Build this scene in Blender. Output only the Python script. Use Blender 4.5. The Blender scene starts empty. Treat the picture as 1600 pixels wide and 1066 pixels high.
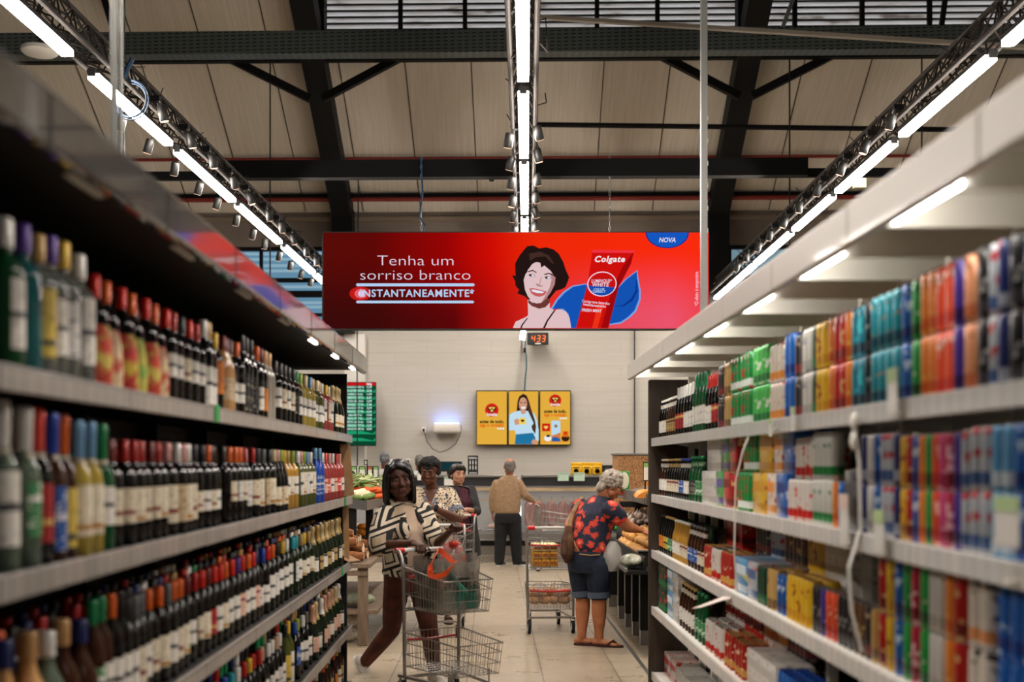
import bpy, bmesh, math, random
from mathutils import Vector, Matrix, noise

random.seed(7)
S = bpy.context.scene
COL = S.collection
PI = math.pi

# ------------------------------------------------------------------ camera, world, exposure
K = 0.8                # depth scale: 40 mm lens
F, CX, CY, EYE = 2222.2 * K, 768.0, 725.0, 1.6
cam_data = bpy.data.cameras.new('camera')
cam = bpy.data.objects.new('camera', cam_data)
COL.objects.link(cam)
cam.location = (0, 0, EYE)
cam.rotation_euler = (PI / 2, 0, 0)
cam_data.lens = 50 * K
cam_data.sensor_width = 36
cam_data.shift_x = 0.02
cam_data.shift_y = 0.12
cam_data.clip_end = 200
cam_data.dof.use_dof = True
cam_data.dof.focus_distance = 10.6
cam_data.dof.aperture_fstop = 1.6
S.camera = cam

S.view_settings.view_transform = 'Standard'
S.view_settings.look = 'None'
S.view_settings.gamma = 1
S.view_settings.use_curve_mapping = False
S.view_settings.exposure = 0.0
try:
    S.cycles.use_denoising = True
    S.cycles.max_bounces = 8
    S.cycles.sample_clamp_indirect = 6
    S.cycles.caustics_reflective = False
    S.cycles.caustics_refractive = False
except Exception:
    pass

W = bpy.data.worlds.new('store_ambient')
S.world = W
W.use_nodes = True
W.node_tree.nodes['Background'].inputs[0].default_value = (1.0, 0.93, 0.84, 1)
W.node_tree.nodes['Background'].inputs[1].default_value = 0.06

TUBE_L = 88.0        # radiance of the truss tube lights
SHELF_L = 5.0       # radiance of the small lamps under the shelf canopies

# ------------------------------------------------------------------ small maths
def atr(px, py, Y):
    """photo pixel at distance Y -> world point"""
    return Vector(((px - CX) / F * Y, Y, EYE + (CY - py) / F * Y))
def at(px, py, Y):
    return atr(px, py, Y * K)

HR = 0.025
def hall(u, v, z):
    """hall frame (roof, trusses, back wall) sits a little askew to the shelving"""
    return Vector((u + HR * v, (v - HR * u) * K, z))
HROT = -math.atan(HR / K)

def lin(c):
    c = c / 255.0
    return c / 12.92 if c <= 0.04045 else ((c + 0.055) / 1.055) ** 2.4
def rgb(r, g, b):
    return (lin(r), lin(g), lin(b), 1.0)

ONES = ['', 'first', 'second', 'third', 'fourth', 'fifth', 'sixth', 'seventh', 'eighth', 'ninth', 'tenth', 'eleventh', 'twelfth', 'thirteenth',
        'fourteenth', 'fifteenth', 'sixteenth', 'seventeenth', 'eighteenth', 'nineteenth']
TENS = ['', '', 'twenty', 'thirty', 'forty', 'fifty', 'sixty', 'seventy', 'eighty', 'ninety']
def nth(n):
    if n >= 100:
        return 'hundred-and-' + nth(n - 100) if n > 100 else 'hundredth'
    if n < 20:
        return ONES[n]
    t, o = divmod(n, 10)
    if o == 0:
        return TENS[t][:-1] + 'ieth'
    return TENS[t] + '-' + ONES[o]

# ------------------------------------------------------------------ materials
MATS = {}
def mat(name, col, rough=0.5, metal=0.0, emit=None, es=1.0, coat=0.0, trans=0.0, alpha=1.0, spec=0.5, ior=1.45, bump=0, bscale=200):
    if name in MATS:
        return MATS[name]
    m = bpy.data.materials.new(name)
    m.use_nodes = True
    b = m.node_tree.nodes['Principled BSDF']
    b.inputs['Base Color'].default_value = col
    b.inputs['Roughness'].default_value = rough
    b.inputs['Metallic'].default_value = metal
    b.inputs['Coat Weight'].default_value = coat
    b.inputs['Coat Roughness'].default_value = 0.05
    b.inputs['Transmission Weight'].default_value = trans
    b.inputs['Alpha'].default_value = alpha
    b.inputs['Specular IOR Level'].default_value = spec
    b.inputs['IOR'].default_value = ior
    if emit is not None:
        b.inputs['Emission Color'].default_value = emit
        b.inputs['Emission Strength'].default_value = es
    if bump:
        nt = m.node_tree
        n = nt.nodes.new('ShaderNodeTexNoise'); n.inputs['Scale'].default_value = bscale
        tc = nt.nodes.new('ShaderNodeTexCoord')
        bp = nt.nodes.new('ShaderNodeBump'); bp.inputs['Strength'].default_value = bump; bp.inputs['Distance'].default_value = 0.01
        nt.links.new(tc.outputs['Object'], n.inputs['Vector'])
        nt.links.new(n.outputs['Fac'], bp.inputs['Height'])
        nt.links.new(bp.outputs['Normal'], b.inputs['Normal'])
    m.diffuse_color = col
    MATS[name] = m
    return m

def glow(name, col, s=1.0):
    """a screen, lamp or daylit window surface: emission only"""
    if name in MATS:
        return MATS[name]
    m = bpy.data.materials.new(name)
    m.use_nodes = True
    nt = m.node_tree
    nt.nodes.remove(nt.nodes['Principled BSDF'])
    e = nt.nodes.new('ShaderNodeEmission')
    e.inputs[0].default_value = col; e.inputs[1].default_value = s
    nt.links.new(e.outputs[0], nt.nodes['Material Output'].inputs[0])
    MATS[name] = m
    return m

def nodes(m):
    nt = m.node_tree
    return nt, nt.nodes['Principled BSDF'], nt.nodes.new, nt.links.new

def ramp(nt, stops, interp='LINEAR'):
    r = nt.nodes.new('ShaderNodeValToRGB')
    r.color_ramp.interpolation = interp
    el = r.color_ramp.elements
    while len(el) < len(stops):
        el.new(0.5)
    for e, (p, c) in zip(el, stops):
        e.position = p; e.color = c
    return r

def noisemat(name, stops, scale=5.0, rough=0.5, detail=4.0, metal=0.0, coords='Object', stretch=(1, 1, 1), kind='noise', coat=0.0, bump=0.0, interp='LINEAR', spec=0.5, trans=0.0, alpha=1.0):
    if name in MATS:
        return MATS[name]
    m = mat(name, stops[0][1], rough, metal, coat=coat, spec=spec, trans=trans, alpha=alpha)
    nt, b, N, L = nodes(m)
    tc = N('ShaderNodeTexCoord'); mp = N('ShaderNodeMapping')
    mp.inputs['Scale'].default_value = stretch
    L(tc.outputs[coords], mp.inputs['Vector'])
    if kind == 'noise':
        t = N('ShaderNodeTexNoise'); t.inputs['Scale'].default_value = scale; t.inputs['Detail'].default_value = detail
        out = t.outputs['Fac']
    elif kind == 'voronoi':
        t = N('ShaderNodeTexVoronoi'); t.inputs['Scale'].default_value = scale
        out = t.outputs['Distance']
    else:
        t = N('ShaderNodeTexWave'); t.inputs['Scale'].default_value = scale; t.inputs['Distortion'].default_value = 2.0
        out = t.outputs['Fac']
    L(mp.outputs['Vector'], t.inputs['Vector'])
    r = ramp(nt, stops, interp)
    L(out, r.inputs['Fac'])
    L(r.outputs['Color'], b.inputs['Base Color'])
    if bump:
        bp = N('ShaderNodeBump'); bp.inputs['Strength'].default_value = bump; bp.inputs['Distance'].default_value = 0.01
        L(out, bp.inputs['Height']); L(bp.outputs['Normal'], b.inputs['Normal'])
    return m

# ------------------------------------------------------------------ mesh building
class MB:
    def __init__(s):
        s.v, s.f, s.m = [], [], []
    def add(s, vs, fs, mi=0):
        b = len(s.v)
        s.v.extend(Vector(v) for v in vs)
        for f in fs:
            s.f.append([b + i for i in f]); s.m.append(mi)
        return s
    def box(s, lo, hi, mi=0):
        (x0, y0, z0), (x1, y1, z1) = lo, hi
        return s.add([(x0, y0, z0), (x1, y0, z0), (x1, y1, z0), (x0, y1, z0), (x0, y0, z1), (x1, y0, z1), (x1, y1, z1), (x0, y1, z1)],
                     [(0, 3, 2, 1), (4, 5, 6, 7), (0, 1, 5, 4), (1, 2, 6, 5), (2, 3, 7, 6), (3, 0, 4, 7)], mi)
    def rbox(s, lo, hi, b=0.004, seg=2, mi=0):
        bm = bmesh.new()
        bmesh.ops.create_cube(bm, size=1)
        lo, hi = Vector(lo), Vector(hi)
        c, d = (lo + hi) / 2, hi - lo
        for v in bm.verts:
            v.co = Vector((v.co.x * d.x, v.co.y * d.y, v.co.z * d.z)) + c
        b = min(b, min(d) * 0.45)
        bmesh.ops.bevel(bm, geom=bm.edges[:], offset=b, segments=seg, affect='EDGES', profile=0.5)
        bm.verts.ensure_lookup_table()
        s.add([v.co.copy() for v in bm.verts], [[v.index for v in f.verts] for f in bm.faces], mi)
        bm.free()
        return s
    def bar(s, p0, p1, w, h, up=(0, 0, 1), mi=0):
        """rectangular bar between two points"""
        p0, p1 = Vector(p0), Vector(p1)
        d = (p1 - p0).normalized(); up = Vector(up)
        x = d.cross(up)
        if x.length < 1e-4:
            x = d.cross(Vector((0, 1, 0)))
        x.normalize(); y = x.cross(d).normalized()
        q = []
        for p in (p0, p1):
            for sx, sy in ((-1, -1), (1, -1), (1, 1), (-1, 1)):
                q.append(p + x * sx * w / 2 + y * sy * h / 2)
        return s.add(q, [(0, 1, 2, 3), (7, 6, 5, 4), (0, 4, 5, 1), (1, 5, 6, 2), (2, 6, 7, 3), (3, 7, 4, 0)], mi)
    def tube(s, path, r, n=8, mi=0, cap=True, closed=False, flat=1.0):
        path = [Vector(p) for p in path]
        rs = r if isinstance(r, (list, tuple)) else [r] * len(path)
        m = len(path)
        rings = []
        t0 = (path[1] - path[0]).normalized()
        x = t0.cross(Vector((0, 0, 1)))
        if x.length < 1e-3:
            x = t0.cross(Vector((0, 1, 0)))
        x.normalize()
        b0 = len(s.v)
        for i in range(m):
            if closed:
                t = path[(i + 1) % m] - path[i - 1]
            else:
                t = path[min(i + 1, m - 1)] - path[max(i - 1, 0)]
            t.normalize()
            x = x - t * x.dot(t)
            if x.length < 1e-5:
                x = t.orthogonal()
            x.normalize()
            y = t.cross(x)
            for k in range(n):
                a = 2 * PI * k / n
                s.v.append(path[i] + (x * math.cos(a) + y * math.sin(a) * flat) * rs[i])
        for i in range(m if closed else m - 1):
            j = (i + 1) % m
            for k in range(n):
                l = (k + 1) % n
                s.f.append([b0 + i * n + k, b0 + i * n + l, b0 + j * n + l, b0 + j * n + k]); s.m.append(mi)
        if cap and not closed:
            s.f.append([b0 + k for k in range(n)][::-1]); s.m.append(mi)
            s.f.append([b0 + (m - 1) * n + k for k in range(n)]); s.m.append(mi)
        return s
    def lathe(s, prof, n=20, c=(0, 0, 0), mi=0, a0=0, a1=2 * PI, mat3=None):
        full = abs(a1 - a0 - 2 * PI) < 1e-6
        k = n if full else n + 1
        b0 = len(s.v); c = Vector(c)
        for r, z in prof:
            for i in range(k):
                a = a0 + (a1 - a0) * i / n
                p = Vector((r * math.cos(a), r * math.sin(a), z))
                if mat3 is not None:
                    p = mat3 @ p
                s.v.append(c + p)
        for j in range(len(prof) - 1):
            for i in range(n):
                l = (i + 1) % k
                s.f.append([b0 + j * k + i, b0 + j * k + l, b0 + (j + 1) * k + l, b0 + (j + 1) * k + i]); s.m.append(mi)
        if full:
            if prof[0][0] > 1e-6:
                s.f.append([b0 + i for i in range(k)][::-1]); s.m.append(mi)
            if prof[-1][0] > 1e-6:
                s.f.append([b0 + (len(prof) - 1) * k + i for i in range(k)]); s.m.append(mi)
        return s
    def ell(s, c, r, ax=None, n=14, mi=0):
        c = Vector(c)
        if not isinstance(r, (list, tuple)):
            r = (r, r, r)
        m2 = n // 2 + 1
        b0 = len(s.v)
        A = ax if ax is not None else Matrix.Identity(3)
        s.v.append(c + A @ Vector((0, 0, -r[2])))
        for j in range(1, m2):
            ph = -PI / 2 + PI * j / m2
            for i in range(n):
                a = 2 * PI * i / n
                s.v.append(c + A @ Vector((r[0] * math.cos(ph) * math.cos(a), r[1] * math.cos(ph) * math.sin(a), r[2] * math.sin(ph))))
        s.v.append(c + A @ Vector((0, 0, r[2])))
        last = len(s.v) - 1
        for i in range(n):
            l = (i + 1) % n
            s.f.append([b0, b0 + 1 + l, b0 + 1 + i]); s.m.append(mi)
            for j in range(m2 - 2):
                s.f.append([b0 + 1 + j * n + i, b0 + 1 + j * n + l, b0 + 1 + (j + 1) * n + l, b0 + 1 + (j + 1) * n + i]); s.m.append(mi)
            s.f.append([last, b0 + 1 + (m2 - 2) * n + i, b0 + 1 + (m2 - 2) * n + l]); s.m.append(mi)
        return s
    def prism(s, poly, d, fr=None, mi=0):
        """polygon (list of 2D) extruded by d along local z; fr maps local->world"""
        fr = fr or Matrix.Identity(4)
        n = len(poly)
        vs = [fr @ Vector((x, y, 0)) for x, y in poly] + [fr @ Vector((x, y, d)) for x, y in poly]
        fs = [list(range(n))[::-1], list(range(n, 2 * n))] + [[i, (i + 1) % n, n + (i + 1) % n, n + i] for i in range(n)]
        return s.add(vs, fs, mi)
    def xf(s, M):
        s.v = [M @ v for v in s.v]
        return s
    def mesh(s, name, mats=(), smooth=None):
        me = bpy.data.meshes.new(name)
        me.from_pydata([tuple(v) for v in s.v], [], s.f)
        for m in (mats if isinstance(mats, (list, tuple)) else [mats]):
            me.materials.append(m)
        if any(s.m):
            me.polygons.foreach_set('material_index', s.m)
        if smooth:
            me.polygons.foreach_set('use_smooth', [True] * len(me.polygons))
            try:
                me.set_sharp_from_angle(angle=math.radians(smooth))
            except Exception:
                pass
        me.update()
        return me
    def build(s, name, mats, parent=None, smooth=None, loc=None, rz=0):
        o = bpy.data.objects.new(name, s.mesh(name, mats, smooth))
        COL.objects.link(o)
        if parent is not None:
            o.parent = parent
        if loc is not None:
            o.location = loc
        if rz:
            o.rotation_euler.z = rz
        return o

def smooth_path(pts, n=6):
    p = [Vector(q) for q in pts]
    p = [p[0] * 2 - p[1]] + p + [p[-1] * 2 - p[-2]]
    out = []
    for i in range(1, len(p) - 2):
        a, b, c, d = p[i - 1:i + 3]
        for k in range(n):
            t = k / n
            out.append(.5 * (2 * b + (c - a) * t + (2 * a - 5 * b + 4 * c - d) * t * t + (3 * b - a - 3 * c + d) * t ** 3))
    return out + [p[-2]]
def tag(o, label=None, cat=None, group=None, kind=None):
    if label: o['label'] = label
    if cat: o['category'] = cat
    if group: o['group'] = group
    if kind: o['kind'] = kind
    return o
def empty(name, loc=(0, 0, 0), rz=0):
    o = bpy.data.objects.new(name, None)
    COL.objects.link(o)
    o.location = loc; o.rotation_euler.z = rz
    o.empty_display_size = 0.05
    return o
def struct(name, mb, m, smooth=None):
    o = mb.build(name, m, smooth=smooth)
    o['kind'] = 'structure'
    return o
def inst(name, me, mats=None, loc=None, parent=None, rz=0):
    """new object on shared mesh data, materials linked to the object"""
    o = bpy.data.objects.new(name, me)
    COL.objects.link(o)
    if parent is not None: o.parent = parent
    if loc is not None: o.location = loc
    if rz: o.rotation_euler.z = rz
    if mats is not None:
        for i, m in enumerate(mats if isinstance(mats, (list, tuple)) else [mats]):
            o.material_slots[i].link = 'OBJECT'
            o.material_slots[i].material = m
    return o
def copy_tree(o, parent=None):
    c = o.copy()
    COL.objects.link(c)
    c.parent = parent
    if parent is not None:
        c.matrix_parent_inverse = o.matrix_parent_inverse.copy()
    for ch in list(o.children):
        copy_tree(ch, c)
    return c

def text_mesh(body, size, offset=0.0, shear=0.0, spacing=1.0, width=None, extrude=0.0):
    cu = bpy.data.curves.new('txt', 'FONT')
    cu.body = body; cu.size = size; cu.offset = offset; cu.shear = shear
    cu.space_character = spacing; cu.align_x = 'CENTER'; cu.align_y = 'CENTER'; cu.extrude = extrude
    cu.resolution_u = 3
    o = bpy.data.objects.new('txt', cu)
    COL.objects.link(o)
    dg = bpy.context.evaluated_depsgraph_get()
    me = bpy.data.meshes.new_from_object(o.evaluated_get(dg))
    bpy.data.objects.remove(o)
    bpy.data.curves.remove(cu)
    if width and len(me.vertices):
        xs = [v.co.x for v in me.vertices]
        k = width / max(1e-6, max(xs) - min(xs)); c0 = (max(xs) + min(xs)) / 2
        for v in me.vertices:
            v.co.x = (v.co.x - c0) * k
    return me
def text(name, body, size, m, fr, parent, **kw):
    """lettering as a flat mesh; fr = 4x4 frame whose xy plane carries the text, in the parent's space"""
    me = text_mesh(body, size, **kw)
    me.transform(fr)
    me.materials.clear(); me.materials.append(m)
    o = bpy.data.objects.new(name, me)
    COL.objects.link(o)
    o.parent = parent
    return o

# blob: closed pieces fused into one continuous skin
def fuse(mb, voxel, smooth=2, name='fused', factor=0.5):
    me = mb.mesh(name)
    o = bpy.data.objects.new(name, me)
    COL.objects.link(o)
    r = o.modifiers.new('r', 'REMESH'); r.mode = 'VOXEL'; r.voxel_size = voxel; r.adaptivity = 0
    if smooth:
        sm = o.modifiers.new('s', 'SMOOTH'); sm.factor = factor; sm.iterations = smooth
    dg = bpy.context.evaluated_depsgraph_get()
    out = bpy.data.meshes.new_from_object(o.evaluated_get(dg))
    bpy.data.objects.remove(o); bpy.data.meshes.remove(me)
    out.polygons.foreach_set('use_smooth', [True] * len(out.polygons))
    return out
def link_mesh(name, me, mats, parent=None):
    me.name = name
    me.materials.clear()
    for m in (mats if isinstance(mats, (list, tuple)) else [mats]):
        me.materials.append(m)
    o = bpy.data.objects.new(name, me)
    COL.objects.link(o)
    if parent is not None: o.parent = parent
    return o
def join_meshes(ms):
    vs, fs = [], []
    for me in ms:
        b = len(vs)
        vs.extend(tuple(v.co) for v in me.vertices)
        fs.extend([b + i for i in p.vertices] for p in me.polygons)
    out = bpy.data.meshes.new('joined')
    out.from_pydata(vs, [], fs)
    out.polygons.foreach_set('use_smooth', [True] * len(out.polygons))
    return out
# ================================================================== HALL: floor, walls, roof
def floor_mat():
    m = mat('floor_tile', rgb(172, 156, 134), 0.28, spec=0.45)
    nt, b, N, L = nodes(m)
    tc = N('ShaderNodeTexCoord'); mp = N('ShaderNodeMapping')
    mp.inputs['Location'].default_value = (-0.387, -1.25, 0)
    L(tc.outputs['Object'], mp.inputs['Vector'])
    br = N('ShaderNodeTexBrick'); br.offset = 0; br.inputs['Scale'].default_value = 1.0
    br.inputs['Brick Width'].default_value = 0.57; br.inputs['Row Height'].default_value = 1.67
    br.inputs['Mortar Size'].default_value = 0.0035; br.inputs['Mortar Smooth'].default_value = 0.1
    br.inputs['Color1'].default_value = rgb(182, 167, 145); br.inputs['Color2'].default_value = rgb(168, 152, 130)
    br.inputs['Mortar'].default_value = rgb(78, 66, 54)
    L(mp.outputs['Vector'], br.inputs['Vector'])
    n1 = N('ShaderNodeTexNoise'); n1.inputs['Scale'].default_value = 2.3; n1.inputs['Detail'].default_value = 8; n1.inputs['Roughness'].default_value = 0.7
    n2 = N('ShaderNodeTexNoise'); n2.inputs['Scale'].default_value = 190; n2.inputs['Detail'].default_value = 2
    L(tc.outputs['Object'], n1.inputs['Vector']); L(tc.outputs['Object'], n2.inputs['Vector'])
    r1 = ramp(nt, [(0.3, (0.88, 0.87, 0.85, 1)), (0.62, (1, 1, 1, 1))]); L(n1.outputs['Fac'], r1.inputs['Fac'])
    r2 = ramp(nt, [(0.3, (0.86, 0.85, 0.82, 1)), (0.6, (1, 1, 1, 1))]); L(n2.outputs['Fac'], r2.inputs['Fac'])
    a = N('ShaderNodeMix'); a.data_type = 'RGBA'; a.blend_type = 'MULTIPLY'; a.inputs['Factor'].default_value = 1
    c = N('ShaderNodeMix'); c.data_type = 'RGBA'; c.blend_type = 'MULTIPLY'; c.inputs['Factor'].default_value = 1
    L(br.outputs['Color'], a.inputs[6]); L(r1.outputs['Color'], a.inputs[7])
    L(a.outputs[2], c.inputs[6]); L(r2.outputs['Color'], c.inputs[7])
    L(c.outputs[2], b.inputs['Base Color'])
    rr = ramp(nt, [(0.3, (0.45, 0.45, 0.45, 1)), (0.7, (0.22, 0.22, 0.22, 1))]); L(n1.outputs['Fac'], rr.inputs['Fac'])
    L(rr.outputs['Color'], b.inputs['Roughness'])
    return m

def wall_mat():
    m = mat('wall_tile', rgb(214, 206, 194), 0.55)
    nt, b, N, L = nodes(m)
    tc = N('ShaderNodeTexCoord'); sx = N('ShaderNodeSeparateXYZ'); cb = N('ShaderNodeCombineXYZ')
    L(tc.outputs['Object'], sx.inputs[0]); L(sx.outputs['X'], cb.inputs['X']); L(sx.outputs['Z'], cb.inputs['Y'])
    br = N('ShaderNodeTexBrick'); br.offset = 0.5
    br.inputs['Scale'].default_value = 1
    br.inputs['Brick Width'].default_value = 1.2; br.inputs['Row Height'].default_value = 0.245
    br.inputs['Mortar Size'].default_value = 0.005
    br.inputs['Color1'].default_value = rgb(199, 193, 183); br.inputs['Color2'].default_value = rgb(197, 191, 181); br.inputs['Mortar'].default_value = rgb(187, 181, 171)
    L(cb.outputs[0], br.inputs['Vector'])
    n = N('ShaderNodeTexNoise'); n.inputs['Scale'].default_value = 3; n.inputs['Detail'].default_value = 5
    mp = N('ShaderNodeMapping'); mp.inputs['Scale'].default_value = (0.4, 1, 6)
    L(tc.outputs['Object'], mp.inputs['Vector']); L(mp.outputs['Vector'], n.inputs['Vector'])
    r = ramp(nt, [(0.3, (0.93, 0.93, 0.92, 1)), (0.7, (1, 1, 1, 1))]); L(n.outputs['Fac'], r.inputs['Fac'])
    a = N('ShaderNodeMix'); a.data_type = 'RGBA'; a.blend_type = 'MULTIPLY'; a.inputs['Factor'].default_value = 1
    L(br.outputs['Color'], a.inputs[6]); L(r.outputs['Color'], a.inputs[7]); L(a.outputs[2], b.inputs['Base Color'])
    return m

M_FLOOR, M_WALL = floor_mat(), wall_mat()
M_BLACKSTEEL = mat('black_steel', rgb(11, 11, 11), 0.6, spec=0.25)
M_BLACK = mat('black_matte', rgb(16, 15, 15), 0.6)
M_GALV = mat('galvanised', rgb(150, 150, 146), 0.4, 0.7)
M_WHITEPAINT = mat('white_paint', rgb(225, 221, 212), 0.45)
M_CHROME = mat('chrome_wire', rgb(176, 174, 170), 0.28, 0.9)
M_STEEL = mat('stainless', rgb(160, 158, 154), 0.32, 0.85)
M_ROOF = noisemat('roof_panel', [(0.3, rgb(190, 179, 162)), (0.55, rgb(199, 189, 173)), (0.75, rgb(206, 197, 182))], scale=3.0, rough=0.6, detail=6, stretch=(9, 0.35, 0.35))
M_UPPER = noisemat('upper_wall_grey', [(0.3, rgb(112, 101, 91)), (0.7, rgb(128, 117, 106))], scale=1.2, rough=0.8)  # darker grey-brown than the tiled wall below
M_REDPIPE = mat('red_pipe', rgb(122, 34, 24), 0.5)

struct('floor', MB().add([(-16, -6, 0), (16, -6, 0), (16, 30, 0), (-16, 30, 0)], [(0, 1, 2, 3)]), M_FLOOR)

def hbox(mb, u0, u1, v0, v1, z0, z1):
    """box aligned with the hall frame"""
    return mb.add([hall(u0, v0, z0), hall(u1, v0, z0), hall(u1, v1, z0), hall(u0, v1, z0), hall(u0, v0, z1), hall(u1, v0, z1), hall(u1, v1, z1), hall(u0, v1, z1)],
                  [(0, 3, 2, 1), (4, 5, 6, 7), (0, 1, 5, 4), (1, 2, 6, 5), (2, 3, 7, 6), (3, 0, 4, 7)])

WV = 26.5
mb = MB()
hbox(mb, -14, -7.2, WV, WV + .2, 0, 5.66); hbox(mb, -7.2, -3.7, WV, WV + .2, 0, 3.9); hbox(mb, -3.7, 3.72, WV, WV + .2, 0, 5.66)
hbox(mb, 3.72, 8.2, WV, WV + .2, 0, 4.5); hbox(mb, 8.2, 14, WV, WV + .2, 0, 5.66)
struct('wall_back', mb, M_WALL)
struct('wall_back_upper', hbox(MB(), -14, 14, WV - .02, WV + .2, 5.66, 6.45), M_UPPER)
struct('trim_1', hbox(MB(), -14, 14, WV - .12, WV, 6.12, 6.2), mat('dusty_ledge', rgb(128, 114, 98), 0.8))
struct('pillar_back', hbox(MB(), -3.38, -3.0, WV - .25, WV + .05, 0, 4.0), M_WHITEPAINT)

# clerestory windows in the back wall
def hall_window(name, u0, u1, z0, z1, bars, slats, pane, slatm):
    w = struct(name, hbox(hbox(hbox(hbox(MB(), u0, u1, WV - .02, WV + .1, z1 - .07, z1), u0, u1, WV - .02, WV + .1, z0, z0 + .07),
                               u0, u0 + .07, WV - .02, WV + .1, z0, z1), u1 - .07, u1, WV - .02, WV + .1, z0, z1), M_BLACKSTEEL)
    p = hbox(MB(), u0, u1, WV + .13, WV + .15, z0, z1).build('window_pane', pane, w)
    b = MB()
    for u in bars: hbox(b, u - .03, u + .03, WV, WV + .08, z0, z1)
    for a, c in slats[0]: hbox(b, u0, u1, WV, WV + .08, a, c)
    b.build('window_bar', M_BLACKSTEEL, w)
    s = MB()
    for z in slats[1]: hbox(s, u0, u1, WV + .09, WV + .12, z, z + .05)
    if slats[1]: s.build('window_slat', slatm, w)
hall_window('window_1', -7.2, -3.7, 3.9, 5.66, (-4.98,), [[(5.0, 5.08), (4.72, 4.84), (4.36, 4.42)], [5.2, 5.3, 5.42, 5.52, 4.9, 4.52, 4.6]],
            glow('window_daylight', rgb(104, 148, 176), 0.85), glow('window_blind_daylight', rgb(150, 186, 205), 0.8))  # blind slats glow too: daylight put into their colour
hall_window('window_2', 3.72, 8.2, 4.5, 5.66, (5.35, 6.8), [[(4.98, 5.1), (4.82, 4.86)], []],
            glow('window_daylight_dull', rgb(116, 146, 158), 0.85), None)

# sloping roof, rising towards the camera
SL = 0.522
def rz_(v): return 6.29 + SL * (26.5 - v)
def roof_strip(mb, u0, u1, v0, v1, t=.12, dz=0):
    a, b = rz_(v0) + dz, rz_(v1) + dz
    return mb.add([hall(u0, v0, a), hall(u1, v0, a), hall(u1, v1, b), hall(u0, v1, b), hall(u0, v0, a + t), hall(u1, v0, a + t), hall(u1, v1, b + t), hall(u0, v1, b + t)],
                  [(0, 3, 2, 1), (4, 5, 6, 7), (0, 1, 5, 4), (1, 2, 6, 5), (2, 3, 7, 6), (3, 0, 4, 7)])
mb = MB()
roof_strip(mb, -14, -3.5, 18.5, 26.5); roof_strip(mb, -3.5, 14, 22.55, 26.5)
struct('ceiling', mb, M_ROOF)
mb = MB()
for k in range(-12, 13):
    u = .17 + 1.075 * k
    roof_strip(mb, u - .008, u + .008, 18.5 if u < -3.5 else 22.6, 26.45, .012, -.012)
struct('ceiling_seam', mb, mat('seam_dark', rgb(58, 50, 42), 0.8))

# louvred clerestory above the middle bay
lo = struct('window_3', hbox(hbox(MB(), -3.5, 14, 22.42, 22.5, 8.15, 8.3), -3.5, 14, 22.42, 22.5, 9.35, 9.5), M_BLACKSTEEL)
hbox(MB(), -3.5, 14, 22.75, 22.78, 8.2, 9.6).build('window_pane', glow('louvre_daylight', rgb(206, 210, 218), 3.6), lo)
mb = MB()
for k in range(13):
    z = 8.31 + .1 * k
    mb.add([hall(-3.5, 22.56, z + .095), hall(14, 22.56, z + .095), hall(14, 22.6, z), hall(-3.5, 22.6, z), hall(-3.5, 22.57, z + .096), hall(14, 22.57, z + .096), hall(14, 22.61, z + .005), hall(-3.5, 22.61, z + .005)],
           [(0, 1, 2, 3), (7, 6, 5, 4), (0, 4, 5, 1), (1, 5, 6, 2), (2, 6, 7, 3), (3, 7, 4, 0)])
M_LV = noisemat('louvre_paint', [(0.3, rgb(170, 160, 152)), (0.42, rgb(222, 218, 213)), (0.8, rgb(238, 236, 234))], scale=2.2, rough=0.7, stretch=(1, 1, 5))
nt, b, N, L = nodes(M_LV)          # thin translucent sheet: daylight glows through it
tl = N('ShaderNodeBsdfTranslucent'); ms = N('ShaderNodeMixShader'); ms.inputs[0].default_value = .6
L(b.inputs['Base Color'].links[0].from_socket, tl.inputs[0]); L(b.outputs[0], ms.inputs[1]); L(tl.outputs[0], ms.inputs[2]); L(ms.outputs[0], nt.nodes['Material Output'].inputs[0])
mb.build('louvre_slat', M_LV, lo)
mb = MB()
for k in range(14): hbox(mb, -3.5, 14, 22.5, 22.62, 8.3 + .1 * k - .007, 8.3 + .1 * k + .007)
mb.build('louvre_dark_bar', M_BLACKSTEEL, lo)  # thin black bars draw the dark lines between slats
mb = MB()
for u in (-2.0, -.98, .1, 1.1, 2.05, 4.2, 5.25, 6.3, 7.4):
    hbox(mb, u - .035, u + .035, 22.40, 22.48, 8.2, 9.5)
mb.build('louvre_mullion', M_BLACKSTEEL, lo)

# steel: girders, purlins, knees
def slope_beam(u, w, h, v0, v1):
    mb = MB()
    a, b = rz_(v0), rz_(v1)
    mb.add([hall(u - w / 2, v0, a - h), hall(u + w / 2, v0, a - h), hall(u + w / 2, v1, b - h), hall(u - w / 2, v1, b - h), hall(u - w / 2, v0, a), hall(u + w / 2, v0, a), hall(u + w / 2, v1, b), hall(u - w / 2, v1, b)],
           [(0, 3, 2, 1), (4, 5, 6, 7), (0, 1, 5, 4), (1, 2, 6, 5), (2, 3, 7, 6), (3, 0, 4, 7)])
    return mb
for u in (-3.4, 3.5):
    mb = slope_beam(u, .36, .42, 19.5, 26.3)
    hbox(mb, u - .19, u + .19, 26.0, 26.45, 4.0, 6.3)
    hbox(mb, u - .22, u + .22, 22.2, 22.55, 8.2, 9.6)
    struct('ceiling_beam', mb, M_BLACKSTEEL)
struct('ceiling_beam', hbox(MB(), -14, 14, 22.55, 22.7, 8.02, 8.22), M_BLACKSTEEL)
struct('ceiling_beam', hbox(MB(), -3.83, 3.5, 17.8, 18.0, 5.2, 5.42), M_BLACKSTEEL)
struct('ceiling_beam', hbox(MB(), -8, 8, 18.02, 18.1, 5.22, 5.33), M_BLACKSTEEL)
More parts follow.
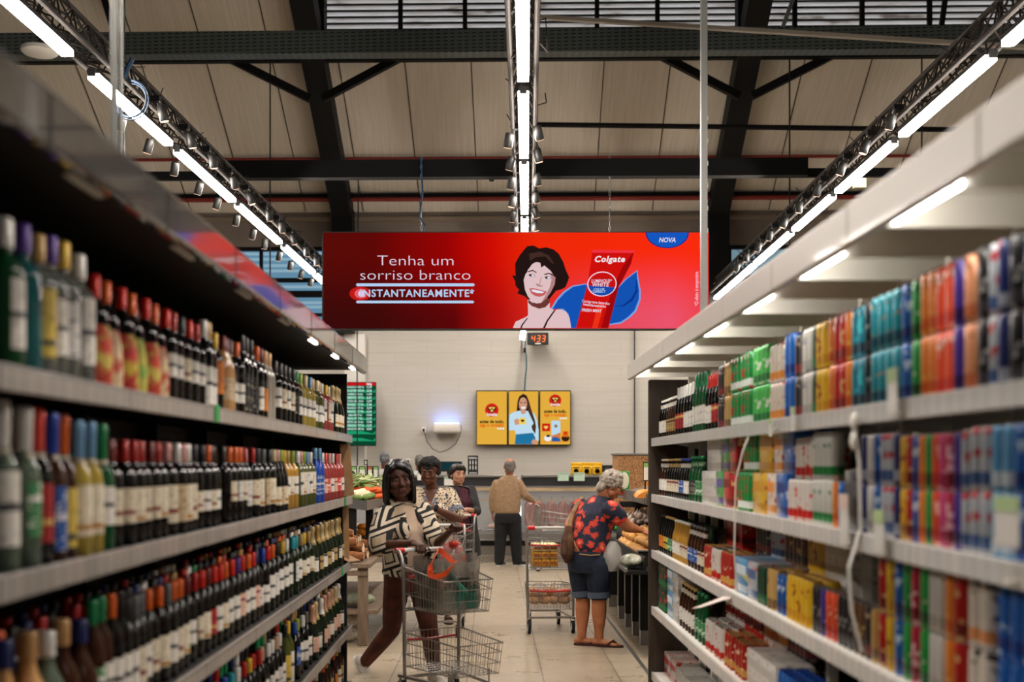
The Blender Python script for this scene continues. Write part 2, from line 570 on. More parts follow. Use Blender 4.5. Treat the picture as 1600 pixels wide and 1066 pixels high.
struct('ceiling_beam', hbox(MB(), -14, 14, 25.9, 26.0, 6.46, 6.54), M_BLACKSTEEL)
for u, s in ((-3.4, -1), (-3.4, 1), (3.5, -1), (3.5, 1)):
    struct('ceiling_brace', MB().bar(hall(u + s * .1, 22.9, 7.5), hall(u + s * 1.4, 22.7, 8.12), .1, .12), M_BLACKSTEEL)
struct('ceiling_brace', MB().bar(hall(-3.5, 21.9, 8.75), hall(-4.3, 21.8, 9.1), .1, .12), M_BLACKSTEEL)
struct('ceiling_brace', MB().bar(hall(-6.35, 21.8, 8.2), hall(-6.75, 21.7, 9.6), .12, .1), M_BLACKSTEEL)
struct('ceiling_brace', MB().bar(hall(3.95, 22.38, 8.3), hall(4.35, 22.38, 9.4), .06, .06), M_GALV)
struct('ceiling_brace', MB().bar(hall(6.45, 22.38, 8.3), hall(6.6, 22.38, 9.4), .07, .07), M_BLACKSTEEL)

def tray_mat():
    m = mat('perforated_tray', rgb(74, 80, 78), 0.5, 0.4)
    nt, b, N, L = nodes(m)
    tc = N('ShaderNodeTexCoord'); sx = N('ShaderNodeSeparateXYZ'); cb = N('ShaderNodeCombineXYZ')
    L(tc.outputs['Object'], sx.inputs[0]); L(sx.outputs['X'], cb.inputs['X'])
    ad = N('ShaderNodeMath'); ad.operation = 'ADD'; L(sx.outputs['Y'], ad.inputs[0]); L(sx.outputs['Z'], ad.inputs[1]); L(ad.outputs[0], cb.inputs['Y'])
    br = N('ShaderNodeTexBrick'); br.offset = 0
    br.inputs['Scale'].default_value = 1
    br.inputs['Brick Width'].default_value = 0.1; br.inputs['Row Height'].default_value = 0.052; br.inputs['Mortar Size'].default_value = 0.019; br.inputs['Mortar Smooth'].default_value = 0
    br.inputs['Color1'].default_value = rgb(14, 16, 16); br.inputs['Color2'].default_value = rgb(14, 16, 16); br.inputs['Mortar'].default_value = rgb(92, 98, 95)
    L(cb.outputs[0], br.inputs['Vector']); L(br.outputs['Color'], b.inputs['Base Color'])
    return m
tray = hbox(hbox(MB(), -14, 14, 20.0, 20.01, 7.42, 7.72), -14, 14, 20.0, 20.3, 7.40, 7.42)
hbox(tray, -14, 14, 20.29, 20.3, 7.42, 7.72)
tag(tray.build('cable_tray', tray_mat()), 'grey perforated cable tray running across the hall under the louvres', 'cable tray')
for v, z, r, w in ((25.0, 6.98, .03, 'thin red pipe under the roof just above the thick black beam'), (25.85, 6.42, .04, 'red pipe under the roof below the thick black beam')):
    for ua, ub, bay in ((-14, -3.6, 'outside the wine-side girder'), (-3.2, 3.3, 'between the two girders'), (3.7, 14, 'outside the beer-side girder')):
        tag(MB().tube([hall(ua, v, z), hall(ub, v, z)], r, 8).build('sprinkler_pipe', M_REDPIPE), f'{w}, {bay}', 'pipe', 'red pipes under the roof')
tag(MB().tube([hall(.12, 22.8, 7.04), hall(9, 22.8, 6.88)], .042, 8).build('conduit_pipe', M_BLACKSTEEL), 'black pipe running from the middle light truss towards the white shelving', 'pipe')
tag(MB().bar(hall(-.2, 19.5, 7.75), hall(6.4, 18.2, 6.88), .07, .05).build('conduit_pipe', mat('dull_conduit', rgb(150, 140, 128), 0.6)), 'pale flat conduit crossing in front of the cable tray', 'pipe')

# ================================================================== LIGHT TRUSSES
M_DIFF = glow('tube_diffuser', (1.0, 0.91, 0.82, 1), TUBE_L)
M_LENS = glow('spot_lens', (1.0, 0.62, 0.42, 1), 3.0)
M_CAN = mat('spot_can', rgb(24, 23, 22), 0.5)
M_TRUSS = mat('truss_steel', rgb(38, 31, 25), 0.7)
TZ = 4.64
RUNS = {
    'left': (-3.36, [(2.2, 4.7), (5.0, 7.4), (7.75, 10.33), (10.93, 13.25), (13.6, 16.14), (16.46, 19.2), (19.6, 22.2), (22.5, 25.0)]),
    'middle': (-.03, [(2.6, 5.1), (5.6, 8.2), (8.6, 11.1), (11.53, 13.89), (14.24, 17.0), (17.4, 19.8), (20.2, 22.7), (23.0, 25.4)]),
    'right': (3.43, [(2.2, 4.7), (5.0, 7.4), (7.7, 10.25), (10.6, 13.07), (13.4, 15.76), (16.06, 18.3), (18.6, 21.4), (21.6, 24.2), (24.4, 25.85)]),
}
WHICH = {'left': 'truss above the wine shelving', 'middle': 'middle truss over the red banner', 'right': 'truss above the white beer shelving'}
spot_can = MB().lathe([(.0, .0), (.036, .0), (.041, .008), (.041, .12), (.034, .135), (.0, .135)], 14).mesh('spot_can', None, 40)
spot_lens = MB().lathe([(0, -.002), (.035, -.002), (.035, .002), (0, .002)], 14).mesh('spot_lens', None)
spot_arm = MB().tube([(0, 0, .08), (.05, 0, .1), (.05, 0, .16), (.07, 0, .19)], .007, 6).box((.04, -.03, .17), (.13, .03, .22)).mesh('spot_arm', None)
rng = random.Random(3)
for key, (u, tubes) in RUNS.items():
    # truss
    v0, v1 = 2.0, 25.9
    root = empty('lighting_truss', hall(u, v0, TZ), HROT)
    LT = (v1 - v0) * K
    for sx in (-.1, .1):
        for z in (.07, .33):
            if z > .3 and sx < 0: continue
            MB().tube([(sx if z < .3 else 0.0, 0, z), (sx if z < .3 else 0.0, LT, z)], .022, 8).build('chord', M_TRUSS, root)
    lat = MB()
    for k in range(int(LT / .3)):
        y = k * .3
        for sx in (-.1, .1):
            lat.tube([(sx, y, .07), (0, y + .15, .33)], .008, 5, cap=False); lat.tube([(0, y + .15, .33), (sx, y + .3, .07)], .008, 5, cap=False)
        lat.tube([(-.1, y, .07), (.1, y + .3, .07)], .007, 5, cap=False)
    lat.build('lattice', M_TRUSS, root)
    cb = MB()
    for q in range(3):
        x0 = rng.uniform(-.09, .09)
        cb.tube([(x0 + rng.uniform(-.05, .05), y, .12 + rng.uniform(-.04, .14)) for y in [i * .45 for i in range(int(LT / .45))]], .009, 5)
    for q in range(60):
        y = rng.uniform(4, 18.5); x0 = rng.uniform(-.12, .12)
        cb.tube([(x0, y, .1), (x0 + rng.uniform(-.14, .14), y + .1, .1 + rng.uniform(-.1, .2)), (x0 + rng.uniform(-.1, .1), y + rng.uniform(.1, .3), .3)], .005, 4)
    cb.build('cable', mat('truss_cable', rgb(40, 32, 26), 0.7), root)
    tag(root, {'left': 'long dark lighting truss hung above the wine shelving', 'middle': 'long dark lighting truss running down the middle of the hall',
               'right': 'long dark lighting truss hung above the white beer shelving'}[key], 'lighting truss')
    # tubes
    k = 0
    vis = [t for t in tubes if t[1] > 7.6]
    for a, b in tubes:
        t = MB().box((-.048, 0, .03), (.048, (b - a) * K, .062)).box((-.03, -.03, .0), (.03, 0, .062)).build('tube_light', M_BLACK, loc=hall(u, a, TZ - .045), rz=HROT)
        MB().box((-.042, .004, -.012), (.042, (b - a) * K - .004, .03)).build('diffuser', M_DIFF, t)
        if (a, b) in vis:
            k += 1
            tag(t, f'white tube light on the {WHICH[key]}, {nth(k)} going towards the back', 'tube light', 'tube lights on the trusses')
        else:
            k2 = tubes.index((a, b))
            tag(t, f'white tube light over the aisle entrance, {WHICH[key].split(" over")[0]}, {nth(k2 + 1)} one', 'tube light', 'tube lights on the trusses')
    # spots
    k = 0
    vv = {'left': [12.3 + 1.0 * i for i in range(12)], 'middle': [13.1 + 1.03 * i for i in range(6)], 'right': [12.7 + 1.05 * i for i in range(10)]}[key]
    for v in vv:
        k += 1
        for s in (-1, 1):
            if key == 'right' and s == 1: continue
            loc = hall(u + s * (.15 if key == 'middle' else .21), v + rng.uniform(-.08, .08), TZ - (.12 if s * u >= 0 else .06))
            e = empty('track_spotlight', loc, HROT)
            c = inst('can', spot_can, M_CAN, (0, 0, 0), e); l = inst('lens', spot_lens, M_LENS, (0, 0, 0), c)
            c.rotation_euler = (rng.uniform(.1, .4), s * rng.uniform(-.35, -.1), 0)
            inst('bracket', spot_arm, M_BLACK, (0, 0, 0), e, rz=0 if s < 0 else PI)
            tag(e, f'black spotlight, {"outer" if s * u > 0 else "inner"} side of the {WHICH[key]}, {nth(k)} going back' if key != 'middle'
                else f'black spotlight on the {"wine" if s < 0 else "beer"} side of the middle truss, {nth(k)} going back', 'spotlight', 'spotlights on the trusses')

# hanging rods, poles, bits under the roof
for px, v, z0, w in ((420, 22.9, 4.95, 'beside the wine-side girder'), (189, 13.0, 4.9, 'behind the blue cable coil')):
    u = (px - 823) / 2222 * v
    tag(MB().tube([hall(u, v, z0 - 1.4 if px == 420 else z0 - .8), hall(u, v, rz_(v) - .05 if v > 20 else 9.2)], .012, 6).build('hanging_rod', M_BLACK), f'thin black hanging rod {w}', 'rod', 'rods hanging from the roof')
for px, v, w in ((1231, 22.7, 'beside the beer-side girder'), (1435, 22.7, 'nearer the edge of the roof on the beer side')):
    u = (px - 823) / 2222 * v
    tag(MB().tube([hall(u, v, 4.6), hall(u, v, 8.1)], .014, 6).build('hanging_rod', M_BLACK), f'thin black hanging rod {w}', 'rod', 'rods hanging from the roof')
e = empty('conduit_pole', (-1.4, 5.3 * K, 2.3))
for dx in (-.016, 0, .016):
    MB().tube([(dx, abs(dx) * .5, 0), (dx, abs(dx) * .5, 7.0)], .0075, 8).build('conduit', M_GALV, e)
tag(e, 'three bundled grey conduits rising from the wine shelving to the roof', 'conduit')
e = MB().box((-.022, -.022, 0), (.022, .022, 7.0)).build('conduit_pole', M_GALV, loc=(1.515, 10.15 * K, 2.25))
cl = MB()
for k in range(6): cl.box((.022, -.01, 1.0 + k * .16), (.03, .01, 1.03 + k * .16))
cl.build('clip', M_WHITEPAINT, e)
tag(e, 'grey square steel pole standing in front of the red banner', 'pole')
e = MB().lathe([(0, 0), (.2, 0), (.225, .02), (.225, .06), (.2, .08), (0, .08)], 28).build('ceiling_lamp', M_WHITEPAINT, loc=at(62, 84, 18.0), smooth=40)
MB().tube([(0, 0, .08), (0, 0, .9)], .02, 8).build('stem', M_BLACK, e)
tag(e, 'round white disc lamp hanging under the cable tray', 'lamp')
e = MB().lathe([(0, 0), (.045, 0), (.05, .03), (.05, .12), (0, .12)], 12).build('security_camera', M_BLACK, loc=at(768, 283, 25.1), smooth=40)
MB().box((-.06, -.06, .12), (.06, .06, .15)).build('mount', M_WHITEPAINT, e)
tag(e, 'small black security camera under the thick black beam', 'camera')
mb = MB()
for k, (r, dy) in enumerate(((.15, 0), (.165, .02), (.14, .03), (.155, -.02))):
    mb.tube([(r * math.cos(a) * .9, dy, r * math.sin(a)) for a in [2 * PI * i / 20 for i in range(20)]], .006, 6, closed=True)
mb.tube([(-.05, 0, .14), (-.02, 0, .25), (.02, 0, .33)], .02, 6)
tag(mb.build('cable_coil', mat('blue_cable', rgb(16, 60, 96), 0.5), loc=at(203, 155, 11.6)), 'coil of blue cable tied to the truss above the wine shelving', 'cable')
tag(MB().rbox((-.06, -.04, -.05), (.06, .04, .05), .008).tube([(0, 0, .05), (0, 0, .22)], .004, 5).build('junction_box', mat('yellowed_plastic', rgb(190, 176, 130), 0.5), loc=at(1343, 287, 14.9)),
    'small yellowish box dangling from the truss above the beer shelving', 'box')
# ================================================================== SCREENS AND SIGNS
class Panel:
    """a flat picture on a screen: photo pixels -> points on the plane Y, layered 2 mm apart"""
    def __init__(s, root, Y):
        s.root, s.Y, s.o = root, Y, Vector(root.location)
    def pt(s, x, y, lay):
        return atr(x, y, s.Y) + Vector((0, -.002 * lay, 0)) - s.o
    def poly(s, name, pts, lay, m, parent=None):
        me = bpy.data.meshes.new(name)
        me.from_pydata([tuple(s.pt(x, y, lay)) for x, y in pts], [], [list(range(len(pts)))])
        me.materials.append(m)
        if me.polygons[0].normal.y > 0: me.flip_normals()
        o = bpy.data.objects.new(name, me); COL.objects.link(o)
        o.parent = parent or s.root
        return o
    def ell(s, name, c, rx, ry, lay, m, parent=None, n=28, rot=0, a0=0, a1=2 * PI):
        pts = []
        for i in range(n):
            a = a0 + (a1 - a0) * i / (n if a1 - a0 > 6.2 else n - 1)
            x, y = rx * math.cos(a), ry * math.sin(a)
            pts.append((c[0] + x * math.cos(rot) - y * math.sin(rot), c[1] + x * math.sin(rot) + y * math.cos(rot)))
        return s.poly(name, pts, lay, m, parent)
    def text(s, name, body, x, y, hpx, m, lay=3, width=None, parent=None, rot=0, **kw):
        k = s.Y / F
        fr = Matrix.Translation(s.pt(x, y, lay)) @ Matrix.Rotation(PI / 2, 4, 'X') @ Matrix.Rotation(rot, 4, 'Z')
        return text(name, body, hpx * k * 1.38, m, fr, parent or s.root, width=width * k if width else None, **{a: (b * hpx * k if a == 'offset' else b) for a, b in kw.items()})

G = lambda n, r, g, b, s=1.0: glow('screen_' + n, rgb(r, g, b), s)
def red_gradient():
    m = glow('screen_red_gradient', (1, 0, 0, 1), 1.0)
    nt = m.node_tree; N, L = nt.nodes.new, nt.links.new
    e = [n for n in nt.nodes if n.type == 'EMISSION'][0]
    tc = N('ShaderNodeTexCoord'); sx = N('ShaderNodeSeparateXYZ'); L(tc.outputs['Generated'], sx.inputs[0])
    r = ramp(nt, [(0, rgb(86, 12, 8)), (.13, rgb(92, 8, 6)), (.32, rgb(150, 4, 4)), (.44, rgb(208, 12, 4)), (.56, rgb(236, 40, 8)), (.8, rgb(246, 42, 10)), (1, rgb(250, 44, 14))])
    lo = ramp(nt, [(0, rgb(58, 10, 10)), (.15, rgb(62, 10, 9)), (.34, rgb(92, 6, 8)), (.46, rgb(176, 14, 10)), (.58, rgb(222, 44, 34)), (.76, rgb(232, 76, 92)), (.9, rgb(234, 84, 110)), (1, rgb(238, 66, 70))])
    L(sx.outputs['X'], r.inputs['Fac']); L(sx.outputs['X'], lo.inputs['Fac'])
    mx = N('ShaderNodeMix'); mx.data_type = 'RGBA'
    zr = N('ShaderNodeMapRange'); zr.inputs['From Min'].default_value = .05; zr.inputs['From Max'].default_value = .85; zr.interpolation_type = 'SMOOTHSTEP'
    L(sx.outputs['Z'], zr.inputs['Value']); L(zr.outputs[0], mx.inputs['Factor']); L(lo.outputs['Color'], mx.inputs[6]); L(r.outputs['Color'], mx.inputs[7])
    L(mx.outputs[2], e.inputs[0])
    return m
BY = 17.6 * K
c0, c1 = atr(503, 515, BY), atr(1108, 362, BY)
ban = MB().box((c0.x, BY + .004, c0.z), (c1.x, BY + .14, c1.z)).xf(Matrix.Translation((-(c0.x + c1.x) / 2, -BY, -c0.z))).build('led_banner', M_BLACK, loc=((c0.x + c1.x) / 2, BY, c0.z))
P = Panel(ban, BY)
P.poly('screen', [(505, 513.5), (1107, 513.5), (1107, 363.5), (505, 363.5)], 0, red_gradient())
WHT, LBL = G('white', 226, 214, 232), G('ice_blue', 178, 206, 238)
# left slogan
P.ell('flare', (563, 459), 17, 11, .4, G('flare_red', 190, 26, 22)); P.ell('flare', (564, 459), 10, 7.5, .6, G('flare_pink', 226, 96, 110)); P.ell('flare', (565, 459), 5.5, 5, .8, G('flare_white', 236, 196, 226))
P.text('lettering', 'Tenha um', 649, 408, 16.5, WHT, 1.2, width=119, offset=-.02); P.text('lettering', 'sorriso branco', 649, 430.5, 16.5, WHT, 1.2, width=172, offset=-.02)
P.poly('stripe', [(558, 447.5), (740, 447.5), (742, 445), (740, 443), (558, 443), (556, 445)], 1, LBL); P.poly('stripe', [(558, 474), (739, 474), (741, 472), (739, 470), (558, 470), (556, 472)], 1, LBL)
P.text('lettering', 'INSTANTANEAMENTE*', 652, 459, 11.5, LBL, 1.4, width=178, offset=.028, spacing=1.12)
# blue swirl behind the tube
q = lambda pts: [(790 + x / 7.105, 370 + y / 7.105) for x, y in pts]
BLU, BLD, BLL = G('blue', 20, 82, 178), G('blue_dark', 10, 52, 138), G('blue_light', 120, 160, 224)
P.poly('swirl', q([(500, 800), (560, 700), (640, 610), (740, 545), (880, 522), (960, 540), (900, 1015), (720, 1015), (690, 860), (600, 800)]), 1, BLL)
P.poly('swirl', q([(520, 805), (580, 705), (660, 620), (750, 556), (880, 532), (960, 550), (900, 1015), (724, 1015), (700, 860), (640, 800)]), 1.3, BLU)
P.poly('swirl', q([(1150, 980), (1250, 560), (1330, 470), (1462, 372), (1475, 470), (1500, 600), (1498, 700), (1450, 830), (1380, 900), (1280, 965)]), 1, BLL)
P.poly('swirl', q([(1150, 970), (1250, 570), (1340, 475), (1455, 388), (1462, 470), (1482, 600), (1478, 700), (1430, 820), (1360, 890), (1280, 945)]), 1.3, BLU)
P.poly('swirl', q([(1190, 770), (1300, 760), (1390, 690), (1440, 600), (1448, 480), (1455, 480), (1462, 610), (1410, 710), (1310, 775)]), 1.6, BLD)
# toothpaste tube
P.poly('tube_body', q([(962, 152), (1428, 156), (1392, 300), (1255, 560), (1140, 1015), (780, 1015), (900, 560), (945, 300)]), 2, G('tube_red', 206, 16, 12))
P.poly('tube_body', q([(1428, 156), (1392, 300), (1255, 560), (1140, 1015), (1060, 1015), (1190, 560), (1300, 330)]), 2.2, G('tube_red_dark', 158, 8, 10))
P.poly('tube_body', q([(960, 1015), (1020, 760), (1060, 720), (1090, 760), (1020, 1015)]), 2.2, G('tube_red_light', 236, 50, 24))
P.poly('tube_body', q([(962, 148), (1428, 152), (1426, 182), (960, 178)]), 2.3, G('tube_edge', 240, 50, 66))
P.text('lettering', 'Colgate', 953, 405.5, 9.5, G('pure_white', 240, 236, 240), 3, width=47, shear=.25, offset=.04, spacing=1.12)
P.ell('emblem', (940.5, 444), 23, 19.5, 2.6, G('pale', 236, 220, 236), rot=-.12); P.ell('emblem', (940.5, 444), 21.5, 18, 2.8, G('emblem_red', 200, 18, 18), rot=-.12)
P.ell('emblem', (940.5, 444.5), 21, 17.6, 3.0, G('emblem_blue', 24, 72, 170), a0=.28, a1=PI - .1)
P.text('lettering', 'LUMINOUS*', 940, 439.5, 5.2, WHT, 3.4, width=32, shear=.15, offset=.015); P.text('lettering', 'WHITE', 938.5, 445.5, 6.2, WHT, 3.4, width=26, shear=.15, offset=.03, spacing=1.1)
P.text('lettering', 'COLOR', 936, 452.3, 3.5, LBL, 3.4, width=17, shear=.15, offset=.03); P.text('lettering', 'CORRECT', 935, 456.3, 3.5, LBL, 3.4, width=23, shear=.15, offset=.03)
P.text('lettering', 'Corrige tons Amarelos', 931, 472.8, 4.2, WHT, 3.4, width=43, rot=-.1, offset=.02); P.text('lettering', 'Instantaneamente', 929, 477.6, 4.2, WHT, 3.4, width=35, rot=-.1, offset=.02)
P.text('lettering', 'FRESH MINT', 924.5, 485.6, 4.6, WHT, 3.4, width=31, rot=-.06, shear=.1, offset=.03)
# portrait
SK, SKS, HR_, HRL = G('skin', 222, 190, 192), G('skin_shade', 178, 128, 128), G('hair', 34, 20, 18), G('hair_light', 66, 42, 36)
P.poly('portrait_hair', q([(70, 430), (110, 435), (105, 300), (150, 215), (200, 150), (240, 105), (310, 98), (370, 130), (450, 118), (530, 140), (590, 190), (640, 280), (665, 360), (705, 450), (690, 500), (665, 560), (620, 585), (560, 600),
                           (480, 700), (300, 740), (210, 660), (130, 630), (150, 590), (110, 545), (105, 490)]), 1.2, HR_)
P.poly('portrait_skin', q([(80, 1015), (110, 945), (230, 890), (250, 870), (245, 700), (490, 700), (490, 790), (540, 815), (600, 806), (670, 830), (710, 900), (728, 1015)]), 2, SK)
P.poly('portrait_skin', q([(300, 735), (470, 680), (492, 700), (488, 735), (440, 785), (370, 800), (290, 770), (252, 735), (250, 700)]), 2.2, G('neck_shade', 108, 54, 50))
P.poly('portrait_skin', q([(200, 480), (230, 390), (300, 300), (370, 270), (450, 320), (520, 380), (555, 440), (545, 530), (500, 620), (450, 690), (395, 735), (340, 742), (290, 720), (245, 660), (215, 590)]), 2.4, SK)
P.poly('portrait_skin', q([(500, 400), (555, 440), (545, 530), (500, 620), (450, 690), (395, 735), (450, 640), (490, 560), (510, 480)]), 2.5, SKS)
P.poly('portrait_hair', q([(215, 420), (200, 330), (260, 200), (380, 150), (500, 200), (560, 300), (570, 440), (545, 450), (500, 380), (430, 320), (395, 345), (385, 290), (330, 280), (270, 320), (235, 400)]), 2.7, HR_)
P.poly('portrait_hair', q([(260, 190), (380, 165), (480, 210), (540, 300), (520, 300), (440, 220), (330, 230), (270, 270)]), 2.8, HRL)
P.poly('portrait_brow', q([(245, 385), (300, 368), (345, 395), (340, 404), (300, 382), (250, 396)]), 2.9, HRL); P.poly('portrait_brow', q([(430, 415), (480, 400), (530, 425), (528, 436), (480, 414), (432, 428)]), 2.9, HRL)
for ex, ey in ((292, 430), (470, 456)):
    P.ell('portrait_eye', (790 + ex / 7.105, 370 + ey / 7.105), 5.0, 2.1, 2.9, HRL, rot=.12); P.ell('portrait_eye', (790 + (ex + 3) / 7.105, 370 + (ey + 1) / 7.105), 3.9, 1.5, 3.0, G('eye_white', 220, 226, 240), rot=.12)
    P.ell('portrait_eye', (790 + (ex - 14) / 7.105, 370 + ey / 7.105), 1.5, 1.4, 3.1, HR_)
P.poly('portrait_nose', q([(330, 530), (350, 520), (400, 545), (415, 540), (405, 556), (360, 552)]), 2.9, SKS); P.poly('portrait_nose', q([(395, 440), (400, 450), (382, 530), (374, 530)]), 2.8, SKS)
P.poly('portrait_mouth', q([(262, 575), (310, 572), (380, 590), (460, 610), (430, 650), (380, 668), (330, 660), (285, 630)]), 2.9, G('lips', 196, 92, 92))
P.poly('portrait_mouth', q([(282, 590), (320, 588), (380, 602), (432, 615), (410, 628), (350, 626), (300, 610)]), 3.0, G('teeth', 228, 230, 244))
P.poly('portrait_strap', q([(235, 905), (252, 900), (190, 985), (180, 1015), (162, 1015), (178, 975)]), 2.4, HR_); P.poly('portrait_strap', q([(540, 812), (558, 812), (470, 940), (438, 1015), (414, 1015), (455, 930)]), 2.4, HR_)
# badge and footnote
P.ell('badge', (1042.5, 363.6), 34, 24.5, 1, G('badge_edge', 30, 40, 130), a0=0, a1=PI); P.ell('badge', (1042.5, 363.6), 32, 23, 1.3, G('badge_blue', 20, 86, 190), a0=0, a1=PI)
P.text('lettering', 'NOVA', 1042.5, 375.5, 7.5, WHT, 1.8, width=26, shear=.22, offset=.03)
P.text('lettering', '*O efeito é temporário.', 1088.5, 451, 6, WHT, 1.5, width=54, rot=PI / 2)
for px in (657, 955):
    a = atr(px, 362, BY)
    mb = MB()
    for k in range(18):
        z = a.z + .02 + k * .055
        mb.tube([Vector((a.x + (.012 * math.cos(t) if k % 2 else 0), BY + .12 + (0 if k % 2 else .012 * math.cos(t)), z + .034 * math.sin(t))) for t in [2 * PI * i / 8 for i in range(8)]], .005, 5, closed=True)
    mb.xf(Matrix.Translation((-a.x, -BY - .07, -a.z)))
    h = mb.build('hanging_chain', M_STEEL, loc=(a.x, BY + .12, a.z))
    tag(h, 'steel chain holding up the slogan end of the red banner' if px < 700 else 'steel chain holding up the banner above the toothpaste picture', 'chain', 'chains holding the banner')
a = atr(657, 362, BY)
tag(MB().tube([a + Vector((.02, .1, -.02)), a + Vector((.05, .1, .1)), a + Vector((-.02, .1, .2)), a + Vector((.02, .1, .5)), a + Vector((.0, .1, .95))], .012, 6).build('power_cable', MATS['blue_cable']),
    'blue cable rising from the banner beside its chain', 'cable')
tag(ban, 'wide red LED advertising banner hanging over the end of the aisle', 'LED screen')

# three portrait screens on the back wall
def heart(cx, cy, r):
    pts = []
    for i in range(26):
        t = 2 * PI * i / 26
        pts.append((cx + r * math.sin(t) ** 3, cy - r * (.8125 * math.cos(t) - .3125 * math.cos(2 * t) - .125 * math.cos(3 * t) - .0625 * math.cos(4 * t))))
    return pts
AMB = G('amber', 226, 172, 62); DRK = G('dark_brown', 46, 30, 18); LRED = G('logo_red', 206, 30, 26); LYE = G('logo_yellow', 240, 206, 96); ORG = G('orange', 226, 106, 22); WH2 = G('white2', 236, 238, 240)
def logo(P, x, y, r, l=2):
    P.ell('logo', (x, y), r, r, l, LRED)
    P.poly('logo', heart(x, y - r * .12, r * .62), l + .4, DRK)
    for dx, dy in ((-.24, -.3), (.24, -.3), (0, .1)): P.poly('logo', heart(x + dx * r, y + dy * r, r * .22), l + .8, LYE)
    P.text('lettering', '3corações', x, y + r * .66, r * .42, WH2, l + .8, width=r * 1.55, offset=.05)
def slogan(P, x, y, w, l=2):
    P.text('lettering', 'antes de tudo,', x, y, 5.2, DRK, l, width=w, offset=.05); P.text('lettering', 'siga o coração', x, y + 5.5, 5.2, ORG, l, width=w, offset=.05)
    for k in range(3): P.poly('logo', heart(x + w * .5 - 9 + k * 4, y + 11, 1.9), l, WH2)
TY = 26.5 * K - .13
for i, (x0, x1) in enumerate(((744, 793), (794, 842), (843, 892))):
    a, b = atr(x0, 696, TY), atr(x1, 610, TY)
    tv = MB().rbox((a.x, TY + .003, a.z), (b.x, TY + .07, b.z), .006).box((a.x + .1, TY + .07, a.z + .3), (b.x - .1, TY + .11, b.z - .3)).xf(Matrix.Translation((-a.x, -TY, -a.z))).build('display_screen', M_BLACK, loc=(a.x, TY, a.z))
    P = Panel(tv, TY)
    P.poly('screen', [(x0 + 1.2, 694.6), (x1 - 1.2, 694.6), (x1 - 1.2, 611.6), (x0 + 1.2, 611.6)], 0, AMB)
    if i == 0:
        logo(P, 768.5, 641, 10.5); slogan(P, 768.5, 659, 38)
        tag(tv, 'portrait screen with only a red round logo and slogan on amber', 'screen', 'row of three screens')
    elif i == 1:
        q2 = lambda pts: [(735 + x / 9.7, 600 + y / 9.7) for x, y in pts]
        P.poly('portrait_hair', q2([(700, 425), (715, 260), (740, 190), (800, 150), (850, 175), (885, 250), (920, 380), (960, 520), (995, 640), (985, 750), (950, 760), (920, 640), (860, 460)]), 1, G('hair3', 44, 26, 20))
        P.poly('portrait_shirt', q2([(590, 470), (640, 435), (740, 405), (860, 410), (960, 440), (1000, 520), (1035, 700), (1035, 870), (975, 830), (950, 745), (690, 765), (668, 700), (585, 705), (585, 560)]), 2, G('shirt', 190, 220, 236))
        P.poly('portrait_jeans', q2([(690, 765), (950, 742), (985, 820), (975, 915), (672, 915)]), 2.2, G('jeans', 34, 116, 160))
        P.poly('portrait_skin', q2([(735, 290), (760, 220), (800, 200), (845, 230), (862, 300), (850, 370), (835, 400), (840, 440), (800, 465), (765, 440), (765, 400), (740, 360)]), 2.6, G('skin2', 206, 150, 122))
        P.poly('portrait_skin', q2([(660, 560), (690, 525), (750, 540), (745, 610), (680, 625)]), 2.6, G('skin2', 206, 150, 122)); P.poly('portrait_skin', q2([(920, 890), (950, 840), (1000, 850), (1025, 905), (960, 915)]), 2.6, G('skin2', 206, 150, 122))
        P.poly('portrait_hair', q2([(850, 230), (885, 250), (920, 380), (975, 540), (995, 640), (985, 760), (940, 700), (925, 640), (960, 600), (880, 430), (862, 320)]), 2.8, G('hair4', 74, 46, 36))
        P.poly('portrait_mouth', q2([(765, 350), (840, 345), (825, 380), (785, 384)]), 2.9, WH2)
        for ex in (772, 828): P.ell('portrait_eye', (735 + ex / 9.7, 600 + 285 / 9.7), 1.6, .8, 2.9, DRK)
        P.poly('card', q2([(735, 512), (842, 516), (842, 616), (738, 616)]), 3, LYE); P.poly('logo', heart(735 + 790 / 9.7, 600 + 560 / 9.7, 2.8), 3.3, DRK)
        tag(tv, 'portrait screen showing a woman in a pale blue shirt holding a yellow card', 'screen', 'row of three screens')
    else:
        logo(P, 867.5, 626, 9.5); slogan(P, 867.5, 643, 35)
        P.poly('shelf_line', [(844.4, 690.5), (890.6, 690.5), (890.6, 689.8), (844.4, 689.8)], 1, ORG)
        P.poly('pack', [(847, 662), (859.5, 662), (859.5, 674), (847, 674)], 1.4, LRED); P.poly('logo', heart(853, 668, 3.2), 1.8, LYE)
        P.poly('pack', [(861.5, 657.5), (875.5, 657.5), (875.5, 690), (862, 690)], 1.4, G('pack_pale', 186, 216, 236)); P.ell('logo', (868.5, 666), 2.6, 2.6, 1.8, G('bronze', 150, 120, 70))
        P.poly('pack', [(862, 681), (868, 679), (875.5, 676), (875.5, 690), (862, 690)], 1.8, G('pack_orange', 214, 122, 60)); P.poly('pack', [(862, 684), (869, 683), (875.5, 686), (875.5, 690), (862, 690)], 2.0, G('pack_blue', 36, 92, 160))
        P.ell('pack', (856, 685), 5.6, 5, 1.4, WH2); P.ell('pack', (856.5, 681.5), 3.2, 1.8, 1.8, DRK)
        P.ell('pack', (883.5, 685), 6.4, 5, 1.4, DRK); P.poly('pack', [(879, 674), (888, 674), (888, 683), (879, 683)], 1.6, ORG); P.ell('logo', (883.5, 677), 2.2, 2.2, 1.9, LRED)
        tag(tv, 'portrait screen with logo, slogan and pictured coffee packs', 'screen', 'row of three screens')

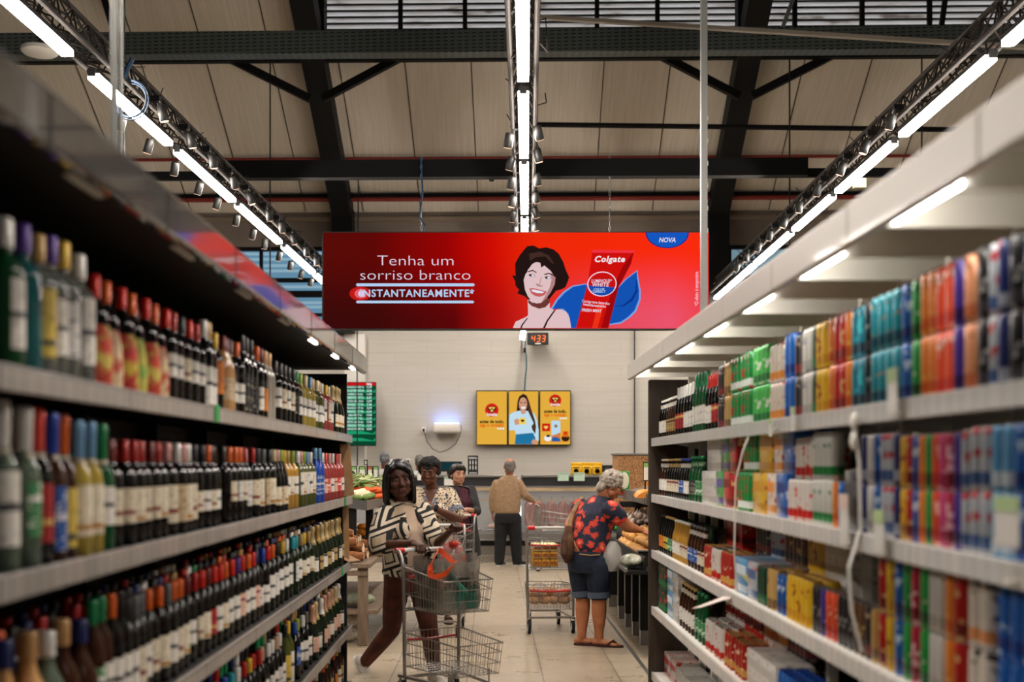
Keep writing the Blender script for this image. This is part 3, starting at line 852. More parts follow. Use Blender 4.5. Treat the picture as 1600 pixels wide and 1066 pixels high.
# green price board by the pillar
GY = 26.2 * K - .3
a, b = atr(526, 697, GY), atr(587.5, 597, GY)
pb = MB().rbox((a.x, GY + .004, a.z), (b.x, GY + .08, b.z), .006).box((-2.62, GY + .08, a.z + .3), (-2.42, GY + .41, b.z - .4)).xf(Matrix.Translation((-a.x, -GY, -a.z))).build('price_board', M_BLACK, loc=(a.x, GY, a.z))
P = Panel(pb, GY)
P.poly('screen', [(527, 695.8), (586.5, 695.8), (586.5, 598), (527, 598)], 0, G('green_dark', 10, 70, 44))
P.poly('header', [(527, 602.5), (586.5, 602.5), (586.5, 598), (527, 598)], 1, G('header_red', 196, 18, 20)); P.text('lettering', 'R$/kg', 577, 600.4, 3.6, WH2, 1.5, width=8, offset=.04)
rows = [('FRANGO INT.RF Kg', '12,99'), ('FILE DE FRANGO Kg', '20,98'), ('SOBRECOXA Kg', '11,99'), ('SOBRECOXA PCT Kg', '8,99'), ('COXA ASA N Kg', '12,99'), ('FRANGO PCT Kg', '9,98'), ('FRANGO INT Kg', '22,99'), ('FRANGO PCT Kg', '16,99'),
        ('ASA RESF Kg', '10,98'), ('PEITO PCT Kg', '15,99'), ('PEITO OSSO Kg', '17,98'), ('CORACAO PCT Kg', '12,99'), ('FRANGO INTEIRO Kg', '10,99'), None, None, None]
for k, rw in enumerate(rows):
    y = 605.3 + k * 5.45
    if k % 2: P.poly('row_band', [(527, y + 2.6), (586.5, y + 2.6), (586.5, y - 2.6), (583, y - 2.6 + 4), (569, y + 2.6 - 4), (566, y - 2.6), (527, y - 2.6)], .6, G('green_row', 30, 150, 104))
    if rw:
        P.text('lettering', rw[0], 555, y, 3.5, G('price_text', 206, 238, 230), 1.5, width=min(28, 2.0 * len(rw[0])), offset=.03); P.text('lettering', rw[1], 577, y, 3.5, G('price_text', 206, 238, 230), 1.5, width=8, offset=.03)
tag(pb, 'green price list screen with red header beside the end of the wine shelving', 'screen')
tag(MB().tube([at(560, 277, 25.6), at(558, 540, 25.6), at(558, 640, 25.6), at(558.5, 728, 25.6)], .012, 6).build('hanging_cable', M_BLACK), 'black cable hanging in front of the green price screen', 'cable')

# queue number display with its little lamp and cable
QY = 26.5 * K - .55
a, b = atr(824, 538.5, QY), atr(857, 519.5, QY)
qd = MB().rbox((a.x, QY + .004, a.z), (b.x, QY + .1, b.z), .012).box((a.x + .1, QY + .1, a.z + .05), (b.x - .1, QY + .54, b.z - .05)).xf(Matrix.Translation((-a.x, -QY, -a.z))).build('number_display', M_BLACK, loc=(a.x, QY, a.z))
P = Panel(qd, QY)
SEG = {'4': 'fgbc', '3': 'abgcd'}
LED = G('led_orange', 255, 120, 60, 1.6)
for i, ch in enumerate('433'):
    cx, cy, w, h = 833.3 + 8.0 * i, 529.2, 4.6, 9.2
    sh = lambda x, y: (cx + x - y * .12, cy + y)
    seg = {'a': ((-w / 2, -h / 2), (w / 2, -h / 2)), 'g': ((-w / 2, 0), (w / 2, 0)), 'd': ((-w / 2, h / 2), (w / 2, h / 2)), 'f': ((-w / 2, -h / 2), (-w / 2, 0)), 'b': ((w / 2, -h / 2), (w / 2, 0)), 'c': ((w / 2, 0), (w / 2, h / 2)), 'e': ((-w / 2, 0), (-w / 2, h / 2))}
    for s_ in SEG[ch]:
        (xa, ya), (xb, yb) = seg[s_]
        d = .65
        if ya == yb: pts = [(xa + .5, ya - d), (xb - .5, yb - d), (xb, yb), (xb - .5, yb + d), (xa + .5, ya + d), (xa, ya)]
        else: pts = [(xa - d, ya + .5), (xa, ya), (xa + d, ya + .5), (xa + d, yb - .5), (xa, yb), (xa - d, yb - .5)]
        P.poly('digit_segment', [sh(*p) for p in pts], 1, LED)
P.poly('name_plate', [(836, 538), (845, 538), (845, 536.2), (836, 536.2)], 1, M_WHITEPAINT)
tag(qd, 'black queue display reading 433 in glowing orange digits', 'display')
t = at(817, 523, 25.3)
e = MB().box((-.05, -.02, -.1), (.05, .02, .09)).build('wall_lamp', M_WHITEPAINT, loc=t); e.rotation_euler.y = .12
MB().box((-.045, -.03, -.095), (.045, -.021, .085)).build('diffuser', glow('small_lamp', (.86, .97, 1, 1), 8), e); MB().tube([(0, .02, 0), (0, 1.2, .05)], .012, 6).build('bracket', M_STEEL, e)
tag(e, 'small bright white lamp beside the queue display', 'lamp')
cp = [(821, 533, .0), (820, 545, .0), (822.5, 556, .0), (822.5, 575, 0), (820.5, 592, 0), (819.5, 612, 0)]
e = MB().tube([at(x, y, 26.3) for x, y, _ in cp], .014, 6).build('power_cable', mat('teal_cable', rgb(40, 96, 104), 0.5))
MB().rbox(at(817.5, 551, 26.3) + Vector((0, -.03, 0)), at(822, 544, 26.3) + Vector((0, .03, 0)), .01).build('plug', M_BLACK, e)
tag(e, 'teal power cable running down the wall to the three screens', 'cable')
tag(MB().tube([at(991.5, 505, 26.4), at(991.5, 712, 26.4)], .012, 6).build('wall_conduit', mat('dark_conduit', rgb(40, 38, 36), .6)), 'thin dark conduit running down the white wall near the brown box', 'conduit')

# insect lamp, socket and cord
IY = 26.5 * K - .14
a = atr(698, 669, IY)
il = MB().rbox((-.26, -.14, -.1), (.26, .12, .08), .05, 3).build('insect_lamp', mat('lamp_shell', rgb(222, 216, 206), .4), loc=a, smooth=50)
MB().box((-.22, -.02, .081), (.22, .1, .095)).build('uv_tube', glow('uv_blue', rgb(110, 150, 255), 14), il)
tag(il, 'white wall-mounted insect lamp with blue glow along its top', 'insect lamp')
e = MB().rbox((-.04, -.02, -.06), (.04, .03, .06), .008).build('wall_socket', M_WHITEPAINT, loc=at(662, 672, 26.44)); MB().box((-.02, -.04, -.03), (.02, -.02, .02)).build('plug', M_BLACK, e)
tag(e, 'white wall socket with a black plug beside the insect lamp', 'socket')
tag(MB().tube([at(x, y, 26.3) for x, y in ((663, 675), (667, 690), (676, 702), (687, 707), (698, 704), (712, 694), (719, 680), (720.5, 664))], .008, 6).build('power_cable', M_BLACK), 'thin black cord looping from the wall socket to the insect lamp', 'cord')
e = MB().rbox((-.05, -.02, -.06), (.05, .03, .06), .008).build('wall_socket', M_WHITEPAINT, loc=at(637, 722, 26.44)); MB().box((-.03, -.05, -.02), (.03, -.02, .03)).build('plug', M_BLACK, e)
tag(e, 'white wall socket with black plug behind the meat counter', 'socket')
# priority sign
SY = 23.1 * K + .6
a, b = atr(731, 743, SY), atr(747, 712, SY)
ps = MB().box((a.x, SY + .003, a.z), (b.x, SY + .03, b.z)).xf(Matrix.Translation((-a.x, -SY, -a.z))).build('priority_sign', M_BLACK, loc=(a.x, SY, a.z))
P = Panel(ps, SY)
sw = mat('sign_white', rgb(225, 224, 220), .5)
P.text('lettering', 'PREFERENCIAL', 739, 716, 3.2, sw, 1, width=13, offset=.05)
for r in range(2):
    for c in range(3):
        x, y = 734.5 + c * 4.5, 722 + r * 8
        P.ell('pictogram', (x, y - 1.6), .9, .9, 1, sw, n=10); P.poly('pictogram', [(x - 1.1, y - .4), (x + 1.1, y - .4), (x + .6, y + 4), (x - .6, y + 4)], 1, sw)
for k in range(2): P.poly('lettering', [(733, 739 + k * 1.6), (745, 739 + k * 1.6), (745, 738.2 + k * 1.6), (733, 738.2 + k * 1.6)], 1, sw)
tag(ps, 'black priority service sign with white pictograms standing on the meat counter', 'sign')
# ================================================================== WINE SHELVING
LX = -1.0                       # lip plane of the wine shelves
LZ = [1.80, 1.365, .905, .445, .05]
LNAME = ['top', 'second', 'third', 'fourth', 'bottom']
M_SHELFB = mat('shelf_black', rgb(24, 22, 21), .5)
M_FASCIA = mat('fascia_laminate', rgb(74, 71, 68), .1, coat=1.0, spec=.7)
def strip_mat(name, c1, c2, mortar):
    m = mat(name, c1, .4, coat=.3)
    nt, b, N, L = nodes(m)
    tc = N('ShaderNodeTexCoord'); sx = N('ShaderNodeSeparateXYZ'); cb = N('ShaderNodeCombineXYZ')
    L(tc.outputs['Object'], sx.inputs[0]); L(sx.outputs['Y'], cb.inputs['X']); L(sx.outputs['Z'], cb.inputs['Y'])
    br = N('ShaderNodeTexBrick'); br.offset = 0; br.inputs['Scale'].default_value = 1
    br.inputs['Brick Width'].default_value = .072; br.inputs['Row Height'].default_value = .3; br.inputs['Mortar Size'].default_value = .004; br.inputs['Mortar Smooth'].default_value = .2
    br.inputs['Color1'].default_value = c1; br.inputs['Color2'].default_value = c2; br.inputs['Mortar'].default_value = mortar
    L(cb.outputs[0], br.inputs['Vector']); L(br.outputs['Color'], b.inputs['Base Color'])
    return m
M_STRIP = strip_mat('price_strip_grey', rgb(138, 132, 127), rgb(156, 147, 140), rgb(110, 104, 99))
M_STRIPW = strip_mat('price_strip_white', rgb(206, 202, 196), rgb(192, 190, 188), rgb(160, 156, 152))
M_LEDS = glow('shelf_lamp', (1, .93, .84, 1), SHELF_L)
M_CARD = noisemat('cardboard', [(.3, rgb(150, 116, 80)), (.7, rgb(176, 140, 100))], 14, .8)
MODL, MODR = 1.04 * K, 1.04 * K
N_MOD = 8
for k in range(N_MOD):
    y1 = 10.15 * K - k * MODL; y0 = y1 - MODL + .002
    root = empty('shelving_unit', (LX - .24, (y0 + y1) / 2, 0))
    o = Vector(root.location)
    R = lambda mb: mb.xf(Matrix.Translation(-o))
    R(MB().box((LX - .5, y0, .0), (LX - .47, y1, 2.36))).build('back_panel', M_BLACK, root)
    R(MB().box((LX - .47, y1 - .03, 0), (LX - .03, y1, 2.24)) if k == 0 else MB().box((LX - .47, y1 - .03, 0), (LX - .4, y1, 2.24))).build('side_panel' if k == 0 else 'upright', M_BLACK, root)
    R(MB().box((LX - .47, y0, 0), (LX - .02, y1, .02))).build('plinth', M_BLACK, root)
    for i, z in enumerate(LZ):
        s = R(MB().box((LX - .47, y0, z - .03), (LX - .004, y1, z))).build('shelf', M_SHELFB, root)
        R(MB().rbox((LX - .004, y0 + .002, z - .05), (LX + .008, y1 - .002, z + .006), .003)).build('price_strip', M_STRIP, s)
    c = R(MB().rbox((LX + .07, y0, 2.24), (LX + .11, y1, 2.36), .01)).build('canopy', M_FASCIA, root)
    R(MB().box((LX - .47, y0, 2.27), (LX + .07, y1, 2.3))).build('canopy_roof', M_BLACK, c)
    l = R(MB().box((LX + .06, y0 + .2, 2.232), (LX + .078, y1 - .42, 2.239))).build('canopy_lamp', M_LEDS if k < 3 else M_WHITEPAINT, c)
    tag(root, f'black wine shelving unit with grey price strips, {nth(k + 1)} from the produce end', 'shelving', 'row of wine shelving units')

# ---------------------------------------------------------------- bottles
def prof_mesh(name, prof, n=18):
    return MB().lathe(prof, n).mesh(name, None, 50)
def arc_label(name, r, z0, z1, arc=2.6, n=14):
    return MB().lathe([(r, z0), (r, z1)], n, a0=-arc / 2, a1=arc / 2).mesh(name, None, 60)
BT = {}
def btype(key, body, caps, label, neck=None, h=.3, r=.037):
    BT[key] = dict(body=prof_mesh('bottle_' + key, body), cap=prof_mesh('cap_' + key, caps, 14), label=arc_label('label_' + key, label[0], label[1], label[2], *(label[3:] or (2.6,))),
                   neck=arc_label('neck_' + key, *neck) if neck else None, h=h, r=r)
btype('bordeaux', [(0, 0), (.034, 0), (.037, .006), (.037, .19), (.034, .208), (.022, .226), (.0148, .243), (.0145, .29), (.0155, .293), (.0155, .3), (0, .3)],
      [(.0158, .236), (.0162, .3), (.013, .3035), (0, .3035)], (.0375, .06, .158))
btype('burgundy', [(0, 0), (.038, 0), (.041, .006), (.041, .15), (.037, .18), (.026, .215), (.017, .24), (.0145, .262), (.0145, .3), (0, .3)],
      [(.0165, .238), (.0162, .3), (.013, .3035), (0, .3035)], (.0415, .05, .13))
btype('tall', [(0, 0), (.034, 0), (.036, .006), (.036, .2), (.032, .222), (.02, .25), (.0145, .27), (.0145, .325), (0, .325)],
      [(.016, .262), (.0165, .325), (.013, .33), (0, .33)], (.0365, .04, .165), h=.33)
btype('sparkling', [(0, 0), (.041, 0), (.044, .006), (.044, .13), (.04, .17), (.027, .22), (.018, .25), (.0155, .285), (.0175, .288), (.0175, .315), (0, .32)],
      [(.0265, .225), (.019, .253), (.0172, .285), (.021, .289), (.0205, .312), (.014, .322), (0, .323)], (.0445, .05, .118), (.0285, .195, .224, 2.8), h=.32, r=.044)
btype('square', [(0, 0), (.04, 0), (.044, .008), (.044, .2), (.04, .215), (.018, .235), (.016, .245), (.016, .262), (0, .262)],
      [(.021, .25), (.021, .305), (.018, .31), (0, .31)], (.0446, .04, .185), h=.31, r=.044)
btype('liqueur', [(0, 0), (.05, 0), (.054, .01), (.055, .1), (.045, .16), (.024, .2), (.018, .225), (.018, .27), (0, .27)],
      [(.021, .235), (.022, .29), (.018, .295), (0, .295)], (.0552, .03, .1), h=.295, r=.055)
btype('cachaca', [(0, 0), (.036, 0), (.039, .006), (.039, .17), (.034, .2), (.02, .225), (.017, .25), (.016, .27), (0, .27)],
      [(.0195, .235), (.0205, .285), (.022, .315), (.017, .325), (0, .325)], (.0395, .05, .165), (.0215, .205, .232, 2.6), h=.325, r=.039)
LABF = MB().lathe([(.0, 0), (.046, 0), (.05, .05), (.043, .14), (.03, .2), (.019, .225), (.017, .235)], 16).mesh('wrap', None, 60)

GL = {n: mat('glass_' + n, rgb(*c), .07, spec=.4) for n, c in dict(dark=(7, 7, 6), green=(18, 30, 16), brown=(52, 26, 12), black=(6, 6, 6), olive=(70, 76, 30), amber=(150, 96, 52), tan=(196, 148, 96),
      yellow=(160, 140, 60), rose=(150, 60, 56), teal=(34, 96, 100), emerald=(20, 74, 40), blue=(30, 70, 160), straw=(172, 128, 50), grey=(168, 160, 148), pink=(196, 130, 124)).items()}
for n, c in dict(clear=(196, 204, 194), clear_green=(170, 196, 170)).items():
    GL[n] = mat('glass_' + n, rgb(*c), .06, trans=.75, spec=.6)
CP = {n: mat('cap_' + n, rgb(*c), .32, .15) for n, c in dict(red=(176, 28, 22), darkred=(104, 20, 20), bright=(214, 34, 20), orange=(222, 96, 24), black=(26, 25, 27), grey=(96, 96, 98), white=(228, 225, 219), blue=(28, 66, 168), navy=(24, 36, 92), sky=(110, 160, 200),
      cyan=(40, 160, 176), green=(20, 128, 76), lime=(150, 176, 50), yellow=(220, 178, 48), gold=(186, 150, 86), palegold=(206, 182, 132), rosegold=(206, 158, 132), cork=(196, 150, 96), pink=(214, 150, 146), cream=(214, 198, 160), purple=(84, 52, 140), coral=(226, 74, 66), brown=(74, 36, 24)).items()}
def label_mat(name, base, ink, accent, seed):
    m = mat('label_' + name, rgb(*base), .55)
    nt, b, N, L = nodes(m)
    tc = N('ShaderNodeTexCoord'); mp = N('ShaderNodeMapping'); mp.inputs['Location'].default_value = (seed * 3.1, seed * 1.7, seed * .013)
    L(tc.outputs['Object'], mp.inputs['Vector'])
    sx = N('ShaderNodeSeparateXYZ'); L(tc.outputs['Object'], sx.inputs[0])
    wv = N('ShaderNodeTexNoise'); wv.inputs['Scale'].default_value = 55; wv.inputs['Detail'].default_value = 2
    m2 = N('ShaderNodeMapping'); m2.inputs['Scale'].default_value = (.7, .7, 1.6); m2.inputs['Location'].default_value = (seed, seed * 2, seed)
    L(tc.outputs['Object'], m2.inputs['Vector']); L(m2.outputs['Vector'], wv.inputs['Vector'])
    st = N('ShaderNodeMath'); st.operation = 'GREATER_THAN'; st.inputs[1].default_value = .6; L(wv.outputs['Fac'], st.inputs[0])
    mx = N('ShaderNodeMix'); mx.data_type = 'RGBA'; mx.inputs[6].default_value = rgb(*base); mx.inputs[7].default_value = rgb(*ink)
    L(st.outputs[0], mx.inputs['Factor'])
    # an accent band at its own height
    a = N('ShaderNodeMath'); a.operation = 'COMPARE'; a.inputs[1].default_value = .07 + .02 * (seed % 4); a.inputs[2].default_value = .006 if seed % 3 else .0
    L(sx.outputs['Z'], a.inputs[0])
    my = N('ShaderNodeMix'); my.data_type = 'RGBA'; my.inputs[7].default_value = rgb(*accent); L(a.outputs[0], my.inputs['Factor']); L(mx.outputs[2], my.inputs[6])
    L(my.outputs[2], b.inputs['Base Color'])
    return m
LB = {}
for i, (n, base, ink, acc) in enumerate([('cream', (212, 200, 176), (170, 156, 134), (120, 40, 34)), ('white', (224, 219, 210), (168, 160, 150), (60, 60, 66)), ('tan', (190, 168, 136), (150, 124, 92), (90, 60, 40)), ('ivory', (222, 212, 190), (186, 172, 146), (170, 120, 50)),
                                       ('red', (158, 24, 24), (120, 16, 16), (200, 160, 90)), ('orange', (206, 118, 40), (180, 92, 28), (60, 40, 30)), ('blush', (220, 178, 158), (200, 150, 130), (150, 60, 60)), ('yellow', (204, 176, 70), (160, 130, 40), (60, 60, 40)),
                                       ('art', (214, 210, 206), (110, 108, 112), (60, 60, 70)), ('blue', (40, 84, 160), (220, 220, 220), (200, 200, 210)), ('green', (60, 130, 80), (210, 220, 200), (230, 230, 220)), ('black', (28, 27, 28), (150, 140, 120), (190, 150, 80)), ('gold', (176, 146, 88), (120, 90, 50), (80, 50, 30)), ('coral', (214, 70, 60), (236, 200, 190), (240, 230, 220))]):
    LB[n] = label_mat(n, base, ink, acc, i + 1)
COUNT = {}
def bottle(kind, loc, glass, cap, lab, label_text, group, nm='wine_bottle', neck=None, rz=0.0, cat='bottle', zs=1.0, lz=1.0, lo_=0.0):
    t = BT[kind]
    o = inst(nm, t['body'], GL[glass], loc, rz=rz)
    inst('capsule', t['cap'], CP[cap], (0, 0, 0), o)
    if lab:
        l = inst('label', t['label'], LB[lab], (0, 0, .1 * (1 - lz) + lo_), o); l.scale.z = lz
    if t['neck'] and neck: inst('neck_label', t['neck'], LB[neck], (0, 0, 0), o)
    o.scale = (1, 1, zs)
    return tag(o, label_text, cat, group)

# segments: photo x of the near and far end of each facing, then what stands there
RED = dict(red='red', darkred='dark red', bright='bright red', orange='orange', black='black', grey='grey', white='white', blue='blue', navy='navy', sky='pale blue', cyan='turquoise', green='green', lime='lime', yellow='yellow', gold='gold', palegold='pale gold', rosegold='rose gold', cork='cork', pink='pink', cream='cream', purple='purple', coral='coral', brown='brown')
GN = dict(dark='dark', green='dark green', brown='brown', black='black', olive='olive', amber='amber', tan='tan', yellow='yellow', rose='rosé', teal='teal', emerald='green', blue='blue', straw='golden', grey='grey', pink='pink', clear='clear', clear_green='pale green')
LN = dict(cream='cream', white='white', tan='tan', ivory='ivory', red='red', orange='orange', blush='blush', yellow='yellow', art='sketchy', blue='blue', green='green', black='black', gold='gold', coral='coral')
SEGS = [
 # top shelf
 [(-12, 22, 'square', 'emerald', ['white', 'green'], ['white'], 1.08), (22, 44, 'square', 'teal', ['purple', 'yellow'], [None], 1.1), (44, 66, 'square', 'clear', ['gold', 'white'], ['yellow', 'white'], 1.08), (66, 104, 'square', 'clear', ['purple', 'yellow'], ['white', 'art'], 1.12),
  (104, 132, 'square', 'clear', ['white'], ['white', 'ivory'], 1.08), (132, 250, 'WRAP', 'dark', ['bright', 'orange'], [None], 1), (250, 312, 'bordeaux', 'dark', ['bright', 'red', 'black'], ['white', 'white', 'cream'], 1), (312, 330, 'tall', 'dark', ['white', 'gold'], ['white', 'white'], 1), (330, 342, 'bordeaux', 'dark', ['yellow'], ['orange'], 1),
  (342, 356, 'burgundy', 'tan', ['darkred'], ['tan'], 1), (356, 370, 'bordeaux', 'dark', ['brown', 'orange'], ['white'], 1), (370, 396, 'tall', 'black', ['black'], ['black'], 1.05), (396, 410, 'tall', 'dark', ['orange', 'darkred'], ['white', 'orange'], 1), (410, 424, 'tall', 'grey', ['cork'], [None], 1), (424, 452, 'bordeaux', 'dark', ['black'], ['white', 'cream'], 1),
  (452, 466, 'bordeaux', 'black', ['black', 'green'], ['black', 'white'], 1), (466, 486, 'bordeaux', 'yellow', ['lime', 'cream', 'sky'], ['white'], 1), (486, 500, 'bordeaux', 'olive', ['gold', 'cream'], ['white'], 1), (500, 516, 'bordeaux', 'rose', ['white', 'yellow', 'cream'], ['white', 'ivory'], 1), (516, 531, 'sparkling', 'green', ['palegold'], ['ivory'], 1)],
 # second shelf
 [(-12, 16, 'cachaca', 'clear_green', ['white'], ['white'], 1.15), (16, 50, 'cachaca', 'clear_green', ['white'], ['green', 'white'], 1.12), (50, 62, 'cachaca', 'dark', ['coral', 'white'], ['red'], 1.12), (62, 86, 'cachaca', 'brown', ['blue'], ['blue', 'black'], 1.1), (86, 108, 'cachaca', 'brown', ['orange'], ['yellow', 'red'], 1.1), (108, 146, 'cachaca', 'yellow', ['sky'], ['ivory'], 1.06),
  (146, 164, 'cachaca', 'emerald', ['green'], ['white'], 1.05), (164, 252, 'bordeaux', 'dark', ['darkred', 'red', 'red', 'red'], ['cream', 'cream', 'ivory'], 1), (256, 298, 'bordeaux', 'dark', ['pink', 'white'], ['cream', 'tan', 'ivory'], 1), (298, 336, 'bordeaux', 'dark', ['black', 'black', 'orange'], ['cream', 'white'], 1), (338, 352, 'bordeaux', 'dark', ['black', 'darkred'], [None], 1),
  (352, 376, 'bordeaux', 'dark', ['orange', 'orange'], ['cream', 'art'], 1), (376, 396, 'bordeaux', 'dark', ['red'], ['art', 'cream'], 1), (396, 422, 'bordeaux', 'dark', ['black', 'grey'], ['ivory', 'tan'], 1), (422, 440, 'burgundy', 'black', ['cream', 'pink', 'lime'], ['ivory', 'tan'], 1), (440, 460, 'bordeaux', 'straw', ['yellow', 'gold', 'lime'], ['white', 'ivory'], 1),
  (460, 488, 'bordeaux', 'olive', ['white', 'pink', 'lime', 'sky'], ['white', 'ivory', 'art'], 1), (488, 500, 'tall', 'blue', ['sky'], ['blue'], 1), (500, 531, 'bordeaux', 'rose', ['white', 'coral', 'pink'], ['blush', 'coral', 'white'], 1)],
 # third shelf
 [(-12, 58, 'liqueur', 'tan', ['navy', 'cork'], ['gold'], 1.05), (58, 84, 'liqueur', 'clear_green', ['white'], ['ivory'], 1.0), (84, 104, 'liqueur', 'brown', ['cork'], ['black'], 1.05), (104, 136, 'liqueur', 'brown', ['navy', 'white'], ['white'], 1.0), (136, 164, 'tall', 'brown', ['green', 'green', 'white'], ['green', 'white'], 1), (164, 190, 'tall', 'dark', ['orange', 'black'], ['white'], 1),
  (190, 214, 'bordeaux', 'dark', ['black', 'grey'], ['white', 'cream'], 1), (214, 284, 'bordeaux', 'dark', ['grey', 'orange', 'orange'], ['white', 'cream', 'ivory'], 1), (284, 310, 'bordeaux', 'dark', ['darkred', 'red'], ['white', 'cream'], 1), (310, 346, 'bordeaux', 'dark', ['bright', 'darkred', 'bright'], ['ivory', 'red', 'white'], 1), (346, 396, 'bordeaux', 'dark', ['orange', 'bright', 'purple', 'bright'], ['white', 'white', 'blush'], 1),
  (396, 412, 'bordeaux', 'dark', ['navy', 'blue'], ['art', 'white'], 1), (412, 428, 'bordeaux', 'dark', ['bright', 'orange'], ['white', 'art'], 1), (428, 444, 'bordeaux', 'dark', ['black', 'yellow'], ['white'], 1), (444, 466, 'bordeaux', 'green', ['white', 'cyan', 'cyan'], ['white', 'art'], 1), (466, 484, 'bordeaux', 'green', ['gold', 'yellow'], ['ivory', 'white'], 1), (484, 531, 'sparkling', 'green', ['palegold', 'gold', 'palegold'], ['white', 'gold'], 1)],
 # fourth shelf
 [(230, 310, 'bordeaux', 'dark', ['black', 'navy', 'darkred'], ['white', 'cream'], 1), (310, 334, 'bordeaux', 'dark', ['blue', 'navy'], ['white', 'cream'], 1), (334, 364, 'bordeaux', 'dark', ['cyan', 'blue'], ['cream', 'white'], 1), (364, 376, 'bordeaux', 'dark', ['white', 'coral'], ['white'], 1), (376, 406, 'bordeaux', 'dark', ['red', 'yellow', 'red'], ['ivory', 'cream'], 1), (406, 440, 'bordeaux', 'dark', ['rosegold', 'white', 'white'], ['white', 'art'], 1),
  (440, 454, 'tall', 'olive', ['black', 'yellow'], ['yellow', 'white'], 1), (454, 468, 'bordeaux', 'dark', ['blue', 'lime', 'white'], ['blue', 'white'], 1), (468, 482, 'bordeaux', 'dark', ['white', 'grey'], ['white'], 1), (482, 531, 'sparkling', 'green', ['rosegold', 'palegold', 'white', 'rosegold', 'rosegold'], ['blush', 'white', 'blush'], 1)],
 # bottom shelf
 [(440, 500, 'bordeaux', 'dark', ['black', 'red', 'white'], ['white', 'cream'], 1), (500, 531, 'bordeaux', 'brown', ['orange', 'gold', 'white'], ['orange', 'white', 'gold'], 1)],
]
rb = random.Random(11)
bulk = MB(); bulkc = {}
WINE = 0
for si, segs in enumerate(SEGS):
    z = LZ[si]
    plan = []
    for (xa, xb, kind, glass, caps, labs, zs) in segs:
        X = LX - .065
        ya, yb = X * F / (xa - CX), X * F / (xb - CX)
        r = .054 if kind == 'WRAP' else BT[kind]['r']
        n = max(1, int(round((yb - ya) / ((2 * r + .006) * (1 + .9 * max(0, (ya + yb) / 2 - 3.2) / 4.6)))))
        lz, lo_ = rb.uniform(.72, 1.3), rb.uniform(-.018, .02)
        st = (yb - ya) / n
        for k in range(n):
            y = ya + (k + .5) * st
            plan.append((y, kind, glass, caps[k % len(caps)], labs[k % len(labs)], zs, lz, lo_))
    plan.sort(key=lambda p: -p[0])
    # the two uprights' ends keep clear
    for idx, (y, kind, glass, cap, lab, zs, lz, lo_) in enumerate(plan):
        y += rb.uniform(-.004, .004)
        loc = (LX - .065 + rb.uniform(-.006, .006), y, z + .001)
        place = f'{LNAME[si]} wine shelf, {nth(idx + 1)} from produce end'
        grp = f'bottles at the front of the {LNAME[si]} wine shelf'
        if kind == 'WRAP':
            o = bottle('bordeaux', loc, glass, cap, None, f'red-capped wine bottle in patterned {["yellow", "red", "yellow", "green"][idx % 4]} cloth, {place}', grp, rz=rb.uniform(-.3, .3))
            inst('cloth_wrap', LABF, noisemat('cloth_' + str(idx % 4), [(.4, rgb(*[(196, 176, 60), (176, 52, 40), (204, 190, 90), (120, 160, 70)][idx % 4])), (.55, rgb(*[(176, 40, 34), (214, 190, 150), (190, 60, 40), (190, 180, 80)][idx % 4]))], 22, .7), (0, 0, 0), o)
            continue
        nm = {'sparkling': 'sparkling_wine_bottle', 'square': 'spirits_bottle', 'cachaca': 'spirits_bottle', 'liqueur': 'liqueur_bottle'}.get(kind, 'wine_bottle')
        word = {'sparkling': 'sparkling wine bottle', 'square': 'spirits bottle', 'cachaca': 'spirits bottle', 'liqueur': 'liqueur bottle'}.get(kind, 'wine bottle')
        desc = f'{GN[glass] if kind != "sparkling" else "green"} {word}, {RED[cap]} cap' + (f', {LN[lab]} label' if lab else ', bare front')
        bottle(kind, loc, glass, cap, lab, f'{desc}, {place}', grp, nm, neck='gold' if kind == 'sparkling' else ('ivory' if kind == 'cachaca' else None), rz=rb.uniform(-.5, .5), zs=zs, lz=lz, lo_=lo_)
        if nm == 'wine_bottle': WINE += 1
# bottles standing behind the front row: one mass, nobody could tell them apart
back = MB(); bm_ = []
bmats = [GL['dark'], CP['red'], CP['orange'], CP['black'], CP['navy'], CP['gold'], CP['white'], CP['green']]
pb_ = [(0, 0), (.036, .002), (.037, .19), (.03, .214), (.0155, .24), (.0155, .245)]
pc_ = [(.0158, .236), (.0162, .3), (.013, .3035), (0, .3035)]
for si, z in enumerate(LZ):
    for row in (1, 2):
        y = {0: 2.9, 1: 2.4, 2: 2.4, 3: 3.9, 4: 5.8}[si]
        ys = []
        while y < 8.0:
            if rb.random() < .92: ys.append(y)
            y += .085 if row == 2 else .085 * (1 + .5 * max(0, y - 3.2) / 4.6)
        for k, y in enumerate(ys[::-1]):
            ci = rb.choice([1, 1, 2, 3, 3, 4, 5, 6, 7]) if y < 6.4 else rb.choice([5, 5, 6, 4, 3])
            c = (LX - .07 - .088 * row + rb.uniform(-.008, .008), y, z + .001)
            if row == 1 and si in (1, 2, 3) and WINE < 300:
                WINE += 1
                cn = ['', 'red', 'orange', 'black', 'navy', 'gold', 'white', 'green'][ci]
                bottle('bordeaux', c, 'dark', cn, 'cream', f'dark wine bottle, {cn} cap, second row of the {LNAME[si]} wine shelf, {nth(k + 1)} from produce end', f'second row of the {LNAME[si]} wine shelf', rz=rb.uniform(-.5, .5))
            else:
                back.lathe(pb_, 10, c, 0); back.lathe(pc_, 10, c, ci)
o = back.build('wine_bottle_backstock', bmats, smooth=50)
tag(o, 'wine bottles standing behind the front rows of the wine shelves', 'bottles', kind='stuff')

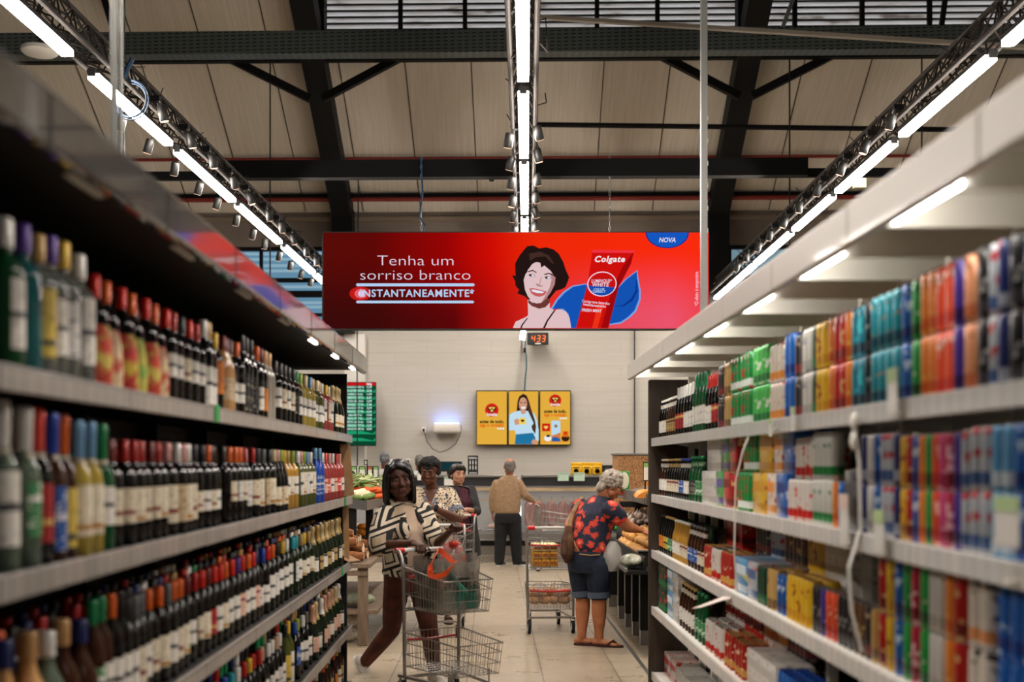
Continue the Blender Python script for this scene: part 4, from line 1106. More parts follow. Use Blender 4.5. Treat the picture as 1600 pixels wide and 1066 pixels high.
# green shelf tags, cardboard leaning at the end
for x, y, i in ((340, 640, 0), (540, 785, 1), (536, 889, 2)):
    zz = LZ[i]
    Y = (LX + .012) * F / (x - CX)
    Y = min(Y, 8.04)
    tag(MB().box((LX + .009, Y - .035, zz - .05), (LX + .012, Y + .035, zz + .012)).build('shelf_tag', mat('tag_green', rgb(20, 146, 66), .5)), f'small green tag clipped on the {LNAME[i]} wine shelf edge', 'tag')
e = MB().bar((LX + .0, 8.000, LZ[1] + .01), (LX - .03, 7.984, LZ[0] - .06), .07, .006, up=(0, 1, 0)).build('cardboard_strip', M_CARD)
tag(e, 'brown cardboard strip leaning at the produce end of the second wine shelf', 'cardboard')
e = MB().bar((LX - .02, 8.016, LZ[2] + .01), (LX - .03, 8.024, LZ[1] - .06), .04, .006, up=(0, 1, 0)).build('cardboard_strip', M_CARD)
tag(e, 'narrow cardboard strip standing at the produce end of the third wine shelf', 'cardboard')
e = MB().add([(LX + .005, 7.920, LZ[2] + .01), (LX + .06, 8.160, LZ[2] + .0), (LX - .04, 8.200, LZ[2] + .04), (LX - .09, 7.960, LZ[2] + .05)], [(0, 1, 2, 3)]).add([(LX + .005, 7.920, LZ[2] + .014), (LX + .06, 8.160, LZ[2] + .004), (LX - .04, 8.200, LZ[2] + .044), (LX - .09, 7.960, LZ[2] + .054)], [(3, 2, 1, 0)]).build('cardboard_flap', M_CARD)
tag(e, 'folded cardboard flap sticking out of the third wine shelf end', 'cardboard')
# ================================================================== WHITE BEER AND SOFT DRINK SHELVING
RX = 1.144
RZ = [1.775, 1.38, .985, .585, .12]
M_RWHITE = mat('shelf_white', rgb(228, 225, 217), .45)
M_DKWOOD = noisemat('dark_end_board', [(.3, rgb(52, 42, 34)), (.7, rgb(66, 54, 44))], 6, .5, stretch=(4, 4, .6))
M_LEDR = glow('shelf_lamp_bright', (1, .95, .88, 1), SHELF_L * 4)
for k in range(N_MOD):
    y1 = 10.1 * K - k * MODR; y0 = y1 - MODR + .002
    root = empty('shelving_unit', (RX + .24, (y0 + y1) / 2, 0))
    o = Vector(root.location)
    R = lambda mb: mb.xf(Matrix.Translation(-o))
    R(MB().box((RX + .47, y0, 0), (RX + .49, y1, 1.70))).build('back_panel', M_BLACK, root)
    for dy in (0, MODR / 2):
        R(MB().box((RX + .25, y1 - .05 - dy, .0), (RX + .29, y1 - .01 - dy, 2.26))).build('upright', M_RWHITE, root)
    R(MB().box((RX + .02, y0, 0), (RX + .47, y1, .09))).build('plinth', M_BLACK, root)
    for i, z in enumerate(RZ):
        s = R(MB().box((RX + .004, y0, z - .025), (RX + .47, y1, z))).build('shelf', M_RWHITE, root)
        R(MB().rbox((RX - .01, y0 + .002, z - .052), (RX + .004, y1 - .002, z + .006), .003)).build('price_strip', M_STRIPW, s)
        for dy in (.03, .03 + MODR / 2):
            br = MB().add([(RX + .45, y1 - dy, z - .025), (RX + .1, y1 - dy, z - .025), (RX + .45, y1 - dy, z - .1), (RX + .45, y1 - dy - .006, z - .025), (RX + .1, y1 - dy - .006, z - .025), (RX + .45, y1 - dy - .006, z - .1)],
                   [(0, 1, 2), (5, 4, 3), (0, 3, 4, 1), (1, 4, 5, 2), (2, 5, 3, 0)])
            R(br).build('shelf_bracket', M_RWHITE, s)
    c = R(MB().rbox((.965, y0, 2.195), (.995, y1, 2.305), .006)).build('canopy', mat('fascia_white', rgb(194, 188, 180), .34, coat=.08), root)
    R(MB().box((.995, y0, 2.285), (RX + 1.0, y1, 2.3))).build('canopy_roof', M_RWHITE, c)
    rb_ = MB()
    for q in range(2):
        yy = y0 + (q + .5) * MODR / 2
        rb_.add([(.995, yy, 2.2), (RX + .9, yy, 2.2), (RX + .9, yy + .015, 2.285), (.995, yy + .015, 2.285), (.995, yy + .012, 2.2), (RX + .9, yy + .012, 2.2), (RX + .9, yy + .03, 2.285), (.995, yy + .03, 2.285)],
                [(0, 1, 2, 3), (7, 6, 5, 4), (0, 4, 5, 1), (3, 2, 6, 7), (1, 5, 6, 2), (0, 3, 7, 4)])
    R(rb_).build('canopy_rib', M_RWHITE, c)
    R(MB().box((1.003, y0 + .2, 2.2), (1.02, y1 - .24, 2.222))).build('canopy_lamp', M_LEDR, c)
    if k == 0:
        R(MB().rbox((RX - .03, 10.1 * K, 0), (RX + .55, 10.1 * K + .03, 2.2), .02)).build('end_panel', M_DKWOOD, root)
    tag(root, f'white drinks shelving unit with pale canopy, {nth(k + 1)} from the produce end', 'shelving', 'row of white drinks shelving units')

# ---------------------------------------------------------------- drinks
PAL = dict(stargreen=((26, 128, 62), (220, 226, 220), (180, 30, 30)), green=((38, 150, 66), (24, 90, 44), (220, 220, 210)), lime=((72, 186, 84), (40, 120, 60), (230, 230, 220)), dgreen=((16, 62, 40), (20, 110, 60), (180, 40, 36)), white=((206, 202, 196), (176, 172, 166), (150, 150, 156)),
  redwhite=((204, 196, 188), (180, 30, 26), (196, 60, 40)), red=((178, 26, 24), (120, 12, 14), (214, 180, 120)), redgold=((168, 36, 24), (200, 150, 70), (220, 200, 170)), yellow=((216, 172, 34), (196, 142, 20), (150, 70, 20)), gold=((190, 152, 86), (120, 92, 50), (90, 60, 30)), blue=((24, 92, 172), (16, 52, 122), (190, 214, 236)),
  navy=((22, 36, 92), (150, 156, 172), (190, 40, 40)), sky=((84, 150, 196), (200, 214, 226), (220, 200, 90)), teal=((24, 140, 156), (14, 82, 100), (170, 120, 80)), deepteal=((10, 116, 136), (10, 50, 66), (60, 190, 200)), orange=((226, 128, 40), (210, 96, 30), (240, 190, 90)), redorange=((222, 78, 40), (196, 50, 36), (240, 200, 180)),
  peach=((222, 150, 108), (200, 110, 70), (120, 70, 50)), black=((20, 20, 22), (60, 60, 66), (150, 150, 150)), purple=((70, 48, 140), (40, 26, 90), (200, 180, 220)), pink=((206, 70, 126), (170, 40, 90), (240, 190, 210)), crimson=((176, 24, 60), (120, 14, 40), (230, 180, 190)), silver=((168, 174, 182), (60, 90, 140), (180, 40, 50)),
  whiteorange=((216, 206, 192), (220, 140, 60), (200, 60, 40)), whitegreen=((206, 206, 200), (30, 130, 64), (30, 110, 60)), brown=((92, 60, 34), (50, 32, 20), (190, 150, 90)), dark=((36, 32, 32), (120, 36, 40), (170, 150, 130)), greenpurple=((52, 150, 70), (96, 80, 150), (220, 190, 60)), cowprint=((206, 196, 184), (200, 130, 80), (60, 46, 40)))
def can_mat(n, wrap=False):
    key = ('wrap_' if wrap else 'can_') + n
    if key in MATS: return MATS[key]
    base, sec, acc = PAL[n]
    m = mat(key, rgb(*base), .28 if wrap else .3, .0 if wrap else .25, coat=.4)
    nt, b, N, L = nodes(m)
    tc = N('ShaderNodeTexCoord'); sx = N('ShaderNodeSeparateXYZ'); L(tc.outputs['Object'], sx.inputs[0])
    nz = N('ShaderNodeTexNoise'); nz.inputs['Scale'].default_value = 26; nz.inputs['Detail'].default_value = 1
    mp = N('ShaderNodeMapping'); mp.inputs['Location'].default_value = (len(n) * 1.3, len(n) * .7, ord(n[0]) * .1)
    L(tc.outputs['Object'], mp.inputs['Vector']); L(mp.outputs['Vector'], nz.inputs['Vector'])
    g = N('ShaderNodeMath'); g.operation = 'GREATER_THAN'; g.inputs[1].default_value = .63; L(nz.outputs['Fac'], g.inputs[0])
    a = N('ShaderNodeMix'); a.data_type = 'RGBA'; a.inputs[6].default_value = rgb(*base); a.inputs[7].default_value = rgb(*acc); L(g.outputs[0], a.inputs['Factor'])
    c = N('ShaderNodeMath'); c.operation = 'COMPARE'; c.inputs[1].default_value = .03; c.inputs[2].default_value = .016; L(sx.outputs['Z'], c.inputs[0])
    d = N('ShaderNodeMix'); d.data_type = 'RGBA'; d.inputs[7].default_value = rgb(*sec); L(c.outputs[0], d.inputs['Factor']); L(a.outputs[2], d.inputs[6])
    L(d.outputs[2], b.inputs['Base Color'])
    return m
CANS = {}
def can_meshes(r, h):
    k = (r, h)
    if k not in CANS:
        CANS[k] = (MB().lathe([(0, .0), (r * .8, 0), (r, .008), (r, h - .014), (r * .86, h - .003), (r * .86, h - .004)], 16).mesh('can_body', None, 50),
                   MB().lathe([(r * .86, h - .006), (r * .88, h), (r * .82, h), (r * .8, h - .005), (0, h - .005)], 16).mesh('can_lid', None, 50))
    return CANS[k]
M_LID = mat('can_lid', rgb(190, 190, 190), .25, .9)
WR = {}
def wrap_mesh(n, r, h, deep=2):
    k = (n, r, h, deep)
    if k not in WR:
        q = r + .0015
        pts = []
        def arcs(cx, cy, a0, a1, m=6):
            for i in range(m + 1):
                a = a0 + (a1 - a0) * i / m
                pts.append((cx + q * math.cos(a), cy + q * math.sin(a)))
        L_, D_ = (n - 1) * 2 * r, (deep - 1) * 2 * r
        for i in range(n): arcs(-D_ / 2, L_ / 2 - i * 2 * r, PI * .58, PI * 1.42) if 0 < i < n - 1 else arcs(-D_ / 2, L_ / 2 - i * 2 * r, PI * (.5 if i == 0 else .58), PI * (1.5 if i == n - 1 else 1.42))
        for i in range(n)[::-1]: arcs(D_ / 2, L_ / 2 - i * 2 * r, -PI * (.5 if i == n - 1 else .42), PI * (.5 if i == 0 else .42))
        m = MB(); z0, z1 = .002, h * .8
        b = len(pts)
        m.add([(x, y, z0) for x, y in pts] + [(x, y, z1) for x, y in pts], [[i, (i + 1) % b, b + (i + 1) % b, b + i] for i in range(b)])
        WR[k] = m.mesh('pack_wrap', None, 60)
    return WR[k]
STAR = [(.0115 * (1 if i % 2 == 0 else .42) * math.sin(PI * i / 5), .0115 * (1 if i % 2 == 0 else .42) * math.cos(PI * i / 5)) for i in range(10)]
star_me = MB().add([(-.0348 + abs(x) * .12, x, .09 + y) for x, y in STAR], [list(range(10))[::-1]]).mesh('star', None)
M_STAR = mat('star_red', rgb(190, 24, 26), .4)
def can_pack(loc, n, r, h, col, label, group, capcol=None):
    e = inst('can_pack', wrap_mesh(n, r, h), can_mat(col, True), loc)
    cb_, cl_ = can_meshes(r, h)
    for i in range(n):
        for j in (-1, 1):
            c = inst('can', cb_, capcol or can_mat(col), (j * r, (i - (n - 1) / 2) * 2 * r, 0), e)
            inst('can_lid', cl_, CP[{'redgold': 'gold', 'gold': 'gold', 'yellow': 'gold', 'stargreen': 'green', 'blue': 'blue', 'red': 'red'}.get(col, 'grey')] if col in ('redgold', 'gold', 'yellow', 'stargreen', 'blue', 'red') else M_LID, (0, 0, 0), c)
        if col == 'stargreen': inst('star_mark', star_me, M_STAR, (-r - .0005, (i - (n - 1) / 2) * 2 * r, 0), e)
    return tag(e, label, 'pack of cans', group)
def one_can(loc, r, h, col, label, group):
    cb_, cl_ = can_meshes(r, h)
    e = inst('drink_can', cb_, can_mat(col), loc, rz=rng.uniform(-.4, .4) + PI)
    inst('can_lid', cl_, M_LID, (0, 0, 0), e)
    return tag(e, label, 'can', group)
BOXES = {}
def carton(loc, d, w, h, col, label, group):
    k = (round(d, 2), round(w, 2), round(h, 2))
    if k not in BOXES:
        BOXES[k] = (MB().rbox((-d / 2, -w / 2, 0), (d / 2, w / 2, h), .008, 2).mesh('carton', None, 40), MB().rbox((-d / 2 - .001, -w / 2 + .012, h * .55), (-d / 2 + .004, w / 2 - .012, h * .8), .001, 1).mesh('printed_band', None),
                    MB().box((-d / 2 + .01, -.006, h), (d / 2 - .01, .006, h + .001)).mesh('top_seam', None))
    a, b, c = BOXES[k]
    base, sec, acc = PAL[col]
    e = inst('beverage_carton', a, can_mat(col, True), loc)
    inst('printed_band', b, mat('band_' + col, rgb(*sec), .4), (0, 0, 0), e); inst('top_seam', c, mat('band_' + col, rgb(*sec), .4), (0, 0, 0), e)
    return tag(e, label, 'carton', group)
BT['longneck'] = dict(body=prof_mesh('beer_body', [(0, 0), (.028, 0), (.0305, .005), (.0305, .125), (.026, .15), (.0145, .18), (.0125, .2), (.0125, .225), (0, .225)]), cap=prof_mesh('beer_cap', [(.0145, .217), (.0145, .226), (.011, .23), (0, .23)], 14),
                      label=arc_label('beer_label', .0308, .035, .105, 3.4), neck=arc_label('beer_neck', .0165, .178, .2, 4.5), h=.23, r=.0305)
BT['foilneck'] = dict(body=BT['longneck']['body'], cap=prof_mesh('beer_foil', [(.0158, .175), (.0138, .2), (.014, .226), (.011, .23), (0, .23)], 14), label=BT['longneck']['label'], neck=None, h=.23, r=.0305)

RN = ['top', 'second', 'third', 'fourth', 'bottom']
# (far x, near x, kind, colours, height, tiers, setback)
RS = [
 [(1028, 1046, 'longneck', ('dark', 'white', ['white'], 'white'), 1.16, 1, 0), (1046, 1060, 'longneck', ('brown', 'white', ['gold'], 'white'), 1.16, 1, 0), (1060, 1088, 'foilneck', ('dark', 'white', ['red', 'white'], None), 1.35, 1, 0), (1088, 1108, 'foilneck', ('emerald', 'green', ['white'], None), 1.5, 1, 0), (1108, 1128, 'foilneck', ('dark', 'red', ['white', 'red'], None), 1.35, 1, 0),
  (1130, 1150, 'pack', ['dark', 'gold'], .165, 2, 0), (1150, 1184, 'pack', ['stargreen'], .17, 2, 0), (1186, 1198, 'pack', ['lime'], .17, 2, 0), (1199, 1211, 'pack', ['lime'], .17, 2, 0), (1212, 1234, 'pack', ['whiteorange'], .16, 2, 0), (1235, 1252, 'pack', ['blue'], .17, 2, 0), (1253, 1268, 'pack', ['dark'], .16, 2, 0), (1269, 1284, 'pack', ['white', 'dgreen'], .165, 2, 0),
  (1286, 1304, 'pack', ['yellow'], .165, 2, 0), (1305, 1316, 'can', ['orange'], .165, 2, 0), (1317, 1332, 'pack', ['red'], .165, 2, 0), (1333, 1342, 'can', ['orange'], .165, 2, 0), (1343, 1364, 'pack', ['deepteal'], .165, 2, 0), (1365, 1372, 'can', ['black'], .165, 2, 0), (1373, 1420, 'can', ['teal'], .168, 2, 0), (1421, 1436, 'can', ['blue'], .168, 2, 0), (1437, 1452, 'can', ['green', 'yellow'], .168, 2, 0),
  (1453, 1478, 'can', ['orange'], .172, 2, 0), (1479, 1504, 'pack', ['redorange'], .172, 2, 0), (1505, 1518, 'can', ['purple'], .172, 2, 0), (1519, 1540, 'can', ['peach'], .172, 2, 0), (1541, 1560, 'can', ['black'], .172, 2, 0), (1562, 1590, 'can', ['silver', 'navy'], .172, 2, 0), (1591, 1640, 'can', ['black', 'navy', 'crimson'], .172, 2, 0)],
 [(1028, 1047, 'longneck', ('brown', 'cream', ['white'], 'white'), 1.1, 1, 0), (1047, 1066, 'longneck', ('dark', 'gold', ['cream'], 'gold'), 1.1, 1, 0), (1066, 1082, 'longneck', ('dark', 'blue', ['blue', 'white'], 'white'), 1.1, 1, 0), (1082, 1102, 'longneck', ('emerald', 'green', ['black', 'green'], 'green'), 1.15, 1, 0),
  (1104, 1126, 'box', ['white'], .18, 2, 0), (1127, 1150, 'box', ['greenpurple', 'red'], .18, 2, 0), (1151, 1159, 'can', ['red'], .17, 1, 0), (1160, 1184, 'pack', ['stargreen'], .18, 2, 0), (1185, 1207, 'box', ['yellow'], .18, 2, 0), (1208, 1222, 'box', ['whiteorange'], .18, 2, 0), (1223, 1240, 'box', ['blue'], .18, 2, 0), (1241, 1280, 'pack', ['redwhite'], .16, 2, 0), (1281, 1312, 'can', ['whitegreen'], .165, 2, 0),
  (1313, 1320, 'can', ['orange'], .16, 1, 0), (1321, 1330, 'can', ['blue'], .16, 1, 0), (1331, 1356, 'box', ['black'], .2, 1, 0), (1358, 1388, 'can', ['navy', 'white', 'blue'], .155, 2, 0), (1389, 1420, 'can', ['silver', 'navy'], .155, 2, 0), (1421, 1530, 'can', ['crimson_', ], .15, 2, 0), (1531, 1640, 'can', ['silver', 'sky', 'blue'], .155, 2, 0)],
 [(1028, 1042, 'longneck', ('dark', 'black', ['orange'], None), 1.12, 1, 0), (1042, 1056, 'longneck', ('dark', 'gold', ['yellow', 'green'], None), 1.12, 1, 0), (1056, 1080, 'longneck', ('straw', 'white', ['white', 'cream'], None), 1.1, 1, 0), (1080, 1106, 'longneck', ('brown', 'grey', ['blue', 'cream'], 'white'), 1.1, 1, 0),
  (1108, 1132, 'pack', ['redgold', 'redwhite'], .17, 1, 0), (1133, 1154, 'pack', ['redgold'], .17, 1, 0), (1156, 1176, 'box', ['sky'], .17, 1, 0), (1177, 1192, 'box', ['silver'], .17, 1, 0), (1193, 1206, 'can', ['dgreen'], .165, 1, 0), (1207, 1223, 'pack', ['gold'], .17, 1, 0), (1224, 1237, 'can', ['blue'], .165, 1, 0), (1239, 1278, 'pack', ['yellow'], .178, 1, 0), (1281, 1300, 'can', ['black', 'purple'], .17, 1, 0),
  (1301, 1320, 'can', ['redorange'], .17, 1, 0), (1321, 1344, 'can', ['black'], .17, 1, 0), (1345, 1384, 'can', ['brown', 'dark', 'gold'], .17, 1, 0), (1386, 1396, 'can', ['red'], .165, 2, 0), (1397, 1409, 'can', ['yellow'], .165, 2, 0), (1410, 1423, 'can', ['blue'], .165, 2, 0), (1424, 1437, 'can', ['green'], .165, 2, 0), (1438, 1449, 'can', ['crimson'], .165, 2, 0), (1450, 1466, 'can', ['green'], .165, 2, 0), (1467, 1490, 'can', ['white'], .165, 2, 0),
  (1492, 1520, 'can', ['orange', 'red'], .165, 2, 0), (1522, 1572, 'pack', ['cowprint'], .17, 2, 0), (1574, 1640, 'pack', ['blue'], .17, 2, 0)],
 [(1028, 1048, 'pack', ['dgreen'], .165, 2, 0), (1049, 1066, 'box', ['sky', 'white'], .17, 2, 0), (1067, 1090, 'longneck', ('brown', 'gold', ['white'], 'cream'), 1.2, 1, 0), (1091, 1108, 'longneck', ('emerald', 'green', ['green'], None), 1.2, 1, 0), (1109, 1138, 'pack', ['redwhite'], .17, 1, 0), (1139, 1174, 'pack', ['redgold'], .17, 1, 0), (1176, 1222, 'box', ['white'], .17, 1, 0), (1224, 1262, 'pack', ['blue'], .17, 1, 0), (1264, 1330, 'pack', ['red', 'gold'], .17, 1, 0)],
 [(1034, 1062, 'box', ['redwhite'], .16, 1, .04), (1063, 1090, 'box', ['white'], .14, 1, .04), (1091, 1120, 'box', ['dgreen'], .15, 1, .04), (1121, 1150, 'box', ['greenpurple'], .15, 1, .04)],
]
RAINBOW = ['yellow', 'red', 'blue', 'orange', 'green', 'redorange', 'pink', 'crimson', 'purple', 'silver']
# packs set back on the pile behind the front row
RB = [[], [(1118, 1145, 'box', ['white'], .18, 1.38 + .18), ], [(1130, 1158, 'box', ['red'], .2, .985 + .17), (1180, 1200, 'pack', ['dark'], .17, .985 + .17), (1201, 1222, 'pack', ['silver'], .17, .985 + .17), (1224, 1256, 'pack', ['brown'], .17, .985 + .17), (1258, 1284, 'pack', ['yellow'], .17, .985 + .17), (1286, 1320, 'box', ['white'], .16, .985 + .17)],
      [(1132, 1160, 'pack', ['redwhite'], .17, .585 + .17), (1161, 1190, 'pack', ['red'], .17, .585 + .17), (1191, 1225, 'box', ['whiteorange'], .17, .585 + .17), (1226, 1262, 'pack', ['dark'], .17, .585 + .17)], []]
WORD = dict(stargreen='green star-marked', lime='bright green', dgreen='dark green', redwhite='white and red', redgold='red and gold', deepteal='deep teal', redorange='red-orange', whiteorange='white and orange', whitegreen='white and green', greenpurple='green and purple', cowprint='cream patterned', sky='sky blue')
seq = {}
def num(si, what):
    seq[(si, what)] = seq.get((si, what), 0) + 1
    return nth(seq[(si, what)])
def place_item(si, kind, col, X, y, z, room, h, tier):
    t = ['', ', upper tier', ', back row', ', back row top'][tier]
    w = WORD.get(col, col)
    g = lambda what: f'{what} on the {RN[si]} drinks shelf'
    if kind == 'pack':
        r = .033
        n = max(2, min(6, int(room / (2 * r))))
        can_pack((X + 2 * r, y, z), n, r, h, col, f'{w} pack of cans{t}, {RN[si]} drinks shelf, {num(si, ("pack", tier))} from produce end', g('packs of cans'))
    elif kind == 'can':
        r = min(.029, room / 2 - .0008)
        one_can((X + r, y, z), r, h, col, f'{w} drink can{t}, {RN[si]} drinks shelf, {num(si, ("can", tier))} from produce end', g('cans'))
    elif kind == 'box':
        carton((X + .09, y, z), .17, room * .96, h, col, f'{w} drinks carton{t}, {RN[si]} drinks shelf, {num(si, ("box", tier))} from produce end', g('cartons'))
for si, segs in enumerate(RS):
    z = RZ[si] + .001
    items = []
    for (xa, xb, kind, cols, h, tiers, sb) in segs:
        X = RX + .03 + sb
        Xc = X + .033
        yf, yn = Xc * F / (xa - CX), Xc * F / (xb - CX)
        yf = min(yf, 8.04)
        ln = yf - yn
        if kind in ('longneck', 'foilneck'):
            n = max(2, int(round(ln / .1)))
            for i in range(n):
                items.append((yf - (i + .5) * ln / n, kind, (cols[0], cols[1], cols[2][(i * len(cols[2])) // n], cols[3]), ln / n, h, 0, X))
        else:
            per = {'pack': .4, 'can': .0595, 'box': .4}[kind]
            n = max(1, int(round(ln / per))) if kind == 'can' else max(len(cols), int(math.ceil(ln / per)))
            cs = RAINBOW if cols[0] == 'crimson_' else cols
            if cs is RAINBOW: n = 10
            for tr in range(tiers):
                for i in range(n):
                    c = cs[(i * len(cs)) // n]
                    items.append((yf - (i + .5) * ln / n, kind, c, ln / n, h, tr, X + (.03 if tr and kind != 'can' and si == 1 else 0)))
    items.sort(key=lambda q: (q[5], -q[0]))
    for (y, kind, c, room, h, tr, X) in items:
        if kind in ('longneck', 'foilneck'):
            k = num(si, 'bottle')
            col = {'emerald': 'green', 'straw': 'golden'}.get(c[0], c[0])
            bottle(kind, (X + .033, y, z), c[0], c[1], c[2], f'{col} beer bottle, {RED[c[1]]} cap, {LN[c[2]]} label, {RN[si]} drinks shelf, {k} from produce end', f'beer bottles on the {RN[si]} drinks shelf', 'beer_bottle', neck=c[3], rz=PI + rng.uniform(-.3, .3), zs=h)
            continue
        place_item(si, kind, c, X, y, z + tr * h, room, h, tr)
for si, segs in enumerate(RB):
    for (xa, xb, kind, cols, h, zz) in segs:
        X = RX + .19
        yf, yn = X * F / (xa - CX), X * F / (xb - CX)
        n = max(1, int(math.ceil((yf - yn) / .4)))
        for i in range(n):
            y = yf - (i + .5) * (yf - yn) / n
            # the pile it stands on
            place_item(si, 'box' if kind == 'box' else 'pack', cols[0], X, y, RZ[si] + .001, (yf - yn) / n, zz - RZ[si] - .001, 2)
            place_item(si, kind, cols[0], X, y, zz + .001, (yf - yn) / n, h, 3)
# bottles behind the beer bottles: nobody could count them
back = MB()
for si in range(4):
    for row in (1, 2):
        y = 6.5
        while y < 7.98:
            if y < 7.9: back.lathe([(0, 0), (.0305, .003), (.0305, .13), (.026, .155), (.014, .185), (.0125, .24), (0, .24)], 8, (RX + .063 + row * .066, y, RZ[si] + .001), rng.choice([0, 0, 1, 2]))
            y += .066
o = back.build('beer_bottle_backstock', [GL['dark'], GL['brown'], GL['emerald']], smooth=50)
tag(o, 'beer bottles standing behind the front bottles of the drinks shelves', 'bottles', kind='stuff')

# hanging clip strips, flyers and price cards on the drinks shelves
def ribbon(name, pts, w, m, label, cat):
    mb = MB()
    q = [Vector(p) for p in pts]
    for a, b in zip(q, q[1:]): mb.bar(a, b, .004, w, up=(0, 1, 0))
    o = mb.build(name, m); return tag(o, label, cat)
X = RX - .03
M_TAPE = mat('white_tape', rgb(206, 202, 196), .5)
Y = X * F / (1335 - CX)
ribbon('hanging_strip', [(X, Y, RZ[0] - .06), (X + .012, Y - .01, 1.6), (X + .02, Y + .005, 1.4), (X - .02, Y - .01, 1.28), (X - .015, Y - .02, 1.15), (X + .01, Y - .04, 1.03)], .024, M_TAPE, 'white plastic strip hanging from the top drinks shelf past the third', 'strip')
e = MB().ell((X, Y, RZ[0] - .045), (.012, .02, .03)).ell((X, Y + .004, RZ[0] - .105), (.012, .02, .03)).build('strip_clip', M_WHITEPAINT, smooth=60); tag(e, 'white clip holding the hanging plastic strip at the top drinks shelf', 'clip')
Y = X * F / (1150 - CX)
ribbon('hanging_strip', [(X, Y - .25, RZ[0] - .06), (X, Y - .15, 1.66), (X - .0, Y, 1.53), (X, Y + .02, 1.4), (X - .01, Y - .01, 1.2), (X, Y - .02, 1.02)], .016, M_TAPE, 'thin white tape dangling in front of the green cartons', 'tape')
Y = X * F / (1135 - CX)
e = MB().add([(X + .01, Y + .12, RZ[2] - .03), (X - .16, Y + .02, RZ[2] - .075), (X - .14, Y - .1, RZ[2] - .055), (X + .02, Y - .04, RZ[2] - .015)], [(0, 1, 2, 3)]).add([(X + .01, Y + .12, RZ[2] - .028), (X - .16, Y + .02, RZ[2] - .073), (X - .14, Y - .1, RZ[2] - .053), (X + .02, Y - .04, RZ[2] - .013)], [(3, 2, 1, 0)]).build('price_flyer', mat('flyer_paper', rgb(224, 206, 198), .6))
tag(e, 'white paper flyer sticking out from the third drinks shelf edge', 'flyer')
for px, py, w, h, i, nm in ((1396, 612, .075, .13, 0, 'beside the blue cans'), (1320, 812, .085, .16, 1, 'under the black carton'), (1375, 832, .085, .13, 1, 'below the navy cans'), (1575, 815, .12, .11, 1, 'by the silver cans'), (1205, 668, .05, .07, 0, 'under white-orange packs'), (1240, 655, .05, .09, 0, 'under the blue packs')):
    Y = X * F / (px - CX); zc = EYE + (CY - py) / F * Y
    e = MB().rbox((X - .004, Y - w / 2, zc - h / 2), (X - .001, Y + w / 2, zc + h / 2), .001, 1).build('price_card', mat('card_white', rgb(208, 204, 198), .5))
    MB().box((X - .0055, Y - w / 2, zc + h * .2), (X - .004, Y + w / 2, zc + h / 2)).build('header_band', mat('card_green', rgb(168, 190, 140), .5) if nm != 'under the black carton' else mat('card_pink', rgb(214, 186, 176), .5), e)
    MB().box((X - .004, Y - .01, RZ[i] - .04), (RX - .009, Y + .01, RZ[i] - .03)).build('card_clip', M_WHITEPAINT, e)
    tag(e, f'white price card with tinted top on the {RN[i]} drinks shelf edge {nm}', 'price card')
# ================================================================== MEAT COUNTER AT THE BACK
CV = 23.1 * K
M_DARKPANEL = mat('counter_dark', rgb(44, 45, 48), .4)
M_GLASS = mat('counter_glass', (1, 1, 1, 1), .03, trans=0, alpha=.1, spec=.6)
M_RAIL = mat('counter_rail', rgb(196, 172, 138), .45)
M_MEAT = noisemat('meat', [(.35, rgb(120, 62, 54)), (.5, rgb(160, 100, 88)), (.66, rgb(204, 156, 140))], 9, .4, stretch=(2.6, 2, .5))
M_MEATP = noisemat('meat_pale', [(.3, rgb(190, 130, 110)), (.6, rgb(214, 168, 146))], 16, .4)
M_LEDC = glow('case_light', (.86, .96, 1, 1), 6)
def zc(py, Y): return EYE + (CY - py) / F * Y
M_GRANITE = noisemat('granite', [(.35, rgb(96, 88, 80)), (.5, rgb(140, 130, 120)), (.65, rgb(170, 160, 148))], 90, .4)
struct('trim_2', MB().box((-3.2, CV - .02, 0), (3.2, CV + 1.0, .115)), M_GRANITE)
for i, (x0, x1) in enumerate(((-3.1, .42), (.5, 3.1))):
    root = empty('meat_display_case', ((x0 + x1) / 2, CV + .5, .115))
    o = Vector(root.location); R = lambda mb: mb.xf(Matrix.Translation(-o))
    R(MB().box((x0, CV + .08, .115), (x1, CV + .9, .26))).build('plinth', mat('case_steel', rgb(136, 128, 120), .4, .3), root)
    R(MB().box((x0, CV + .12, .26), (x1, CV + .9, .36))).build('base_gap', M_BLACK, root)
    R(MB().rbox((x0, CV + .0, .35), (x1, CV + .1, .37), .004)).build('bumper', M_STEEL, root)
    R(MB().box((x0, CV + .06, .37), (x1, CV + .9, .46))).build('front_panel', M_STEEL, root)
    R(MB().box((x0, CV + .85, .46), (x1, CV + .9, 1.28))).build('back_panel', mat('case_back', rgb(186, 176, 166), .4), root)
    R(MB().box((x0, CV + .1, .46), (x1, CV + .85, .5))).build('deck', M_STEEL, root)
    g = R(MB().add([(x0, CV + .06, .46), (x1, CV + .06, .46), (x1, CV + .16, 1.19), (x0, CV + .16, 1.19)], [(0, 1, 2, 3)])).build('front_glass', M_GLASS, root)
    r = R(MB().box((x0, CV + .12, 1.155 if i else 1.165), (x1, CV + .17, 1.215))).build('wooden_rail', M_RAIL, root)
    R(MB().box((x0, CV + .3, 1.0), (x1, CV + .33, 1.02))).build('hanging_bar', M_RAIL, root)
    R(MB().box((x0, CV + .35, 1.16), (x1, CV + .45, 1.18))).build('case_lamp', M_LEDC, root)
    h = R(MB().box((x0, CV + .1, 1.24), (x1, CV + .9, 1.38))).build('top_panel', M_DARKPANEL, root)
    R(MB().rbox((x0, CV + .06, 1.38), (x1, CV + .92, 1.42), .008)).build('counter_top', M_STEEL, h)
    tag(root, 'glass fronted meat display case with hanging meat behind the older woman' if i else 'glass fronted meat display case behind the man in the beige sweater', 'display case')
